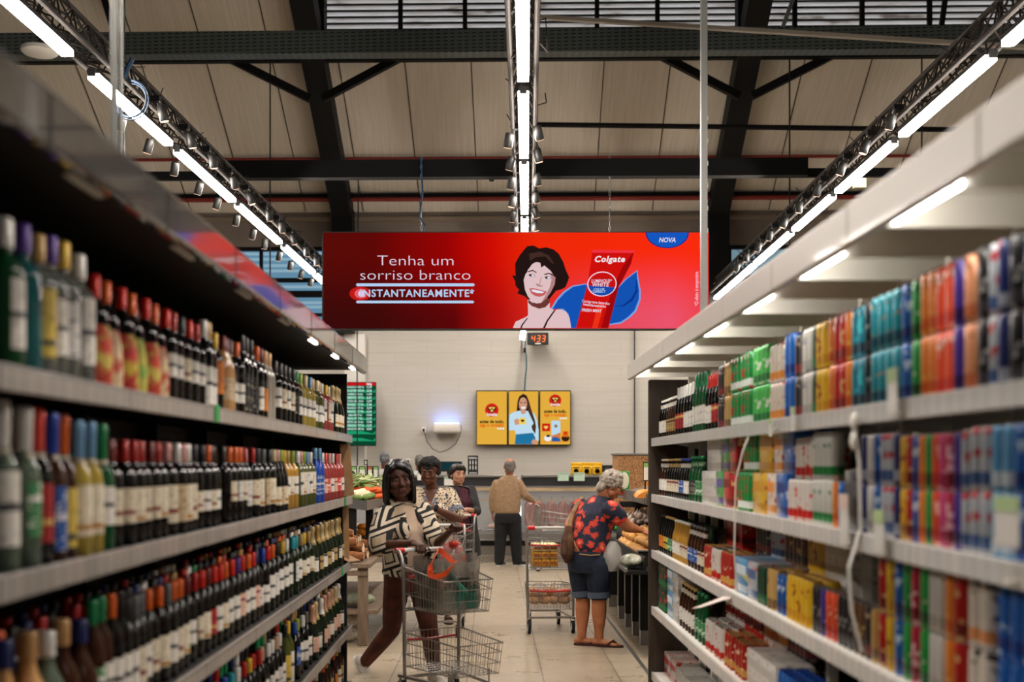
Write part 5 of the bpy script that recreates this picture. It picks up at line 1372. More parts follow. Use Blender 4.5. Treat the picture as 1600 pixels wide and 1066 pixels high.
e = MB().rbox((.43, CV + .1, .46), (.485, CV + .2, 1.36), .006).build('case_divider', M_STEEL); MB().box((.436, CV + .075, .55), (.479, CV + .098, 1.3)).build('light_strip', M_LEDC, e)
tag(e, 'upright divider with white light strip between the two meat cases', 'divider')
rm = random.Random(5)
# cuts of meat
k = 0
x = .62
while x < 2.9:
    mb = MB(); h = rm.uniform(.36, .44)
    mb.tube([(0, 0, 0), (0, 0, -.06), (.004, .004, -h * .5), (.0, 0, -h * .85), (0, 0, -h)], [.05, .088, .092, .085, .05], 12, flat=.6)
    mb.tube([(0, 0, .0), (0, 0, .08)], .006, 5)
    k += 1
    tag(mb.build('hanging_meat', M_MEAT, loc=(x, CV + .315, .98), smooth=60), f'slab of hanging meat in the case behind the older woman, {nth(k)} from the light strip', 'meat', 'meat hanging in the case')
    x += rm.uniform(.168, .19)
k = 0
for i in range(17):
    x = -2.6 + i * .33
    if .3 < x < .6: continue
    k += 1
    mb = MB().rbox((-.14, -.2, 0), (.14, .2, .03), .012)
    t = mb.build('meat_tray', M_STEEL, loc=(x, CV + .4, .502), smooth=50)
    m = MB()
    for q in range(4): m.ell((rm.uniform(-.07, .07), rm.uniform(-.12, .12), .06), (rm.uniform(.05, .08), .09, .045))
    m.build('meat_portion', M_MEATP, t, smooth=60)
    tag(t, f'steel tray of pale meat in the meat case, {nth(k)} from the pillar end', 'meat tray', 'meat trays in the cases')
# counter bits: price cards, coffee bags, monitor, scale
for px, py, w, tone, lab in ((706, 752, 24, 'white', 'beside the black priority sign'), (880, 745, 17, 'green', 'left of the coffee bags, nearer the man'), (905, 745, 17, 'green', 'right under the coffee bags'), (660, 744, 16, 'white', 'behind the woman with floral blouse'), (640, 746, 14, 'white', 'behind the woman in the cardigan')):
    a = atr(px, py, CV - .05); ww = w / F * CV
    e = MB().rbox((-ww / 2, -.004, -.07), (ww / 2, .004, .07), .002, 1).build('price_card', mat('card_' + tone + '2', rgb(226, 224, 218) if tone == 'white' else rgb(196, 220, 200), .5), loc=a)
    MB().box((-ww / 2, -.006, .03), (ww / 2, -.0045, .07)).build('header_band', mat('band_card_' + tone, rgb(170, 200, 176), .5), e); MB().box((-.02, .0, -.02), (.02, .16, .0)).build('clip', M_STEEL, e)
    tag(e, f'{tone} price card clipped to the meat counter {lab}', 'price card')
for i in range(3):
    a = atr(900 + i * 16.5, 741, CV + .25)
    e = MB()
    e.rbox((-.085, -.04, 0), (.085, .04, .15), .02, 3); e.rbox((-.085, -.01, .15), (.085, .01, .205), .004, 1)
    e = e.build('coffee_bag', mat('bag_yellow', rgb(232, 178, 24), .35), loc=(a.x, CV + .25, 1.42), smooth=50)
    MB().lathe([(0, 0), (.04, 0)], 16, mat3=Matrix.Rotation(PI / 2, 3, 'X'), c=(0, -.0415, .06)).build('round_print', mat('print_brown', rgb(96, 60, 22), .5), e); MB().box((-.05, -.0425, .11), (.05, -.041, .125)).build('printed_line', mat('print_brown', rgb(96, 60, 22), .5), e)
    tag(e, 'yellow food bag on the meat counter, ' + ['nearest the man', 'middle of three', 'nearest the black machine'][i], 'bag', 'yellow bags on the counter')
a = atr(954, 741, CV + .3)
e = MB().rbox((-.15, -.1, 0), (.15, .1, .16), .01).build('counter_machine', M_BLACK, loc=(a.x, CV + .3, 1.42)); MB().box((-.1, -.103, .08), (-.03, -.1, .12)).build('display', mat('dark_display', rgb(60, 66, 70), .3), e)
tag(e, 'black machine on the meat counter beside the yellow bags', 'machine')
a = atr(703, 741, CV + .35)
e = MB().rbox((-.2, -.03, .05), (.2, .03, .22), .01).box((-.05, -.05, 0), (.05, .05, .06)).build('counter_monitor', M_BLACK, loc=(a.x, CV + .35, 1.42)); MB().box((-.17, -.033, .08), (.17, -.03, .2)).build('screen', glow('monitor_teal', rgb(20, 52, 58), 1), e)
tag(e, 'low black monitor on the meat counter behind the woman in the cardigan', 'monitor')

# ================================================================== PRODUCE STANDS
M_WOOD = noisemat('grey_wood', [(.3, rgb(110, 92, 76)), (.7, rgb(140, 120, 100))], 8, .7, stretch=(3, 3, .5))
M_STAND = mat('stand_black', rgb(20, 19, 18), .45)
M_PRICEW = mat('price_paper', rgb(226, 224, 216), .5)
def heap(items, x0, x1, y0, y1, zf, n, place):
    for i in range(n):
        x, y = rm.uniform(x0, x1), rm.uniform(y0, y1)
        items(i, Vector((x, y, zf(x, y))))
# --- stand by the wine shelving: cassava below, vegetables above
root = empty('produce_stand', (-1.6, 10.560, 0))
o = Vector(root.location); R = lambda mb: mb.xf(Matrix.Translation(-o))
for x, y in ((-1.13, 10.000), (-1.13, 12.400), (-2.2, 10.000), (-2.2, 12.400)):
    R(MB().rbox((x - .045, y - .03, 0), (x + .045, y + .03, .72), .006)).build('leg', M_WOOD, root)
R(MB().box((-2.3, 9.936, .69), (-1.06, 12.480, .725))).build('tabletop', M_WOOD, root); R(MB().box((-2.25, 9.968, .28), (-1.0, 12.440, .315))).build('lower_shelf', M_WOOD, root)
R(MB().box((-2.3, 9.952, .62), (-1.09, 9.984, .66))).build('rail', M_WOOD, root)
tag(root, 'grey wooden produce stand holding cassava beside the wine shelving', 'produce stand')
root = empty('produce_rack', (-1.7, 11.200, 0))
o = Vector(root.location); R = lambda mb: mb.xf(Matrix.Translation(-o))
for x, y in ((-1.27, 10.400), (-1.2, 11.200), (-1.16, 12.160), (-2.3, 10.400), (-2.3, 12.160)): R(MB().box((x - .035, y - .03, .727), (x + .035, y + .03, 1.2))).build('leg', M_STAND, root)
t = MB().add([(-1.14, 10.320, 1.21), (-1.0, 12.960, 1.21), (-2.4, 12.960, 1.4), (-2.4, 10.320, 1.4), (-1.14, 10.320, 1.18), (-1.0, 12.960, 1.18), (-2.4, 12.960, 1.36), (-2.4, 10.320, 1.36)], [(0, 1, 2, 3), (7, 6, 5, 4), (0, 4, 5, 1), (1, 5, 6, 2), (2, 6, 7, 3), (3, 7, 4, 0)])
R(t).build('tray', M_STEEL, root)
R(MB().bar((-1.14, 10.320, 1.22), (-1.0, 12.960, 1.22), .02, .085)).build('tray_edge', M_STEEL, root); R(MB().bar((-1.14, 10.320, 1.22), (-2.4, 10.320, 1.41), .02, .085)).build('tray_edge', M_STEEL, root)
tag(root, 'raised steel tray rack of vegetables above the cassava', 'produce rack')
zf = lambda x: 1.215 + (-1.1 - x) * .14
M_CASS = noisemat('cassava_skin', [(.3, rgb(104, 60, 30)), (.6, rgb(150, 92, 48))], 14, .8, stretch=(1, 1, 4)); M_CASSC = mat('cassava_cut', rgb(224, 208, 176), .6)
k = 0
for lv in range(5):
    for i in range(3 if lv < 3 else 2):
        y = 10.096 + i * .26 + (lv % 2) * .1; z = .77 + lv * .068
        L_ = rm.uniform(.3, .44); a = rm.uniform(-.3, .25)
        x1 = -1.12 - .05 * lv + rm.uniform(-.03, .03)
        d = Vector((-math.cos(a), math.sin(a), rm.uniform(-.02, .08)))
        p = [Vector((0, 0, 0)) + d * L_ * f + Vector((0, 0, .012 * math.sin(f * 3))) for f in (0, .1, .35, .7, 1)]
        e = MB().tube(p, [.034, .042, .047, .042, .02], 10).build('cassava_root', M_CASS, loc=(x1, y, z), smooth=60)
        ax = Matrix(((-d).to_track_quat('Z', 'Y').to_matrix()))
        MB().lathe([(.0, .004), (.032, .004), (.034, 0)], 12, mat3=ax).build('cut_face', M_CASSC, e)
        k += 1
        tag(e, f'brown cassava root with pale cut end, {nth(lv + 1)} layer of the heap, {nth(i + 1)} one back', 'cassava', 'cassava roots on the wooden stand')
M_CAUL = noisemat('cauliflower', [(.4, rgb(206, 180, 140)), (.6, rgb(232, 216, 184))], 40, .8, bump=.6); M_LEAF = noisemat('leaf_green', [(.3, rgb(58, 84, 34)), (.7, rgb(120, 146, 70))], 12, .6); M_CARROT = mat('carrot', rgb(228, 92, 26), .5); M_PALEGREEN = noisemat('pale_green', [(.3, rgb(150, 160, 96)), (.7, rgb(206, 206, 156))], 10, .6)
k = 0
for i in range(8):
    x, y = -1.25 - (i % 2) * .23, 10.43 + (i // 2) * .225
    mb = MB()
    for q in range(9):
        a = q * 2.4; r = .05 * math.sqrt(q / 9) * 1.3
        mb.ell((r * math.cos(a), r * math.sin(a), .06 - r * .4), .036)
    e = mb.build('cauliflower', M_CAUL, loc=(x, y, zf(x) + .03), smooth=70)
    lf = MB()
    for q in range(5):
        a = q * 1.256; lf.ell((.085 * math.cos(a), .085 * math.sin(a), .025), (.035, .05, .03), Matrix.Rotation(a, 3, 'Z'))
    lf.build('leaf', M_LEAF, e, smooth=60); k += 1
    tag(e, f'cauliflower on the raised tray, {nth(k)} going back from the wine shelving', 'cauliflower', 'cauliflowers on the raised tray')
k = 0
for i in range(18):
    x, y = -1.12 - (i % 3) * .09 + rm.uniform(-.02, .02), 11.120 + (i // 3) * .12
    a = rm.uniform(-.4, .4); d = Vector((math.cos(a), math.sin(a), .1))
    e = MB().tube([-d * .09, -d * .06, d * .04, d * .1], [.016, .028, .024, .006], 8).build('carrot', M_CARROT, loc=(x, y, zf(x) + .055 + (i % 2) * .055), smooth=60)
    MB().tube([-d * .09, -d * .115], [.008, .004], 6).build('stem', M_LEAF, e); k += 1
    tag(e, f'orange carrot heaped on the raised tray, {nth(k)} going back', 'carrot', 'carrots on the raised tray')
for i in range(14):
    x, y = -1.3 - (i % 2) * .22, 11.280 + (i // 2) * .28
    mb = MB()
    for q in range(16): mb.ell((rm.uniform(-.09, .09), rm.uniform(-.1, .1), rm.uniform(.0, .1)), (rm.uniform(.02, .035), rm.uniform(.06, .1), rm.uniform(.006, .014)), Matrix.Rotation(rm.uniform(0, 6), 3, 'Z') @ Matrix.Rotation(rm.uniform(-.2, .9), 3, 'X') @ Matrix.Rotation(rm.uniform(-.6, .6), 3, 'Y'), 8)
    tag(mb.build('leafy_vegetable', M_LEAF if i % 3 == 0 else M_PALEGREEN, loc=(x, y, zf(x) + .1), smooth=60), f'bunch of leafy greens behind the carrots, {nth(i // 2 + 1)} going back, {"inner" if i % 2 else "outer"} row', 'vegetable', 'leafy greens on the raised tray')
for i, (px, w, tone) in enumerate(((553, 9.5, 'green'), (566, 11, 'green'), (577.5, 10, 'red'), (587, 9, 'green'), (571.5, 6, 'white'))):
    Y = 12.93 if i < 4 else 12.3
    y0, y1 = (748, 728.5) if i < 4 else (727, 718.5)
    a, b = atr(px - w / 2, y0, Y), atr(px + w / 2, y1, Y)
    e = MB().rbox((a.x, Y, a.z), (b.x, Y + .015, b.z), .004, 1).box((a.x + .03, Y + .004, a.z - (.25 if i < 4 else .4)), (a.x + .045, Y + .014, a.z)).build('price_holder', M_BLACK)
    MB().box((a.x + .01, Y - .003, a.z + .01), (b.x - .01, Y - .0005, b.z - .01)).build('paper', M_PRICEW, e)
    MB().box((a.x + .01, Y - .005, b.z - .04), (b.x - .01, Y - .0035, b.z - .01)).build('header_band', mat('paper_' + tone, rgb(*dict(green=(130, 180, 96), red=(200, 96, 66), white=(200, 205, 196))[tone]), .5), e)
    tag(e, f'black framed {tone}-topped price sheet over the vegetables, {nth(i + 1) if i < 4 else "small one behind"}{" from the wine shelving" if i < 4 else ""}', 'price sign')
for i in range(10):
    a = (-1.12 - (i % 3) * .12, 10.800 + (i // 3) * .2, .76 + (i % 2) * .05)
    e = MB().ell((0, 0, 0), (.05, .05, .045)).build('pink_tuber', noisemat('tuber_pink', [(.3, rgb(150, 70, 64)), (.7, rgb(196, 120, 104))], 20, .6), loc=a, smooth=60)
    MB().tube([(0, 0, .04), (0, 0, .06)], .006, 5).build('stem', M_CASS, e)
    tag(e, f'pinkish tuber behind the cassava, {nth(i + 1)} of the heap', 'tuber', 'pink tubers behind the cassava')
for i in range(9):
    a = (-1.12 - (i % 3) * .1, 11.520 + (i // 3) * .14, .9 + (i % 2) * .05)
    tag(MB().ell((0, 0, 0), (.06, .045, .04)).build('orange_vegetable', mat('veg_orange', rgb(236, 140, 36), .5), loc=a, smooth=60), f'orange vegetable behind the pink tubers, {nth(i + 1)} of the heap', 'vegetable', 'orange vegetables on the stand')
tag(MB().box((-2.2, 11.36, .726), (-1.05, 12.1, .85)).build('produce_crate', M_STAND), 'black crate under the orange vegetables', 'crate')
M_FILM = mat('plastic_film', rgb(210, 208, 200), .15, trans=0, alpha=.35, coat=1)
for i, (px, py, Y, r) in enumerate(((553, 985, 10.2, .105), (556, 1008, 10.08, .11))):
    a = atr(px, py, Y)
    e = MB().ell((0, 0, 0), (r, r, r * .62)).build('wrapped_vegetable', noisemat('wrapped_pale', [(.4, rgb(176, 160, 130)), (.6, rgb(226, 218, 200))], 30, .2, coat=1, bump=.5), loc=(-1.28, 10.22, .078 + (1 - i) * .125), smooth=60)
    MB().ell((0, 0, .002), (r * 1.04, r * 1.04, r * .68)).build('plastic_wrap', M_FILM, e, smooth=60)
    tag(e, 'plastic-wrapped pale vegetable ' + ('resting on another' if i == 0 else 'on the floor') + ' under the wooden stand', 'vegetable')
e = MB().ell((0, 0, 0), (.16, .12, .06)).build('wrapped_vegetable', M_LEAF, loc=(-1.2, 10.2, .386), smooth=60); MB().ell((0, 0, 0), (.165, .125, .064)).build('plastic_wrap', M_FILM, e, smooth=60)
tag(e, 'plastic-wrapped greens on the lower shelf of the wooden stand', 'vegetable')

# --- stand by the drinks shelving: onions and potatoes
root = empty('produce_stand', (1.75, 11.440, 0))
o = Vector(root.location); R = lambda mb: mb.xf(Matrix.Translation(-o))
for y in (9.400, 10.080, 10.640, 11.200, 11.800, 12.800, 13.600):
    f = R(MB().rbox((1.31, y - .05, .13), (1.41, y + .05, .72), .006)).build('leg', M_STAND, root); R(MB().box((1.315, y - .045, 0), (1.405, y + .045, .13))).build('foot', M_STEEL, f)
R(MB().box((1.42, 9.360, .1), (2.5, 13.680, .72))).build('body', M_BLACK, root)
R(MB().box((1.12, 9.440, .68), (2.5, 13.760, .71))).build('tray', M_STAND, root)
R(MB().rbox((1.10, 9.424, .70), (1.13, 13.760, .735), .008)).build('edge_rail', M_STEEL, root)
R(MB().box((1.27, 9.480, .70), (1.29, 13.760, .82))).build('bin_front', M_STAND, root); R(MB().box((1.27, 9.840, .70), (2.4, 9.864, .84))).build('bin_side', M_STAND, root); R(MB().rbox((1.26, 9.824, .84), (2.4, 9.872, .855), .004)).build('bin_edge', M_STEEL, root)
R(MB().add([(1.28, 9.864, .72), (2.4, 9.864, .95), (2.4, 13.760, .95), (1.28, 13.760, .72)], [(0, 1, 2, 3)])).build('sloping_bed', M_STAND, root)
for y in (10.560, 11.520, 13.200): R(MB().box((1.66, y - .03, .8), (1.73, y + .03, 1.26))).build('post', M_STAND, root)
R(MB().box((1.3, 11.504, 1.16), (1.73, 11.552, 1.22))).build('cross_bar', M_STAND, root)
u = R(MB().add([(1.45, 10.400, 1.25), (2.4, 10.400, 1.45), (2.4, 13.600, 1.45), (1.45, 13.600, 1.25), (1.45, 10.400, 1.22), (2.4, 10.400, 1.42), (2.4, 13.600, 1.42), (1.45, 13.600, 1.22)], [(0, 1, 2, 3), (7, 6, 5, 4), (0, 4, 5, 1), (1, 5, 6, 2), (2, 6, 7, 3), (3, 7, 4, 0)])).build('upper_tray', M_STEEL, root)
sl = MB().box((1.43, 10.384, 1.22), (1.45, 13.6, 1.33))
for q in range(24): sl.box((1.415, 10.400 + q * .13, 1.225), (1.43, 10.480 + q * .13, 1.325))
R(sl).build('upper_tray_front', M_STEEL, u); R(MB().box((1.43, 10.368, 1.22), (2.4, 10.384, 1.36))).build('upper_tray_end', M_STEEL, u)
tag(root, 'long black produce stand of onions and potatoes beside the white shelving', 'produce stand')
struct('trim_3', MB().box((1.18, 7.680, 0.001), (1.21, 16.2, .006)), M_STEEL)
M_POT = noisemat('potato_skin', [(.3, rgb(186, 132, 70)), (.7, rgb(214, 166, 98))], 9, .7, stretch=(1, 1, 1)); M_ONI = noisemat('onion_skin', [(.3, rgb(214, 132, 56)), (.5, rgb(232, 170, 88)), (.8, rgb(240, 206, 140))], 6, .3)
pz = lambda x, y: .74 + (x - 1.28) * .27
pot_me = [MB().ell((0, 0, 0), (.058 + .006 * q, .042, .037 + .003 * q)).mesh('potato', M_POT, 80) for q in range(3)]
oni_me = MB().lathe([(0, -.038), (.022, -.034), (.04, -.014), (.041, .006), (.03, .027), (.012, .038), (.006, .052), (0, .054)], 14).mesh('onion', M_ONI, 80)
k = 0
for lay in range(3):
    for iy in range(11 - lay * 2):
        for ix in range(6 - lay):
            x = 1.35 + lay * .061 + ix * .122 + rm.uniform(-.005, .005); y = 9.936 + lay * .045 + iy * .091 + rm.uniform(-.004, .004)
            if ix > 3: continue
            k += 1
            e = inst('potato', pot_me[k % 3], None, (x, y, pz(x, y) + .047 + lay * .068))
            e.rotation_euler = (rm.uniform(-.2, .2), rm.uniform(-.25, .25), rm.uniform(-.25, .25))
            tag(e, f'potato in the heap by the white shelving, {["lowest", "middle", "topmost"][lay]} layer, {nth(iy + 1)} row back, {nth(ix + 1)} inwards', 'potato', 'potatoes on the stand')
k = 0
for lay in range(2):
    for iy in range(8):
        for ix in range(5 - lay):
            x = 1.34 + ix * .09 + lay * .045; y = 11.06 + iy * .09 + lay * .045
            e = inst('onion', oni_me, None, (x, y, pz(x, y) + .05 + lay * .068)); e.rotation_euler = (rm.uniform(-.5, .5), rm.uniform(-.5, .5), 0)
            tag(e, f'yellow onion beyond the potatoes, {["lower", "upper"][lay]} layer, {nth(iy + 1)} row back, {nth(ix + 1)} inwards', 'onion', 'onions on the stand')
M_GARL = mat('garlic', rgb(236, 214, 196), .6); M_PAP = noisemat('papaya', [(.3, rgb(226, 130, 36)), (.7, rgb(240, 176, 80))], 5, .4); M_CAB = noisemat('cabbage', [(.3, rgb(176, 190, 130)), (.6, rgb(226, 224, 200))], 7, .3, coat=.6)
for i in range(24):
    x, y = 1.42 + (i % 4) * .075, 12.000 + (i // 4) * .1
    e = MB().lathe([(0, -.03), (.025, -.026), (.034, -.008), (.026, .016), (.008, .034), (.005, .06), (0, .06)], 10).build('garlic_bulb', M_GARL, loc=(x, y, pz(x, y) + .16 + (i % 3) * .04), smooth=80)
    e.rotation_euler = (rm.uniform(-.7, .7), rm.uniform(-.7, .7), 0)
    tag(e, f'white garlic bulb beyond the onions, {nth(i // 4 + 1)} row back, {nth(i % 4 + 1)} inwards', 'garlic', 'garlic bulbs on the stand')
tag(MB().add([(1.38, 11.920, .77), (1.72, 11.920, .83), (1.72, 12.560, .83), (1.38, 12.560, .77), (1.38, 11.920, .94), (1.72, 11.920, 1.0), (1.72, 12.560, 1.0), (1.38, 12.560, .94)], [(0, 3, 2, 1), (4, 5, 6, 7), (0, 1, 5, 4), (1, 2, 6, 5), (2, 3, 7, 6), (3, 0, 4, 7)]).build('garlic_crate', M_STAND), 'black crate holding the garlic bulbs', 'crate')
for i in range(7):
    x, y = 1.5 + (i % 2) * .14, 10.496 + (i // 2) * .22
    pts = [(.16 * math.cos(t), .07 * math.sin(t)) for t in [PI * q / 9 for q in range(10)]]
    e = MB().prism(pts, .08, Matrix.Rotation(PI / 2, 4, 'X')).build('pumpkin_wedge', M_PAP, loc=(x, y, 1.275 + (x - 1.45) * .21 + .07 * (i % 2)), smooth=40, rz=rm.uniform(-1, 1))
    tag(e, f'orange pumpkin wedge on the upper tray by the white shelving, {nth(i + 1)} going back', 'pumpkin', 'pumpkin wedges on the upper tray')
for i, (x, y, z) in enumerate(((1.78, 10.600, 1.46), (1.9, 10.520, 1.43), (1.62, 10.480, 1.37), (2.0, 10.560, 1.6), (1.86, 10.760, 1.6))):
    e = MB().ell((0, 0, 0), .1).build('wrapped_cabbage' if i < 3 else 'papaya', M_CAB if i < 3 else M_PAP, loc=(x, y, z), smooth=60); MB().ell((0, 0, 0), .103).build('plastic_wrap', M_FILM, e, smooth=60)
    tag(e, f'{"film-wrapped pale cabbage" if i < 3 else "orange papaya half"} on the upper tray, {nth(i + 1 if i < 3 else i - 2)} one', 'vegetable' if i < 3 else 'fruit')
a = atr(975.5, 757, 12.160)
e = MB().rbox((-.06, 0, -.12), (.06, .02, .14), .01).build('advert_sign', mat('sign_green', rgb(60, 150, 70), .5), loc=a); MB().ell((.0, -.006, .04), (.05, .006, .09), n=24).build('oval_print', mat('sign_cream', rgb(224, 220, 190), .5), e, smooth=60)
MB().box((-.05, -.002, -.11), (.05, 0, -.07)).build('printed_band', mat('sign_red', rgb(200, 60, 40), .5), e); MB().tube([(0, .01, -.12), (0, .01, -.2)], .008, 6).build('stem', M_STEEL, e)
tag(e, 'green sign with a pale oval behind the older woman’s head', 'sign')
a0, a1 = atr(965.5, 768, 14.080), atr(1025, 711, 14.080)
e = MB().box((a0.x, 14.080, .95), (a1.x, 14.720, a1.z)).build('cork_box', noisemat('cork', [(.35, rgb(122, 82, 48)), (.55, rgb(176, 126, 80)), (.75, rgb(200, 154, 104))], 60, .8)); MB().box((a0.x - .02, 14.064, a1.z), (a1.x + .02, 14.736, a1.z + .02)).build('rim', M_STEEL, e); MB().box((a0.x, 14.080, 0), (a1.x, 14.720, .95)).build('base', M_STAND, e)
tag(e, 'tall cork-coloured bin standing at the back of the potato stand', 'bin')
a, b = atr(1005, 752, 10.720), atr(1013, 722, 10.720)
e = MB().box((a.x, 10.720, a.z), (b.x, 10.736, b.z)).tube([(a.x + .02, 10.728, a.z), (a.x + .02, 10.728, 1.36)], .008, 6).build('price_holder', M_BLACK); MB().box((a.x + .006, 10.718, a.z + .01), (b.x, 10.720, b.z - .01)).build('paper', M_PRICEW, e); MB().box((a.x + .006, 10.716, b.z - .05), (b.x, 10.717, b.z - .01)).build('header_band', MATS['paper_green'], e)
tag(e, 'black framed price sheet with green top above the pumpkin wedges', 'price sign')
e = MB().ell((0, 0, 0), (.1, .2, .055)).build('wrapped_vegetable', noisemat('greens_pale', [(.35, rgb(70, 86, 50)), (.5, rgb(170, 170, 140)), (.7, rgb(206, 204, 180))], 16, .4), loc=(1.2, 9.72, .775), smooth=60); MB().ell((0, 0, 0), (.104, .205, .06)).build('plastic_wrap', M_FILM, e, smooth=60)
tag(e, 'plastic-wrapped leafy vegetable on the ledge in front of the potatoes', 'vegetable')
for i in range(6):
    tag(MB().ell((0, 0, 0), (.05, .06, .05)).build('green_vegetable', mat('veg_green', rgb(60, 150, 60), .5), loc=(1.36 + (i % 2) * .1, 13.120 + (i // 2) * .13, pz(1.36, 0) + .1), smooth=60), f'green vegetable at the back of the potato stand, {nth(i + 1)} one', 'vegetable', 'green vegetables on the stand')

# ================================================================== SHOPPING CARTS
def basket(zb, zt, y0, y1, w0, w1, drop):
    """wire basket: rear width w0 at y0, front width w1 at y1; the rim drops towards the front"""
    mb = MB()
    def ring(f):
        z = zb + (zt - zb) * f; zf_ = zb + (zt - drop - zb) * f
        k = 1 + .08 * f
        return [(-w0 / 2 * k, y0, z), (-w1 / 2 * k, y1 + .03 * f, zf_), (w1 / 2 * k, y1 + .03 * f, zf_), (w0 / 2 * k, y0, z)]
    for f, r in ((0, .004), (.35, .0035), (.7, .0035), (1, .0055)): mb.tube(ring(f), r, 6, closed=True)
    a, b = ring(0), ring(1)
    for s in range(4):
        p0, p1, q0, q1 = Vector(a[s]), Vector(a[(s + 1) % 4]), Vector(b[s]), Vector(b[(s + 1) % 4])
        n = max(2, int((p1 - p0).length / .032))
        for i in range(n + 1): mb.tube([p0.lerp(p1, i / n), q0.lerp(q1, i / n)], .002, 5, cap=False)
    n = int(w0 / .035)
    for i in range(n + 1):
        f = i / n - .5
        mb.tube([(w0 * f, y0, zb), (w1 * f, y1, zb)], .002, 5, cap=False)
    for i in range(9):
        f = i / 8; y = y0 + (y1 - y0) * f; w = w0 + (w1 - w0) * f
        mb.tube([(-w / 2, y, zb), (w / 2, y, zb)], .002, 5, cap=False)
    return mb
M_HANDLE = mat('handle_grip', rgb(206, 204, 200), .35); M_REDP = mat('red_plastic', rgb(196, 24, 26), .35); M_RUB = mat('wheel_rubber', rgb(24, 23, 23), .7); M_CARTM = mat('cart_zinc', rgb(168, 164, 158), .3, .75)
def make_cart():
    root = empty('shopping_cart'); root.scale = (.92, .95, 1)
    fr = MB()
    for s in (-1, 1):
        fr.tube([(s * .235, -.02, 1.0), (s * .24, .03, .995), (s * .245, .075, .955), (s * .245, .095, .88), (s * .24, .1, .6), (s * .235, .1, .14)], .0135, 10)
        fr.bar((s * .235, .02, .145), (s * .16, .72, .145), .028, .02)
        fr.tube([(s * .235, .1, .92), (s * .24, .04, .85), (s * .235, .1, .75)], .005, 6)
        fr.tube([(s * .17, .6, .145), (s * .17, .6, .24)], .006, 6)
    fr.bar((-.17, .66, .145), (.17, .66, .145), .025, .02); fr.bar((-.235, .1, .145), (.235, .1, .145), .025, .02); fr.tube([(-.235, .1, .6), (.235, .1, .6)], .006, 6)
    fr.build('frame', M_CARTM, root, smooth=50)
    basket(.615, .90, .1, .56, .46, .39, .07).build('upper_basket', M_CHROME, root); basket(.22, .455, .1, .70, .46, .37, .03).build('lower_basket', M_CHROME, root)
    h = MB().tube([(-.19, -.02, 1.0), (.19, -.02, 1.0)], .015, 12).build('handle', M_HANDLE, root, smooth=50)
    for s in (-1, 1): MB().tube([(s * .175, -.02, 1.0), (s * .245, -.02, 1.0)], .019, 12).build('handle_cap', M_REDP, h, smooth=50)
    for z, y in ((.83, .02), (.40, .0)): MB().tube([(-.21, .1 + y, z), (.0, .09 + y, z - .01), (.21, .1 + y, z)], .009, 8).build('red_bar', M_REDP, root)
    for x, y in ((-.225, .05), (.225, .05), (-.16, .69), (.16, .69)):
        w = MB().tube([(x - .014, y, .06), (x + .014, y, .06)], .06, 20).build('wheel', M_RUB, root, smooth=40)
        MB().tube([(x - .017, y, .06), (x + .017, y, .06)], .034, 14).build('hub', M_WHITEPAINT, w, smooth=40); MB().bar((x - .022, y, .06), (x - .022, y + .01, .14), .006, .03).bar((x + .022, y, .06), (x + .022, y + .01, .14), .006, .03).build('fork', M_CARTM, w)
    return root
cart = make_cart()
def put_cart(c, p, a, label):
    c.location = (p[0], p[1], 0); c.rotation_euler.z = a; tag(c, label, 'shopping cart', 'shopping carts'); return c
hA = atr(664, 858, 7.960)
put_cart(cart, hA, math.radians(-146), 'two-basket wire shopping cart pushed by the woman in patterned cardigan')
bpy.context.view_layer.update()
hC = atr(862, 822, 10.680)
cartC = put_cart(copy_tree(cart), hC, math.radians(4), 'two-basket shopping cart with yellow packs and bread beside the older woman')
cartD = put_cart(copy_tree(cart), atr(832, 786, 17.120), math.radians(-82), 'shopping cart held by the man in beige sweater')
cartB = put_cart(copy_tree(cart), atr(690, 821, 11.120), math.radians(-178), 'shopping cart in front of the woman in floral blouse')
cartE = put_cart(copy_tree(cart), atr(715, 796, 13.3), math.radians(165), 'shopping cart held by the woman in dark cardigan')
def in_cart(hp, a, p):
    return Vector((hp[0], hp[1], 0)) + Matrix.Rotation(math.radians(a), 3, 'Z') @ Vector((p[0] * .92, p[1] * .95, p[2]))
# --- in the first cart: big clear bag, green bag, and a red handled strap
def cw(p): return in_cart(hA, -146, p)
def bag_shell(name, m, parent=None, ws=(.205, .17), h=.34, z0=.625, c=(0, .32), seed=1, n=40):
    mb = MB(); rr = random.Random(seed)
    ph = [rr.uniform(0, 6) for _ in range(6)]
    rows = []
    for j in range(13):
        f = j / 12
        row = []
        for i in range(n):
            a = 2 * PI * i / n
            ca, sa = math.cos(a), math.sin(a)
            k = (abs(ca) ** 4 + abs(sa) ** 4) ** -.25
            wob = 1 + .05 * math.sin(5 * a + ph[0] + 4 * f) + .04 * math.sin(9 * a + ph[1] - 6 * f) + .03 * f * math.sin(3 * a + ph[2])
            row.append(Vector((c[0] + ws[0] * k * ca * wob * (.95 + .12 * f), c[1] + ws[1] * k * sa * wob * (.95 + .12 * f), z0 + h * f + .025 * f * math.sin(2 * a + ph[3]))))
        rows.append(row)
    b = [p for r in rows for p in r]
    mb.add([cw(p) for p in b], [[j * n + i, j * n + (i + 1) % n, (j + 1) * n + (i + 1) % n, (j + 1) * n + i] for j in range(12) for i in range(n)] + [[i for i in range(n)][::-1]])
    return mb.build(name, m, parent, smooth=60)
M_CLEARBAG = noisemat('smoky_bag', [(.38, rgb(70, 66, 60)), (.5, rgb(150, 142, 132)), (.7, rgb(186, 178, 168))], 4, .2, coat=.8, alpha=.6)
bg = bag_shell('shopping_bag', M_CLEARBAG)
M_ORB = mat('orange_strap', rgb(236, 84, 30), .45)
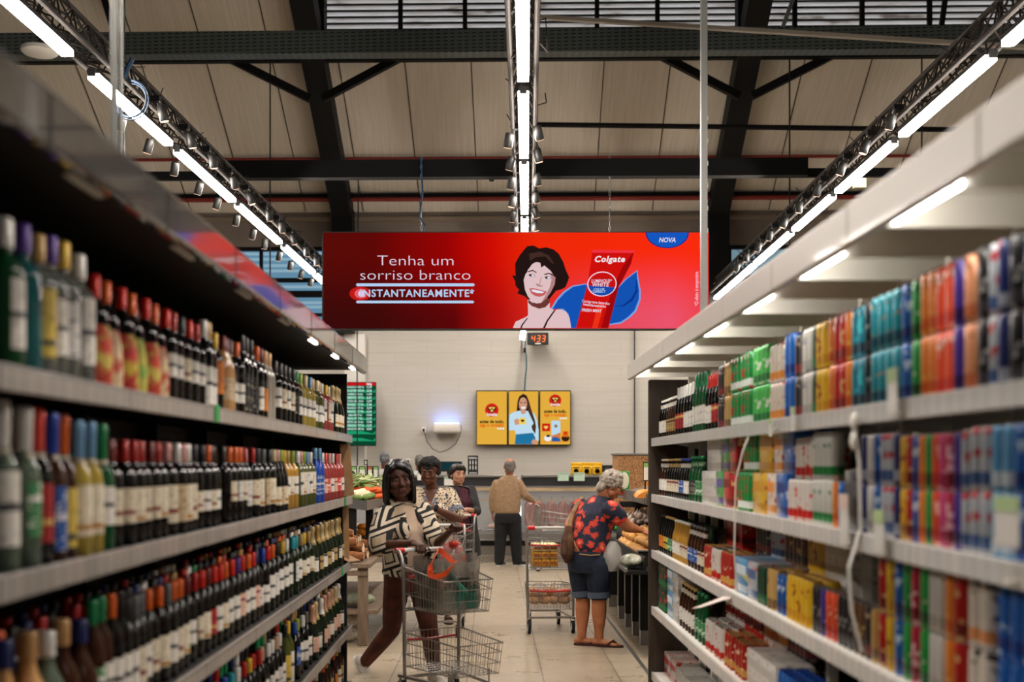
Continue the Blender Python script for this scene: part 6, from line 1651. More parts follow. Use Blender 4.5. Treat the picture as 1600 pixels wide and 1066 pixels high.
for k, pts in enumerate((((.12, .46, .93), (.13, .47, .9), (.1, .49, .885), (.02, .5, .9), (-.06, .48, .945), (-.1, .46, .97)), ((.12, .47, .9), (.11, .45, .96), (.04, .4, 1.01), (-.01, .36, 1.045), (-.05, .36, 1.03), (-.09, .4, .98), (-.1, .44, .94)))):
    mb = MB(); q_ = smooth_path([cw((p[0] + .12, p[1], p[2] - .025)) for p in pts])
    for a, b in zip(q_, q_[1:]): mb.bar(a, b, .005, .034, up=(.5, .3, 1))
    mb.build('strap', M_ORB, bg)
tag(bg, 'large smoky see-through shopping bag with orange straps in the cart', 'shopping bag')
gb = bag_shell('green_bag', noisemat('green_film', [(.3, rgb(16, 92, 78)), (.7, rgb(40, 140, 118))], 7, .3, coat=.5), ws=(.13, .045), h=.13, z0=.63, c=(-.03, .44), seed=4)
mb = MB().tube([cw((-.04, .44, .74)), cw((.02, .44, .8)), cw((.07, .44, .88)), cw((.1, .43, .94))], [.07, .06, .035, .015], 10, flat=.5)
mb.build('bag_top', MATS['green_film'], gb, smooth=70)
tag(gb, 'green plastic bag packed in front inside the big shopping bag', 'plastic bag')
for k, (p, s, c) in enumerate((((-.1, .3, .63), (.07, .05, .2), (34, 30, 28)), ((.1, .22, .63), (.06, .06, .24), (20, 18, 18)), ((-.05, .2, .63), (.06, .05, .18), (150, 40, 40)))):
    e = MB().rbox(Vector((-s[0], -s[1], 0)), Vector((s[0], s[1], s[2])), .012).build('grocery_box', mat(f'grocery_{k}', rgb(*c), .4), loc=cw(p), rz=math.radians(-146), smooth=40)
    tag(e, ['dark grocery box', 'black grocery box', 'red grocery box'][k] + ' inside the smoky shopping bag', 'grocery box')
# --- in the older woman's cart
M_YEL = noisemat('yellow_pack', [(.4, rgb(222, 168, 40)), (.6, rgb(196, 128, 30)), (.7, rgb(236, 206, 120))], 18, .4); M_CREAMP = noisemat('cream_pack', [(.4, rgb(226, 206, 150)), (.6, rgb(214, 180, 110))], 18, .4)
n_ = 0
for lay in range(3):
    for i in range(3):
        for j in range(2):
            n_ += 1
            p = in_cart(hC, 4, (-.13 + i * .085, .19 + j * .14, .625 + lay * .072))
            e = MB().rbox((-.04, -.065, 0), (.04, .065, .068), .01).build('food_pack', M_CREAMP if lay == 2 else M_YEL, loc=p, rz=math.radians(4), smooth=40)
            MB().box((-.03, -.0665, .02), (.03, -.065, .048)).build('printed_label', mat('pack_print', rgb(170, 90, 30), .5), e)
            tag(e, f'{"cream" if lay == 2 else "yellow"} food pack in the older woman’s cart, {["lowest", "middle", "top"][lay]} layer, {["inner", "middle", "outer"][i]} one, {["front", "rear"][j]} row', 'food pack', 'packs in the upper basket')
M_BREAD = noisemat('bread', [(.3, rgb(150, 92, 56)), (.6, rgb(206, 160, 116)), (.8, rgb(230, 206, 176))], 9, .6); M_BAG = mat('bread_bag', rgb(226, 220, 212), .12, alpha=.22, coat=1)
for i, (x, c) in enumerate(((-.095, 0), (.105, 1))):
    p = in_cart(hC, 4, (x, .3, .24))
    e = MB().ell((0, 0, .115), (.1, .15, .11)).build('bread_bag', M_BAG, loc=p, smooth=60)
    tag(e, f'clear plastic bag of bread rolls in the lower basket, {"under the yellow packs" if i == 0 else "behind the older woman’s legs"}', 'bag of bread')
    for q in range(7):
        tag(MB().ell((0, 0, 0), (.055, .07, .045)).build('bread_roll', M_BREAD, loc=p + Vector((((q % 2) - .5) * .1, ((q // 2) % 2 - .5) * .13, .06 + .07 * (q // 4))), rz=q, smooth=60), f'bread roll inside the {"nearer" if i == 0 else "farther"} clear bag, {nth(q + 1)} one', 'bread roll', 'bread rolls in clear bags')
# ================================================================== PEOPLE
def frame(yaw, pitch=0.0, roll=0.0):
    """columns: own right, forward, up.  yaw 0 faces the camera, 90 faces +X, 180 faces away"""
    y, p, r = math.radians(yaw), math.radians(pitch), math.radians(roll)
    f = Vector((math.sin(y), -math.cos(y), 0)); u = Vector((0, 0, 1))
    f, u = f * math.cos(p) - u * math.sin(p), u * math.cos(p) + f * math.sin(p)
    x = f.cross(u)
    x, u = x * math.cos(r) + u * math.sin(r), u * math.cos(r) - x * math.sin(r)
    return Matrix((x, f, u)).transposed()
def limb(mb, pts, rs, n=12):
    pts = [Vector(p) for p in pts]
    mb.tube(pts, rs, n)
    for p, r in zip(pts, rs): mb.ell(p, r, n=10)
def bend(a, b, c, n=4):
    """soft joint: points along a-b-c"""
    a, b, c = Vector(a), Vector(b), Vector(c)
    return [a.lerp(b, i / n) for i in range(n)] + [b.lerp(c, i / n) for i in range(n + 1)]
def loft(mb, secs, n=20):
    """secs: (centre, rx, ry, 3x3 frame)"""
    b0 = len(mb.v)
    for c, rx, ry, A in secs:
        for i in range(n):
            a = 2 * PI * i / n
            ca, sa = math.cos(a), math.sin(a)
            mb.v.append(Vector(c) + A.col[0] * rx * math.copysign(abs(ca) ** .85, ca) + A.col[1] * ry * math.copysign(abs(sa) ** .85, sa))
    m = len(secs)
    for j in range(m - 1):
        for i in range(n):
            l = (i + 1) % n
            mb.f.append([b0 + j * n + i, b0 + j * n + l, b0 + (j + 1) * n + l, b0 + (j + 1) * n + i]); mb.m.append(0)
    mb.f.append([b0 + i for i in range(n)][::-1]); mb.m.append(0)
    mb.f.append([b0 + (m - 1) * n + i for i in range(n)]); mb.m.append(0)
def hand(mb, w, d, nrm, thumb, curl=(30, 35, 25), size=1.0, spread=.1):
    """w wrist, d direction of the fingers, nrm back of the hand, thumb: +1/-1 which way across"""
    w, d, nrm = Vector(w), Vector(d).normalized(), Vector(nrm)
    nrm = (nrm - d * nrm.dot(d)).normalized(); sd = d.cross(nrm) * thumb
    A = Matrix((sd, d, nrm)).transposed()
    s = size
    mb.ell(w + d * .052 * s, (.041 * s, .055 * s, .0165 * s), A, 14); mb.ell(w + d * .012 * s, (.029 * s, .035 * s, .02 * s), A, 12)
    for k, (o, L) in enumerate(((.031, .94), (.0105, 1.06), (-.0105, 1.0), (-.0305, .8))):
        p = w + (d * .09 + sd * o) * s
        dd = (d + sd * o * spread * 20).normalized(); nn = nrm.copy()
        pts, rs = [p - dd * .02 * s, p], [.0098 * s, .0098 * s]
        for q, (seg, c) in enumerate(zip((.043, .027, .021), curl)):
            a = math.radians(c + 3 * k)
            dd, nn = (dd * math.cos(a) - nn * math.sin(a)).normalized(), (nn * math.cos(a) + dd * math.sin(a)).normalized()
            p = p + dd * seg * L * s
            pts.append(p); rs.append((.009, .0083, .0072)[q] * s)
        limb(mb, pts, rs, 8)
    p = w + (d * .022 + sd * .03) * s
    t = (d * .62 + sd * .72 - nrm * .3).normalized(); t2 = (t + d * .5 - nrm * .35 - sd * .25).normalized()
    limb(mb, [p, p + t * .045 * s, p + t * .045 * s + t2 * .03 * s, p + t * .045 * s + t2 * .05 * s], [.0135 * s, .0112 * s, .0098 * s, .0085 * s], 8)
def head(mb, c, A, s=1.0, jaw=1.0, wide=1.0):
    c = Vector(c)
    def e(p, r): mb.ell(c + A @ (Vector(p) * s), tuple(x * s for x in r), A, 16)
    e((0, -.012, .035), (.075 * wide, .094, .085)); e((0, .03, -.02), (.064 * wide, .066, .08)); e((0, .04, -.07), (.048 * jaw * wide, .05, .04)); e((0, .066, -.094), (.024 * jaw, .022, .018))
    for x in (-1, 1):
        e((x * .036 * wide, .064, -.022), (.026, .026, .028)); e((x * .03, .083, .031), (.026, .014, .009)); e((x * .046 * wide, .03, -.058), (.02 * jaw, .034, .03))
        e((x * .077 * wide, -.006, -.008), (.009, .019, .031)); e((x * .0125, .1, -.03), (.0085, .011, .008))
        e((x * .033, .0795, .007), (.017, .013, .011))
    mb.tube([c + A @ (Vector(p) * s) for p in ((0, .088, .02), (0, .1, -.005), (0, .111, -.025), (0, .1, -.036))], [.009 * s, .0095 * s, .0125 * s, .009 * s], 10)
    e((0, .09, -.0545), (.024, .0135, .0075)); e((0, .0875, -.066), (.021, .0135, .0075)); e((0, .085, -.06), (.029, .01, .012))
M_EYEW = mat('eye_white', rgb(168, 158, 150), .3); M_IRIS = mat('iris_dark', rgb(28, 18, 12), .2)
def face(parent, c, A, s, lipm, browm, gaze=(0, 0), lids=None):
    c = Vector(c)
    for x in (-1, 1):
        P_ = c + A @ Vector((x * .033 * s, .0875 * s, .0075 * s))
        o = MB().ell(P_, (.0115 * s, .006 * s, .0042 * s), A, 12).build('eye', M_EYEW, parent, smooth=80)
        MB().ell(P_ + A @ Vector((gaze[0] * s, .0045 * s, gaze[1] * s)), (.0052 * s, .0028 * s, .0052 * s), A, 10).build('iris', M_IRIS, o, smooth=80)
        MB().tube([c + A @ (Vector(p) * s) for p in ((x * .014, .0968, .034), (x * .032, .0965, .038), (x * .052, .083, .033))], [.0032 * s, .0042 * s, .0025 * s], 8).build('eyebrow', browm, parent, smooth=80)
        MB().tube([c + A @ (Vector(p) * s) for p in ((x * .02, .0925, .0095), (x * .033, .0955, .015), (x * .047, .087, .0095))], [.0016 * s, .0026 * s, .0016 * s], 6).build('eyelid', browm if lids is None else lids, parent, smooth=80)
    m = MB()
    m.ell(c + A @ Vector((0, .0985 * s, -.0545 * s)), (.0225 * s, .0075 * s, .0058 * s), A, 12); m.ell(c + A @ Vector((0, .096 * s, -.0655 * s)), (.0195 * s, .0078 * s, .0065 * s), A, 12)
    m.build('lips', lipm, parent, smooth=80)
def foot(mb, ankle, d, s=1.0, r=.04):
    """bare foot: ankle point about 8 cm over the ground, toes along d"""
    a, d = Vector(ankle), Vector(d).normalized()
    x = d.cross(Vector((0, 0, 1))); A = Matrix((x, d, Vector((0, 0, 1)))).transposed()
    g = a.z - .075 * s
    b = Vector((a.x, a.y, g))
    mb.ell(b + d * -.03 * s + Vector((0, 0, .035)), (.034 * s, .042 * s, .034 * s), A); mb.ell(b + d * .06 * s + Vector((0, 0, .03)), (.038 * s, .085 * s, .03 * s), A); mb.ell(b + d * .13 * s + Vector((0, 0, .018)), (.045 * s, .05 * s, .017 * s), A)
    for k in range(5): mb.ell(b + d * (.185 - .012 * abs(k - 1)) * s + x * (-.036 + .018 * k) * s + Vector((0, 0, .012)), (.009 * s, .018 * s, .009 * s), A)
def shoe(name, ankle, d, m, sole, parent, s=1.0, tilt=0.0):
    a, d = Vector(ankle), Vector(d).normalized()
    if tilt:
        pass
    x = d.cross(Vector((0, 0, 1))).normalized(); u = x.cross(d).normalized(); A = Matrix((x, d, u)).transposed()
    b = a - u * .075 * s
    mb = MB()
    mb.ell(b + d * -.03 * s + u * .045, (.042 * s, .05 * s, .045 * s), A); mb.ell(b + d * .06 * s + u * .04, (.045 * s, .1 * s, .04 * s), A); mb.ell(b + d * .14 * s + u * .028, (.048 * s, .06 * s, .028 * s), A); mb.tube([b + u * .04, b + u * .1], [.045 * s, .043 * s], 14)
    o = link_mesh(name, fuse(mb, .007, 3), m, parent)
    n = 20; pts = [(.046 * s * math.cos(2 * PI * i / n) * (1.0 if math.sin(2 * PI * i / n) < 0 else 1.1), .145 * s * math.sin(2 * PI * i / n)) for i in range(n)]
    fr = Matrix.Translation(b + d * .06 * s - u * .002) @ A.to_4x4()
    MB().prism(pts, .022, fr).build('sole', sole, o, smooth=40)
    l = MB()
    for k in range(4): l.tube([b + d * (.045 + .022 * k) * s + u * (.083 - .008 * k) * s + x * -.022 * s, b + d * (.05 + .022 * k) * s + u * (.087 - .008 * k) * s + x * .022 * s], .0035, 5)
    l.build('laces', sole, o)
    return o
def curls(c, A, r, s, nblobs, size, seed, keep):
    rr = random.Random(seed); mb = MB(); c = Vector(c)
    mb.ell(c + A @ Vector((0, -.012 * s, .04 * s)), (.079 * s, .096 * s, .088 * s), A, 16)
    k = 0
    while k < nblobs:
        v = Vector((rr.gauss(0, 1), rr.gauss(0, 1), rr.gauss(0, 1))).normalized()
        if not keep(v): continue
        k += 1
        mb.ell(c + A @ (Vector((v.x * r[0], v.y * r[1] - .012, v.z * r[2] + .035)) * s), size * s * rr.uniform(.75, 1.25), n=8)
    return mb
def cut(me, test):
    bm = bmesh.new(); bm.from_mesh(me)
    d = [f for f in bm.faces if test(f.calc_center_median())]
    bmesh.ops.delete(bm, geom=d, context='FACES')
    bm.to_mesh(me); bm.free()
    return me
def solid(o, t=.006):
    md = o.modifiers.new('thickness', 'SOLIDIFY'); md.thickness = t; md.offset = -1
    return o
def person(label): 
    return tag(empty('person'), label, 'person')
def skin_mat(n, c, c2):
    return noisemat('skin_' + n, [(.3, rgb(*c)), (.7, rgb(*c2))], 9, .45, spec=.4)
def finish(root, base, kids):
    """put the empty at the person's base without moving the parts"""
    root.location = base
    M = Matrix.Translation(-Vector(base))
    for k in root.children: k.data.transform(M)
    def deep(o):
        for ch in o.children:
            ch.data.transform(M); deep(ch)
    for k in root.children: deep(k)

# ---------------------------------------------------------------- woman in patterned cardigan, pushing the cart
def woman_a():
    Y = 10.5 * K
    root = person('woman in cream, tan and black patterned cardigan and rust trousers pushing the nearest cart')
    P = lambda px, py, dy=0.0: atr(px, py, Y + dy)
    sk = skin_mat('deep', (74, 45, 34), (94, 59, 45)); hairm = noisemat('hair_black', [(.3, rgb(12, 10, 10)), (.7, rgb(26, 22, 22))], 60, .35, stretch=(1, 1, .2))
    T = frame(32, 4); H = frame(14, 2, -4)
    hc = P(623, 750.5, -.05); neck = P(626, 785, .0)
    hip, waist, chest = P(638, 898, 0), P(638, 868, 0), P(634, 826, 0)
    sR, sL = P(602, 803, -.1), P(661, 799, .1)
    gd = Vector((.56, -.83, -.12)).normalized(); wR = Vector((hA.x, hA.y, 1.0)) - Vector((.83, .56, 0)) * .04 - gd * .085 + Vector((0, 0, .034)); eR = P(592, 852, -.26)
    eL, wL = P(681, 852, -.12), P(705, 829, -.34)
    hR, hL = P(622, 900, -.06), P(656, 900, .06)
    kR, aR = P(611, 985, .1), P(571, 1034, .32)
    kL, aL = P(670, 980, -.12), P(679, 1046, -.14)
    # skin, one body
    b = MB(); limb(b, [neck - Vector((0, 0, .05)), neck.lerp(hc, .5), hc], [.056, .05, .05]); loft(b, [(hip, .15, .1, T), (waist, .14, .1, T), (chest, .145, .1, T), (neck - Vector((0, 0, .03)), .09, .06, T)])
    limb(b, bend(sR, eR, wR), [.045, .044, .043, .041, .038, .036, .032, .028, .024]); limb(b, bend(sL, eL, wL), [.045, .044, .043, .041, .038, .036, .032, .028, .024])
    limb(b, bend(hR, kR, aR), [.075, .07, .064, .058, .05, .046, .042, .038, .034]); limb(b, bend(hL, kL, aL), [.075, .07, .064, .058, .05, .046, .042, .038, .034])
    h = MB(); head(h, hc, H, 1.13, 1.1, 1.08); limb(h, [hc + H @ Vector((0, -.02, -.09)), neck], [.056, .06])
    hd = MB(); hand(hd, wR, gd, Vector((0, 0, 1)), -1, (50, 75, 55), 1.0); hand(hd, wL, Vector((.35, -.6, .45)), Vector((.3, -.5, .8)), 1, (60, 75, 55), 1.0)
    limb(hd, [wR - (wR - eR).normalized() * .05, wR], [.026, .025]); limb(hd, [wL - (wL - eL).normalized() * .05, wL], [.026, .025])
    body = link_mesh('body', join_meshes([fuse(b, .009, 3), fuse(h, .0045, 2), fuse(hd, .0036, 1)]), sk, root)
    face(root, hc, H, 1.14, mat('lips_deep', rgb(96, 48, 42), .4), hairm, lids=mat('lid_deep', rgb(30, 17, 13), .5))
    # hair: shoulder length, parted
    m = MB(); HB, H = H, H * 1.13; m.ell(hc + H @ Vector((0, -.022, .045)), (.09, .107, .097), HB, 18); rr = random.Random(2)
    for i in range(64):
        t_ = math.radians(52 + 256 * i / 63); sx_, cy_ = math.sin(t_), math.cos(t_); j = rr.uniform(.94, 1.07); e_ = -.135 + rr.uniform(-.03, .02)
        m.tube([hc + H @ Vector(p) for p in ((sx_ * .03, cy_ * .04 - .01, .132), (sx_ * .066 * j, cy_ * .08 * j - .012, .1), (sx_ * .087 * j, cy_ * .1 * j - .015, .03), (sx_ * .097 * j, cy_ * .1 * j - .018, -.05), (sx_ * .1 * j, cy_ * .095 * j - .018, e_))], [.013, .016, .016, .014, .006], 6)
    m.tube([hc + H @ Vector(p) for p in ((.02, .06, .1), (-.03, .078, .085), (-.065, .06, .055))], [.024, .02, .018], 10); m.ell(hc + H @ Vector((0, 0, .095)), (.066, .078, .045), H); m.tube([hc + H @ Vector(p) for p in ((.02, .055, .1), (.05, .065, .085), (.075, .045, .05))], [.022, .02, .016], 10)
    link_mesh('hair', fuse(m, .005, 3), hairm, root)
    # beige top
    tee = noisemat('tee_beige', [(.3, rgb(180, 156, 136)), (.7, rgb(192, 168, 148))], 7, .8)
    t = MB(); loft(t, [(hip + Vector((0, 0, .02)), .17, .125, T), (waist, .165, .135, T), (P(640, 846, 0), .165, .14, T), (chest + T.col[1] * .015, .165, .135, T), (P(631, 802, 0), .145, .1, T), (neck + Vector((0, 0, .01)), .075, .065, T)])
    for x in (-1, 1): t.ell(chest + T @ Vector((x * .075, .1, -.01)), (.075, .07, .075), T)
    limb(t, [sR, sR.lerp(eR, .35)], [.065, .062]); limb(t, [sL, sL.lerp(eL, .35)], [.065, .06])
    link_mesh('top', fuse(t, .009, 4), tee, root)
    # cardigan: open at the front, wide elbow sleeves
    cm = mat('cardigan_pattern', rgb(206, 190, 168), .85)
    nt, bs, N, L = nodes(cm)
    tc = N('ShaderNodeTexCoord'); mp = N('ShaderNodeMapping'); mp.inputs['Rotation'].default_value = (.0, .35, .5); L(tc.outputs['Object'], mp.inputs['Vector'])
    sx = N('ShaderNodeSeparateXYZ'); cb = N('ShaderNodeCombineXYZ'); L(mp.outputs['Vector'], sx.inputs[0])
    L(sx.outputs['X'], cb.inputs['X']); L(sx.outputs['Z'], cb.inputs['Y'])
    def brick(w, hh, ms, c1, c2, mo, off=.5):
        br = N('ShaderNodeTexBrick'); br.offset = off; br.inputs['Scale'].default_value = 1; br.inputs['Brick Width'].default_value = w; br.inputs['Row Height'].default_value = hh; br.inputs['Mortar Size'].default_value = ms; br.inputs['Mortar Smooth'].default_value = 0
        br.inputs['Color1'].default_value = c1; br.inputs['Color2'].default_value = c2; br.inputs['Mortar'].default_value = mo
        L(cb.outputs[0], br.inputs['Vector']); return br
    b1 = brick(.17, .15, .011, rgb(210, 196, 176), rgb(206, 190, 168), rgb(20, 18, 18)); b2 = brick(.17, .15, .032, (1, 1, 1, 1), (1, 1, 1, 1), (0, 0, 0, 1)); b3 = brick(.17, .15, .045, rgb(158, 134, 104), rgb(206, 190, 168), rgb(22, 20, 20))
    mx = N('ShaderNodeMix'); mx.data_type = 'RGBA'; L(b2.outputs['Color'], mx.inputs['Factor']); L(b1.outputs['Color'], mx.inputs[6]); L(b3.outputs['Color'], mx.inputs[7])
    L(mx.outputs[2], bs.inputs['Base Color'])
    c = MB(); loft(c, [(hip + Vector((0, 0, -.0)), .2, .15, T), (waist, .192, .155, T), (P(640, 846, 0), .19, .158, T), (chest, .188, .155, T), (P(630, 800, 0), .165, .115, T), (neck + Vector((0, 0, .0)), .095, .085, T)])
    for x in (-1, 1): c.ell(chest + T @ Vector((x * .08, .09, -.01)), (.085, .085, .09), T)
    limb(c, [sR + Vector((0, 0, -.015)), sR.lerp(eR, .5), eR.lerp(sR, .02)], [.082, .09, .092]); limb(c, [sL, sL.lerp(eL, .5), eL.lerp(sL, .1)], [.075, .078, .078])
    cme = fuse(c, .009, 4)
    O = chest.copy()
    def front(p):
        q_ = T.transposed() @ (p - O)
        return q_.y > .05 and abs(q_.x + .0) < .055 + .12 * max(0, -q_.z) and abs(q_.x) < .1
    solid(link_mesh('cardigan', cut(cme, lambda p: front(p) or (T.transposed() @ (p - O)).z < -.36), cm, root), .008)
    col_ = MB()
    for x in (-1, 1): col_.tube([neck + T @ Vector((x * .07, -.04, .02)), neck + T @ Vector((x * .075, .04, .0)), chest + T @ Vector((x * .07, .135, .05)), chest + T @ Vector((x * .085, .165, -.06)), hip + T @ Vector((x * .11, .15, .08))], [.02, .024, .022, .02, .02], 8, flat=.5)
    col_.build('collar', noisemat('collar_stripe', [(.45, rgb(30, 26, 24)), (.55, rgb(206, 190, 168))], 14, .9, interp='CONSTANT', stretch=(.6, .6, 1.6)), root, smooth=70)
    # trousers
    pm = noisemat('rust_cord', [(.35, rgb(66, 28, 17)), (.65, rgb(90, 39, 23))], 12, .8)
    tr = MB(); loft(tr, [(P(638, 925, 0), .16, .12, T), (hip, .172, .13, T), (P(638, 884, 0), .165, .125, T)])
    limb(tr, bend(hR, kR, aR), [.105, .098, .09, .08, .068, .066, .062, .056, .05]); limb(tr, bend(hL, kL, aL), [.105, .098, .09, .08, .068, .066, .062, .056, .05])
    link_mesh('trousers', fuse(tr, .008, 3), pm, root)
    shm, som = mat('sneaker_grey', rgb(196, 190, 180), .6), mat('sneaker_sole', rgb(222, 218, 210), .6)
    shoe('shoe', aR + Vector((-.01, 0, -.0)), Vector((.38, -.3, -.75)), shm, som, root, .98); shoe('shoe', Vector((aL.x, aL.y, .075)), Vector((.45, -.88, 0)), shm, som, root, .98)
    finish(root, Vector((aL.x, aL.y, 0)), None)
    return wL
wa = woman_a()
# clear bag of tomatoes hanging from her hand
g = wa + Vector((.03, -.07, .01))
rows = []
n = 24
for j in range(11):
    f = j / 10
    r = .012 + .085 * min(1, f * 1.35) ** 1.2 if f < .8 else .097 * (1 - (f - .8) / .2 * .55)
    rows.append([g + Vector((-.03 * f + r * math.cos(2 * PI * i / n) * (1 + .06 * math.sin(5 * i + j)), r * .8 * math.sin(2 * PI * i / n) * (1 + .06 * math.cos(4 * i)), -.25 * f)) for i in range(n)])
mb = MB().add([p for r in rows for p in r], [[j * n + i, j * n + (i + 1) % n, (j + 1) * n + (i + 1) % n, (j + 1) * n + i] for j in range(10) for i in range(n)])
mb.tube([g, g + Vector((.005, .0, .035))], [.012, .02], 8)
c0 = g
tb = mb.xf(Matrix.Translation(-c0)).build('produce_bag', mat('clear_film', rgb(232, 222, 214), .25, alpha=.25, coat=1), loc=c0, smooth=70)
tag(tb, 'clear plastic bag of tomatoes held up by the woman in patterned cardigan', 'plastic bag')
M_TOM = mat('tomato', rgb(206, 44, 24), .25, coat=.5)
for i, (x, y, z) in enumerate(((-.07, 0, -.2), (.0, .03, -.215), (.045, -.01, -.2), (-.03, -.05, -.2), (-.05, .0, -.14), (.02, .0, -.14), (-.01, -.03, -.1))):
    e = MB().lathe([(0, -.03), (.02, -.029), (.034, -.012), (.036, .004), (.027, .022), (.01, .028), (0, .025)], 14).build('tomato', M_TOM, loc=g + Vector((x, y, z)), smooth=80)
    MB().lathe([(0, .026), (.012, .03), (.0, .034)], 5).build('calyx', M_LEAF, e)
    tag(e, f'red tomato in the clear bag held over the cart, {nth(i + 1)} from the bottom', 'tomato', 'tomatoes in the clear bag')

# ---------------------------------------------------------------- woman in floral blouse
def woman_b():
    Y = 14.5 * K
    root = person('woman with short afro hair in cream floral blouse looking down at her hands')
    P = lambda px, py, dy=0.0: atr(px, py, Y + dy)
    sk = skin_mat('brown', (84, 50, 36), (108, 68, 50)); hairm = noisemat('hair_afro', [(.35, rgb(10, 9, 9)), (.6, rgb(30, 25, 24))], 70, .8, bump=1.0)
    T = frame(-4, 4); H = frame(-10, 14, 3)
    hc = P(671, 738, -.08); neck = P(674, 762, 0)
    hip, waist, chest = P(678, 852, 0), P(678, 828, 0), P(677, 796, 0)
    sR, sL = P(653, 773, -.01), P(702, 773, .02)
    eR, wR = P(643, 812, -.1), P(655, 795, -.34); eL, wL = P(716, 812, -.12), P(678, 794, -.36)
    hR, hL = P(664, 855, 0), P(692, 855, 0); kR, kL = P(663, 905, -.04), P(697, 905, -.04); aR, aL = Vector((P(662, 960).x, Y, .08)), Vector((P(700, 960).x, Y - .1, .08))
    b = MB(); limb(b, [neck - Vector((0, 0, .05)), neck.lerp(hc, .5), hc], [.062, .057, .05]); loft(b, [(hip, .17, .12, T), (waist, .16, .12, T), (chest, .16, .11, T), (neck - Vector((0, 0, .03)), .11, .07, T)])
    for s_, e_, w_ in ((sR, eR, wR), (sL, eL, wL)): limb(b, bend(s_, e_, w_), [.055, .055, .056, .056, .052, .048, .042, .035, .029])
    for h_, k_, a_ in ((hR, kR, aR), (hL, kL, aL)): limb(b, bend(h_, k_, a_), [.09, .08, .072, .064, .056, .056, .054, .042, .036])
    foot(b, aR, (0, -1, 0)); foot(b, aL, (.15, -1, 0))
    h = MB(); head(h, hc, H, 1.04, 1.2, 1.16); limb(h, [hc + H @ Vector((0, -.02, -.09)), neck], [.058, .064])
    hd = MB(); hand(hd, wL, Vector((-.8, -.1, .1)), Vector((-.1, -.6, .7)), 1, (35, 60, 40)); hand(hd, wR, Vector((.6, -.1, .3)), Vector((.1, -.6, .7)), -1, (35, 60, 40))
    link_mesh('body', join_meshes([fuse(b, .01, 3), fuse(h, .005, 2), fuse(hd, .004, 1)]), sk, root)
    face(root, hc, H, 1.02, mat('lips_brown', rgb(126, 72, 62), .4), hairm, gaze=(0, -.003), lids=mat('lid_brown', rgb(64, 38, 28), .5))
    link_mesh('hair', fuse(curls(hc, H, (.092, .1, .098), 1.05, 90, .026, 5, lambda v: not (v.y > .25 and v.z < .55) and v.z > -.45), .007, 1), hairm, root)
    bl = noisemat('floral_cream', [(.0, rgb(60, 62, 76)), (.40, rgb(84, 76, 74)), (.44, rgb(206, 186, 158)), (.6, rgb(220, 202, 174)), (.66, rgb(150, 110, 80)), (.7, rgb(214, 196, 168))], 46, .85, detail=1.5, interp='CONSTANT')
    t = MB(); loft(t, [(hip - Vector((0, 0, .05)), .205, .155, T), (hip, .2, .155, T), (waist, .19, .15, T), (chest, .188, .14, T), (P(676, 770, 0), .165, .1, T), (P(675, 763, 0), .1, .075, T)])
    for x in (-1, 1): t.ell(chest + T @ Vector((x * .085, .1, -.02)), (.085, .075, .085), T)
    limb(t, [sR, sR.lerp(eR, .7)], [.08, .085]); limb(t, [sL, sL.lerp(eL, .35), sL.lerp(eL, .75)], [.08, .088, .09])
    me = fuse(t, .009, 3); O = neck.copy()
    def vneck(p):
        q_ = T.transposed() @ (p - O); return q_.y > .02 and q_.z > -.2 and abs(q_.x) < .055 * (1 + (q_.z + .06) / .12)
    solid(link_mesh('blouse', cut(me, vneck), bl, root))
    tr = noisemat('grey_trim', [(.4, rgb(70, 74, 90)), (.6, rgb(132, 132, 142))], 60, .8)
    m = MB()
    for x in (-1, 1): m.tube([O + T @ Vector(p) for p in ((x * .075, .0, -.0), (x * .062, .09, -.07), (x * .02, .155, -.19))], [.016, .018, .016], 8, flat=.5)
    m.build('neck_trim', tr, root, smooth=70)
    c_ = sL.lerp(eL, .75); d_ = (eL - sL).normalized(); m = MB().tube([c_ - d_ * .045, c_ + d_ * .005], [.093, .095], 18); m.build('sleeve_cuff', tr, root, smooth=60)
    m = MB(); loft(m, [(hip - Vector((0, 0, .1)), .17, .13, T), (hip, .185, .14, T)])
    for h_, k_, a_ in ((hR, kR, aR), (hL, kL, aL)): limb(m, bend(h_, k_, k_.lerp(a_, .6)), [.115, .105, .098, .09, .08, .078, .074, .07, .066])
    link_mesh('trousers', fuse(m, .012, 3), mat('dark_trousers', rgb(30, 28, 32), .8), root)
    w = MB().tube([wL + Vector((.02, 0, 0)) - Vector((.012, 0, 0)), wL + Vector((.04, 0, 0))], .034, 16).build('watch', M_BLACK, root, smooth=60)
    MB().tube([wL + Vector((.03, -.034, .01)), wL + Vector((.03, -.045, .012))], .021, 16).build('watch_face', mat('watch_glass', rgb(40, 44, 52), .15), w, smooth=50)
    for a_, d_ in ((aR, (0, -1, 0)), (aL, (.15, -1, 0))):
        d = Vector(d_).normalized(); x = d.cross(Vector((0, 0, 1))); b_ = Vector((a_.x, a_.y, 0)) + d * .07
        fr = Matrix.Translation(b_) @ Matrix((x, d, Vector((0, 0, 1)))).transposed().to_4x4()
        s = MB().prism([(.05 * math.cos(t_), .14 * math.sin(t_)) for t_ in [2 * PI * i / 18 for i in range(18)]], .014, fr).build('sandal', mat('sandal_dark', rgb(40, 30, 26), .7), root)
        MB().tube([b_ + x * -.046 + Vector((0, 0, .012)), b_ + d * .05 + x * -.02 + Vector((0, 0, .058)), b_ + d * .05 + x * .02 + Vector((0, 0, .058)), b_ + x * .046 + Vector((0, 0, .012))], .011, 8).build('strap', mat('strap_dark', rgb(48, 34, 28), .6), s)
    finish(root, Vector((P(680, 960).x, Y, 0)), None)
woman_b()

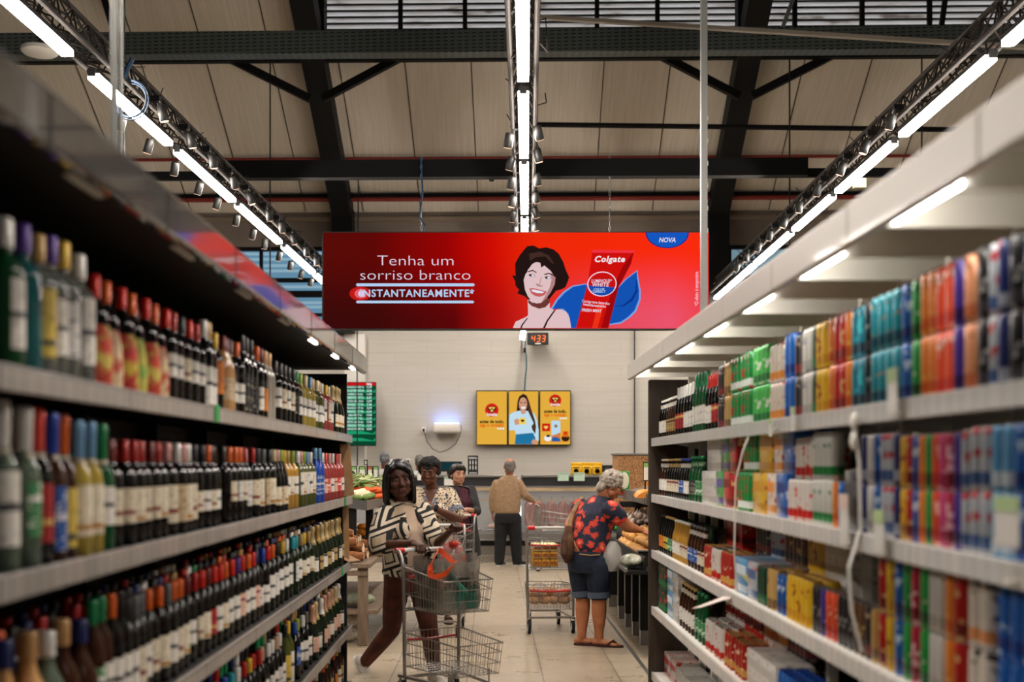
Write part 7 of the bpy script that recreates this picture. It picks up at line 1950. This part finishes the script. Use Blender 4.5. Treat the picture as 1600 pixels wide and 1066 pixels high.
# ---------------------------------------------------------------- woman in dark cardigan
def woman_c():
    Y = 17.6 * K
    root = person('woman with dark tied-back hair in long dark cardigan over a maroon top')
    P = lambda px, py, dy=0.0: atr(px, py, Y + dy)
    sk = skin_mat('light', (176, 126, 100), (198, 148, 122)); hairm = noisemat('hair_dark', [(.3, rgb(18, 14, 14)), (.7, rgb(40, 30, 28))], 60, .4, stretch=(1, 1, .3))
    T = frame(20, 2); H = frame(30, 2, 0)
    hc = P(715, 742, -.05); neck = P(716, 759, 0)
    hip, waist, chest = P(724, 828, 0), P(723, 806, 0), P(722, 785, 0)
    sR, sL = P(705, 767, -.06), P(736, 766, .08)
    eR, wR = P(702, 800, -.1), P(718, 800, -.38); eL, wL = P(745, 799, -.1), P(729, 796, -.4)
    aR, aL = Vector((P(716, 900).x, Y - .05, .08)), Vector((P(732, 900).x, Y + .05, .08)); hR, hL = P(717, 832, -.03), P(732, 832, .03); kR, kL = hR.lerp(aR, .5), hL.lerp(aL, .5)
    b = MB(); limb(b, [neck - Vector((0, 0, .05)), neck.lerp(hc, .5), hc], [.055, .05, .05]); loft(b, [(hip, .15, .1, T), (waist, .13, .1, T), (chest, .14, .1, T), (neck - Vector((0, 0, .02)), .08, .06, T)])
    for s_, e_, w_ in ((sR, eR, wR), (sL, eL, wL)): limb(b, bend(s_, e_, w_), [.045, .044, .043, .041, .038, .036, .032, .028, .024])
    for h_, k_, a_ in ((hR, kR, aR), (hL, kL, aL)): limb(b, bend(h_, k_, a_), [.08, .075, .068, .06, .052, .05, .046, .04, .035])
    h = MB(); head(h, hc, H, 1.02, 1.08, 1.12); limb(h, [hc + H @ Vector((0, -.02, -.09)), neck], [.05, .054])
    hd = MB(); hand(hd, wL, Vector((-.7, -.5, -.1)), Vector((0, -.4, .9)), 1, (45, 60, 40)); hand(hd, wR, Vector((.5, -.7, -.1)), Vector((0, -.4, .9)), -1, (45, 60, 40))
    link_mesh('body', join_meshes([fuse(b, .011, 3), fuse(h, .005, 2), fuse(hd, .0045, 1)]), sk, root)
    face(root, hc, H, 1.03, mat('lips_rose', rgb(160, 86, 78), .4), hairm, lids=mat('lid_light', rgb(120, 80, 64), .5))
    H = H * 1.09; m = MB(); m.ell(hc + H @ Vector((0, -.02, .045)), (.082, .096, .085), H, 16); m.ell(hc + H @ Vector((0, .02, .085)), (.062, .066, .04), H); m.ell(hc + H @ Vector((0, -.085, .0)), (.06, .05, .07), H); m.ell(hc + H @ Vector((0, -.13, .01)), .04)
    for x in (-1, 1): m.tube([hc + H @ Vector(p) for p in ((x * .03, .06, .1), (x * .07, .035, .06), (x * .082, -.01, .01), (x * .06, -.07, -.03))], [.022, .024, .024, .03], 10)
    link_mesh('hair', fuse(m, .007, 2), hairm, root)
    t = MB(); loft(t, [(hip, .16, .125, T), (waist, .15, .12, T), (chest, .155, .125, T), (P(718, 765, 0), .13, .09, T), (neck - Vector((0, 0, .005)), .07, .06, T)])
    for x in (-1, 1): t.ell(chest + T @ Vector((x * .07, .085, 0)), (.07, .065, .07), T)
    link_mesh('top', fuse(t, .01, 3), mat('maroon_knit', rgb(70, 22, 38), .8), root)
    sk_ = MB(); loft(sk_, [(P(722, 905, 0), .15, .12, T), (P(723, 870, 0), .16, .13, T), (hip, .165, .13, T)]); link_mesh('skirt', fuse(sk_, .012, 2), mat('black_skirt', rgb(20, 19, 21), .85), root)
    c = MB(); loft(c, [(P(729, 868, .05), .18, .15, T), (P(727, 845, .02), .185, .155, T), (hip, .182, .15, T), (waist, .175, .145, T), (chest, .178, .15, T), (P(719, 764, 0), .15, .105, T), (neck, .075, .07, T)])
    for x in (-1, 1): c.ell(chest + T @ Vector((x * .075, .08, 0)), (.08, .08, .08), T)
    for s_, e_, w_ in ((sR, eR, wR), (sL, eL, wL)): limb(c, bend(s_, e_, w_)[:-1], [.066, .066, .064, .062, .06, .055, .05, .046])
    O = chest.copy()
    solid(link_mesh('cardigan', cut(fuse(c, .01, 3), lambda p: (lambda q_: q_.y > .05 and abs(q_.x) < .06 + .05 * max(0, q_.z))(T.transposed() @ (p - O))), noisemat('charcoal_knit', [(.3, rgb(34, 32, 34)), (.7, rgb(50, 47, 48))], 40, .9), root))
    for a_ in (aR, aL): shoe('shoe', a_, T.col[1], M_BLACK, M_RUB, root)
    finish(root, Vector((P(724, 900).x, Y, 0)), None)
woman_c()

# ---------------------------------------------------------------- man in beige sweater, seen from behind
def man_d():
    Y = 22.3 * K
    root = person('grey-haired man in beige sweater and black trousers seen from behind at the meat counter')
    P = lambda px, py, dy=0.0: atr(px, py, Y + dy)
    sk = skin_mat('tan', (150, 96, 72), (172, 116, 90)); hairm = noisemat('hair_grey', [(.3, rgb(84, 78, 74)), (.7, rgb(136, 128, 122))], 50, .7)
    T = frame(186, 2); H = frame(188, 4, 0)
    hc = P(796.5, 729.5, 0); neck = P(796, 742, 0)
    hip, waist, chest = P(793, 806, 0), P(793, 788, 0), P(793, 765, 0)
    sL, sR = P(775.5, 756, 0), P(811.5, 756, 0)      # image left / right
    eL, wL = P(769.5, 778, 0), P(769.5, 802, .03); eR, wR = P(821, 775, -.02), P(834, 784, .1)
    hL, hR = P(784, 810, 0), P(803, 810, 0); aL, aR = Vector((P(780, 880).x, Y - .05, .08)), Vector((P(808, 880).x, Y - .0, .08)); kL, kR = hL.lerp(aL, .48) + Vector((0, .02, 0)), hR.lerp(aR, .48) + Vector((0, .02, 0))
    b = MB(); limb(b, [neck - Vector((0, 0, .06)), neck.lerp(hc, .5), hc], [.064, .06, .055]); loft(b, [(hip, .17, .11, T), (waist, .17, .12, T), (chest, .19, .12, T), (neck - Vector((0, 0, .04)), .12, .07, T)])
    limb(b, bend(sL, eL, wL), [.05, .05, .048, .045, .042, .04, .036, .032, .028]); limb(b, bend(sR, eR, wR), [.05, .05, .048, .045, .042, .04, .036, .032, .028])
    for h_, k_, a_ in ((hL, kL, aL), (hR, kR, aR)): limb(b, bend(h_, k_, a_), [.09, .085, .08, .072, .06, .06, .055, .045, .04])
    h = MB(); head(h, hc, H, 1.08, 1.1, 1.08); limb(h, [hc + H @ Vector((0, -.02, -.09)), neck - Vector((0, 0, .02))], [.058, .062])
    hd = MB(); hand(hd, wL, Vector((.05, .1, -1)), Vector((-1, -.2, 0)), 1, (25, 30, 20), 1.05); hand(hd, wR, Vector((.8, .3, -.2)), Vector((.1, -.4, .8)), 1, (55, 65, 45), 1.05)
    link_mesh('body', join_meshes([fuse(b, .012, 3), fuse(h, .0055, 2), fuse(hd, .005, 1)]), sk, root)
    face(root, hc, H, 1.02, mat('lips_tan', rgb(140, 84, 70), .4), hairm)
    m = MB(); m.ell(hc + H @ Vector((0, -.018, .03)), (.09, .105, .09), H, 16); m.ell(hc + H @ Vector((0, -.08, -.03)), (.068, .036, .064), H)
    for x in (-1, 1): m.ell(hc + H @ Vector((x * .07, -.01, .015)), (.02, .05, .05), H)
    link_mesh('hair', cut(fuse(m, .006, 2), lambda p: (lambda q_: (q_.x ** 2 + (q_.y + .075) ** 2 < .0012 and q_.z > .05) or (q_.y > .06))(H.transposed() @ (p - hc))), hairm, root)
    t = MB(); loft(t, [(P(793, 804, 0), .185, .125, T), (P(793, 800, 0), .205, .145, T), (waist, .212, .15, T), (P(793, 775, 0), .21, .148, T), (chest, .208, .14, T), (P(793.5, 750, 0), .165, .105, T), (P(796, 743, 0), .085, .08, T)])
    limb(t, bend(sL, eL, wL)[:-1], [.068, .07, .07, .068, .064, .06, .056, .05]); limb(t, bend(sR, eR, wR)[:-1], [.068, .07, .07, .068, .064, .06, .056, .05])
    link_mesh('sweater', fuse(t, .011, 3), noisemat('beige_knit', [(.3, rgb(146, 116, 88)), (.7, rgb(168, 138, 108))], 30, .9, bump=.2), root)
    m = MB().tube([P(796, 745, 0) + T @ Vector((.07 * math.cos(a), .065 * math.sin(a), .0)) for a in [2 * PI * i / 16 for i in range(16)]], .014, 8, closed=True).build('collar', MATS['beige_knit'], root, smooth=70)
    m = MB(); loft(m, [(hip - Vector((0, 0, .12)), .19, .14, T), (hip, .2, .145, T), (P(793, 801, 0), .19, .13, T)])
    for h_, k_, a_ in ((hL, kL, aL), (hR, kR, aR)): limb(m, bend(h_, k_, a_), [.12, .115, .11, .104, .096, .092, .088, .084, .08])
    link_mesh('trousers', fuse(m, .012, 3), noisemat('black_cloth', [(.3, rgb(17, 17, 19)), (.7, rgb(27, 27, 29))], 10, .85), root)
    for a_, d in ((aL, (.35, .9, 0)), (aR, (.75, .6, 0))): shoe('shoe', a_, d, M_BLACK, mat('sole_white', rgb(206, 202, 196), .5), root, 1.05)
    finish(root, Vector((P(794, 880).x, Y, 0)), None)
man_d()

# ---------------------------------------------------------------- older woman in navy and coral floral blouse
def woman_e():
    Y = 12.55 * K
    root = person('older grey-haired woman in navy and coral floral blouse and denim shorts reaching into the potatoes')
    P = lambda px, py, dy=0.0: atr(px, py, Y + dy)
    sk = skin_mat('warm', (168, 104, 70), (190, 124, 88)); hairm = noisemat('hair_silver', [(.3, rgb(112, 100, 88)), (.6, rgb(168, 156, 142)), (.8, rgb(196, 186, 172))], 22, .55, stretch=(1, 1, .4), bump=.6)
    T = frame(128, 14); H = frame(98, 32, 0)
    hc = P(955, 759, .02); neck = P(943, 781, .04)
    hip, waist, chest = P(918, 876, 0), P(922, 846, .01), P(929, 808, .03)
    sR, sL = P(955, 796, -.14), P(907, 791, .2)
    eR, wR = P(980, 823, -.06), P(1001, 829, .12); eL, wL = P(889, 822, .12), P(898, 852, -.05)
    hR, hL = P(934, 882, -.07), P(906, 880, .07); aR, aL = P(936, 993, -.06), P(909, 990, .0); aR.z = .08; aL.z = .08; kR, kL = P(936, 934, -.08), P(911, 932, .06)
    b = MB(); limb(b, [neck - Vector((0, 0, .05)), neck.lerp(hc, .5), hc], [.058, .052, .05]); loft(b, [(hip, .15, .11, T), (waist, .15, .12, T), (chest, .155, .11, T), (neck - Vector((0, 0, .03)), .1, .07, T)])
    limb(b, bend(sR, eR, wR), [.058, .06, .06, .058, .052, .048, .043, .036, .029]); limb(b, bend(sL, eL, wL), [.052, .052, .05, .048, .045, .042, .038, .032, .027])
    for h_, k_, a_ in ((hR, kR, aR), (hL, kL, aL)): limb(b, [h_, h_.lerp(k_, .5), k_, k_.lerp(a_, .3), k_.lerp(a_, .6), k_.lerp(a_, .85), a_], [.095, .088, .066, .068, .058, .043, .041])
    foot(b, aR, (.93, -.35, 0), 1.0); foot(b, aL, (.95, -.1, 0), 1.0)
    h = MB(); head(h, hc, H, 1.0, 1.05, 1.02); limb(h, [hc + H @ Vector((0, -.03, -.08)), neck], [.052, .058])
    hd = MB(); hand(hd, wR, Vector((.85, .25, -.35)), Vector((.2, -.3, .9)), -1, (25, 40, 30)); hand(hd, wL, Vector((.3, -.1, -.8)), Vector((-.8, -.4, 0)), 1, (40, 50, 40))
    limb(hd, [wR - (wR - eR).normalized() * .04, wR], [.03, .028])
    link_mesh('body', join_meshes([fuse(b, .008, 3), fuse(h, .0045, 2), fuse(hd, .0036, 1)]), sk, root)
    face(root, hc, H, 1.0, mat('lips_warm', rgb(150, 84, 70), .4), mat('brow_grey', rgb(110, 96, 84), .7), lids=mat('lid_warm', rgb(120, 74, 52), .5))
    m = curls(hc, H, (.088, .1, .092), 1.04, 240, .0145, 9, lambda v: not (v.y > .35 and v.z < .75) and v.z > -.55 - .3 * (v.y < -.3))
    m.ell(hc + H @ Vector((0, -.07, -.05)), (.07, .045, .065), H)
    link_mesh('hair', fuse(m, .005, 2), hairm, root)
    gl = MB()
    for x in (-1, 1):
        gl.tube([hc + H @ Vector((x * .034 + .021 * math.cos(a), .106, .004 + .015 * math.sin(a))) for a in [2 * PI * i / 14 for i in range(14)]], .0028, 6, closed=True); gl.tube([hc + H @ Vector(p) for p in ((x * .055, .103, .01), (x * .078, .06, .012), (x * .084, -.01, .008))], .003, 6)
    gl.tube([hc + H @ Vector((-.013, .107, .008)), hc + H @ Vector((.013, .107, .008))], .0028, 6)
    g = gl.build('glasses', M_BLACK, root, smooth=60)
    bm_ = mat('navy_floral', rgb(34, 38, 62), .75)
    nt, bs, N, L = nodes(bm_)
    tc = N('ShaderNodeTexCoord'); v = N('ShaderNodeTexVoronoi'); v.inputs['Scale'].default_value = 10.0; v.inputs['Randomness'].default_value = .9
    nz = N('ShaderNodeTexNoise'); nz.inputs['Scale'].default_value = 30; nz.inputs['Detail'].default_value = 4
    L(tc.outputs['Object'], v.inputs['Vector']); L(tc.outputs['Object'], nz.inputs['Vector'])
    a1 = N('ShaderNodeMath'); a1.operation = 'MULTIPLY_ADD'; a1.inputs[1].default_value = .75; L(nz.outputs['Fac'], a1.inputs[0]); L(v.outputs['Distance'], a1.inputs[2])
    r_ = ramp(nt, [(0, rgb(240, 150, 130)), (.52, rgb(236, 120, 96)), (.60, rgb(214, 68, 46)), (.80, rgb(200, 60, 44)), (.84, rgb(38, 42, 66)), (1, rgb(28, 32, 52))]); L(a1.outputs[0], r_.inputs['Fac']); L(r_.outputs['Color'], bs.inputs['Base Color'])
    t = MB(); loft(t, [(P(920, 866, 0), .165, .13, T), (P(920, 856, 0), .182, .145, T), (waist, .178, .15, T), (P(926, 826, .02), .178, .15, T), (chest, .18, .145, T), (P(935, 789, .04), .15, .11, T), (P(940, 777, .04), .085, .075, T)])
    for x in (-1, 1): t.ell(chest + T @ Vector((x * .075, .09, -.03)), (.08, .075, .085), T)
    limb(t, [sR, sR.lerp(eR, .42)], [.082, .085]); limb(t, [sL, sL.lerp(eL, .25)], [.075, .075])
    link_mesh('blouse', fuse(t, .008, 3), bm_, root)
    dn = noisemat('dark_denim', [(.3, rgb(12, 20, 36)), (.7, rgb(24, 36, 58))], 30, .8); m = MB()
    Th = frame(128, 0)
    loft(m, [(hip - Vector((0, 0, .1)), .178, .14, Th), (hip, .182, .15, Th), (P(920, 860, 0), .17, .135, Th)])
    for h_, k_ in ((hR, kR), (hL, kL)): limb(m, [h_, h_.lerp(k_, .5), h_.lerp(k_, .86)], [.115, .108, .092])
    sh = link_mesh('shorts', fuse(m, .008, 3), dn, root)
    for h_, k_ in ((hR, kR), (hL, kL)):
        d = (k_ - h_).normalized(); c = h_.lerp(k_, .93); MB().tube([c - d * .03, c + d * .022], [.101, .101], 20).build('cuff', mat('denim_cuff', rgb(74, 86, 104), .8), sh, smooth=60)
    MB().tube([P(905, 866, -.16), P(922, 868, -.18), P(938, 867, -.18)], .006, 6).build('belt', mat('belt_tan', rgb(150, 112, 70), .6), sh)
    for a_, dd in ((aR, (.93, -.35, 0)), (aL, (.95, -.1, 0))):
        d = Vector(dd).normalized(); x = d.cross(Vector((0, 0, 1))); b_ = Vector((a_.x, a_.y, 0)) + d * .075
        fr = Matrix.Translation(b_) @ Matrix((x, d, Vector((0, 0, 1)))).transposed().to_4x4()
        s = MB().prism([(.052 * math.cos(t_), .145 * math.sin(t_)) for t_ in [2 * PI * i / 20 for i in range(20)]], .018, fr).build('flip_flop', mat('flipflop_brown', rgb(62, 30, 22), .7), root)
        MB().tube([b_ + x * -.046 + Vector((0, 0, .016)), b_ + d * .05 + x * -.025 + Vector((0, 0, .055)), b_ + d * .085 + Vector((0, 0, .03)), b_ + d * .05 + x * .025 + Vector((0, 0, .055)), b_ + x * .046 + Vector((0, 0, .016))], .009, 8).build('strap', mat('flipflop_strap', rgb(76, 40, 28), .6), s)
    finish(root, Vector((P(922, 1000).x, Y, 0)), None)
    # shoulder bag
    bagm = noisemat('brown_bag', [(.3, rgb(40, 24, 16)), (.55, rgb(92, 56, 34)), (.75, rgb(120, 80, 50))], 16, .8, stretch=(1, 1, .4))
    m = MB(); q_ = [P(889, 822, -.02), P(887, 845, -.06), P(886, 866, -.08), P(887, 880, -.06)]
    m.tube(q_, [.03, .06, .062, .025], 14, flat=.75)
    c0 = P(887, 850, -.05)
    o = link_mesh('shoulder_bag', fuse(m, .008, 2), bagm)
    o.data.transform(Matrix.Translation(-c0)); o.location = c0
    st = MB().tube([P(p[0], p[1], p[2]) - c0 for p in ((889, 824, -.02), (893, 806, .04), (901, 789, .12), (909, 777, .2))], .02, 8, flat=.4).build('strap', noisemat('bag_strap', [(.3, rgb(110, 86, 60)), (.7, rgb(150, 120, 86))], 20, .8), o, smooth=60)
    tag(o, 'brown slouchy shoulder bag hanging at the older woman’s back', 'bag')
    # thin plastic bag hanging from the stand in front of her
    rows = []; n = 20; g0 = P(958, 846, -.1)
    for j in range(9):
        f = j / 8; r = .03 + .065 * math.sin(f * 2.6)
        rows.append([g0 + Vector((-.02 * f + r * math.cos(2 * PI * i / n) * (1 + .1 * math.sin(3 * i + j)), r * .7 * math.sin(2 * PI * i / n), -.26 * f + .0)) for i in range(n)])
    mb = MB().add([p for r in rows for p in r], [[j * n + i, j * n + (i + 1) % n, (j + 1) * n + (i + 1) % n, (j + 1) * n + i] for j in range(8) for i in range(n)]).xf(Matrix.Translation(-g0))
    tag(mb.build('produce_bag', mat('grey_film', rgb(196, 190, 184), .25, alpha=.5, coat=1), loc=g0, smooth=70), 'crumpled thin plastic bag between the older woman and the potato stand', 'plastic bag')
woman_e()

# ---------------------------------------------------------------- butchers behind the counter
def butcher(px, top, yaw, label, tone):
    Y = (24.7 if tone == 'a' else 25.9) * K
    root = person(label)
    P = lambda x, y, dy=0.0: atr(x, y, Y + dy)
    sk = skin_mat('butcher' + tone, (110, 70, 52), (134, 90, 68))
    T = frame(yaw); H = frame(yaw, 8)
    hc = P(px, top + 9.5); neck = hc - Vector((0, 0, .16)); chest = neck - Vector((0, 0, .22)); hip = neck - Vector((0, 0, .58))
    s1, s2 = neck + T @ Vector((.2, 0, -.09)), neck + T @ Vector((-.2, 0, -.09)); e1, e2 = s1 + T @ Vector((.06, .05, -.27)), s2 + T @ Vector((-.06, .05, -.27)); w1, w2 = e1 + T @ Vector((-.05, .24, .02)), e2 + T @ Vector((.05, .24, .02))
    b = MB(); limb(b, [neck - Vector((0, 0, .05)), hc], [.06, .055]); loft(b, [(hip, .16, .11, T), (chest, .17, .11, T), (neck - Vector((0, 0, .03)), .1, .07, T)])
    for s_, e_, w_ in ((s1, e1, w1), (s2, e2, w2)): limb(b, bend(s_, e_, w_), [.05, .05, .048, .045, .042, .04, .036, .032, .028])
    for x in (-.09, .09): limb(b, [hip + T @ Vector((x, 0, 0)), Vector((0, 0, -hip.z * .5)) + hip + T @ Vector((x, .02, 0)), Vector((hip.x, hip.y, .08)) + T @ Vector((x, 0, 0))], [.09, .06, .04]); foot(b, Vector((hip.x, hip.y, .08)) + T @ Vector((x, 0, 0)), T.col[1])
    h = MB(); head(h, hc, H); limb(h, [hc + H @ Vector((0, -.02, -.09)), neck], [.055, .06])
    hd = MB(); hand(hd, w1, T.col[1], Vector((0, 0, 1)), -1); hand(hd, w2, T.col[1], Vector((0, 0, 1)), 1)
    link_mesh('body', join_meshes([fuse(b, .013, 2), fuse(h, .006, 2), fuse(hd, .005, 1)]), sk, root)
    m = MB().ell(hc + H @ Vector((0, -.015, .03)), (.086, .104, .095), H, 18).ell(hc + H @ Vector((0, -.07, -.02)), (.07, .05, .07), H, 14)
    hn = link_mesh('hair_net', cut(fuse(m, .007, 2), lambda p: (H.transposed() @ (p - hc)).y > .07), noisemat('hair_net' + tone, [(.4, rgb(60, 60, 62) if tone == 'a' else rgb(96, 92, 88)), (.6, rgb(126, 128, 130) if tone == 'a' else rgb(140, 136, 130))], 40, .6), root)
    t = MB(); loft(t, [(hip - Vector((0, 0, .45)), .2, .15, T), (hip, .2, .15, T), (chest, .205, .14, T), (neck - Vector((0, 0, .06)), .15, .1, T), (neck - Vector((0, 0, .01)), .08, .075, T)])
    for s_, e_, w_ in ((s1, e1, w1), (s2, e2, w2)): limb(t, bend(s_, e_, w_)[:-1], [.075, .073, .07, .066, .062, .058, .054, .05])
    link_mesh('coat', fuse(t, .014, 3), mat('white_coat', rgb(206, 202, 196), .8), root)
    finish(root, Vector((hip.x, hip.y, 0)), None)
butcher(601.5, 708, 165, 'worker in white coat and grey hair net behind the meat counter, nearer the pillar', 'a')
butcher(655, 711.5, 205, 'worker in hair net behind the meat counter, half hidden by the woman in floral blouse', 'b')
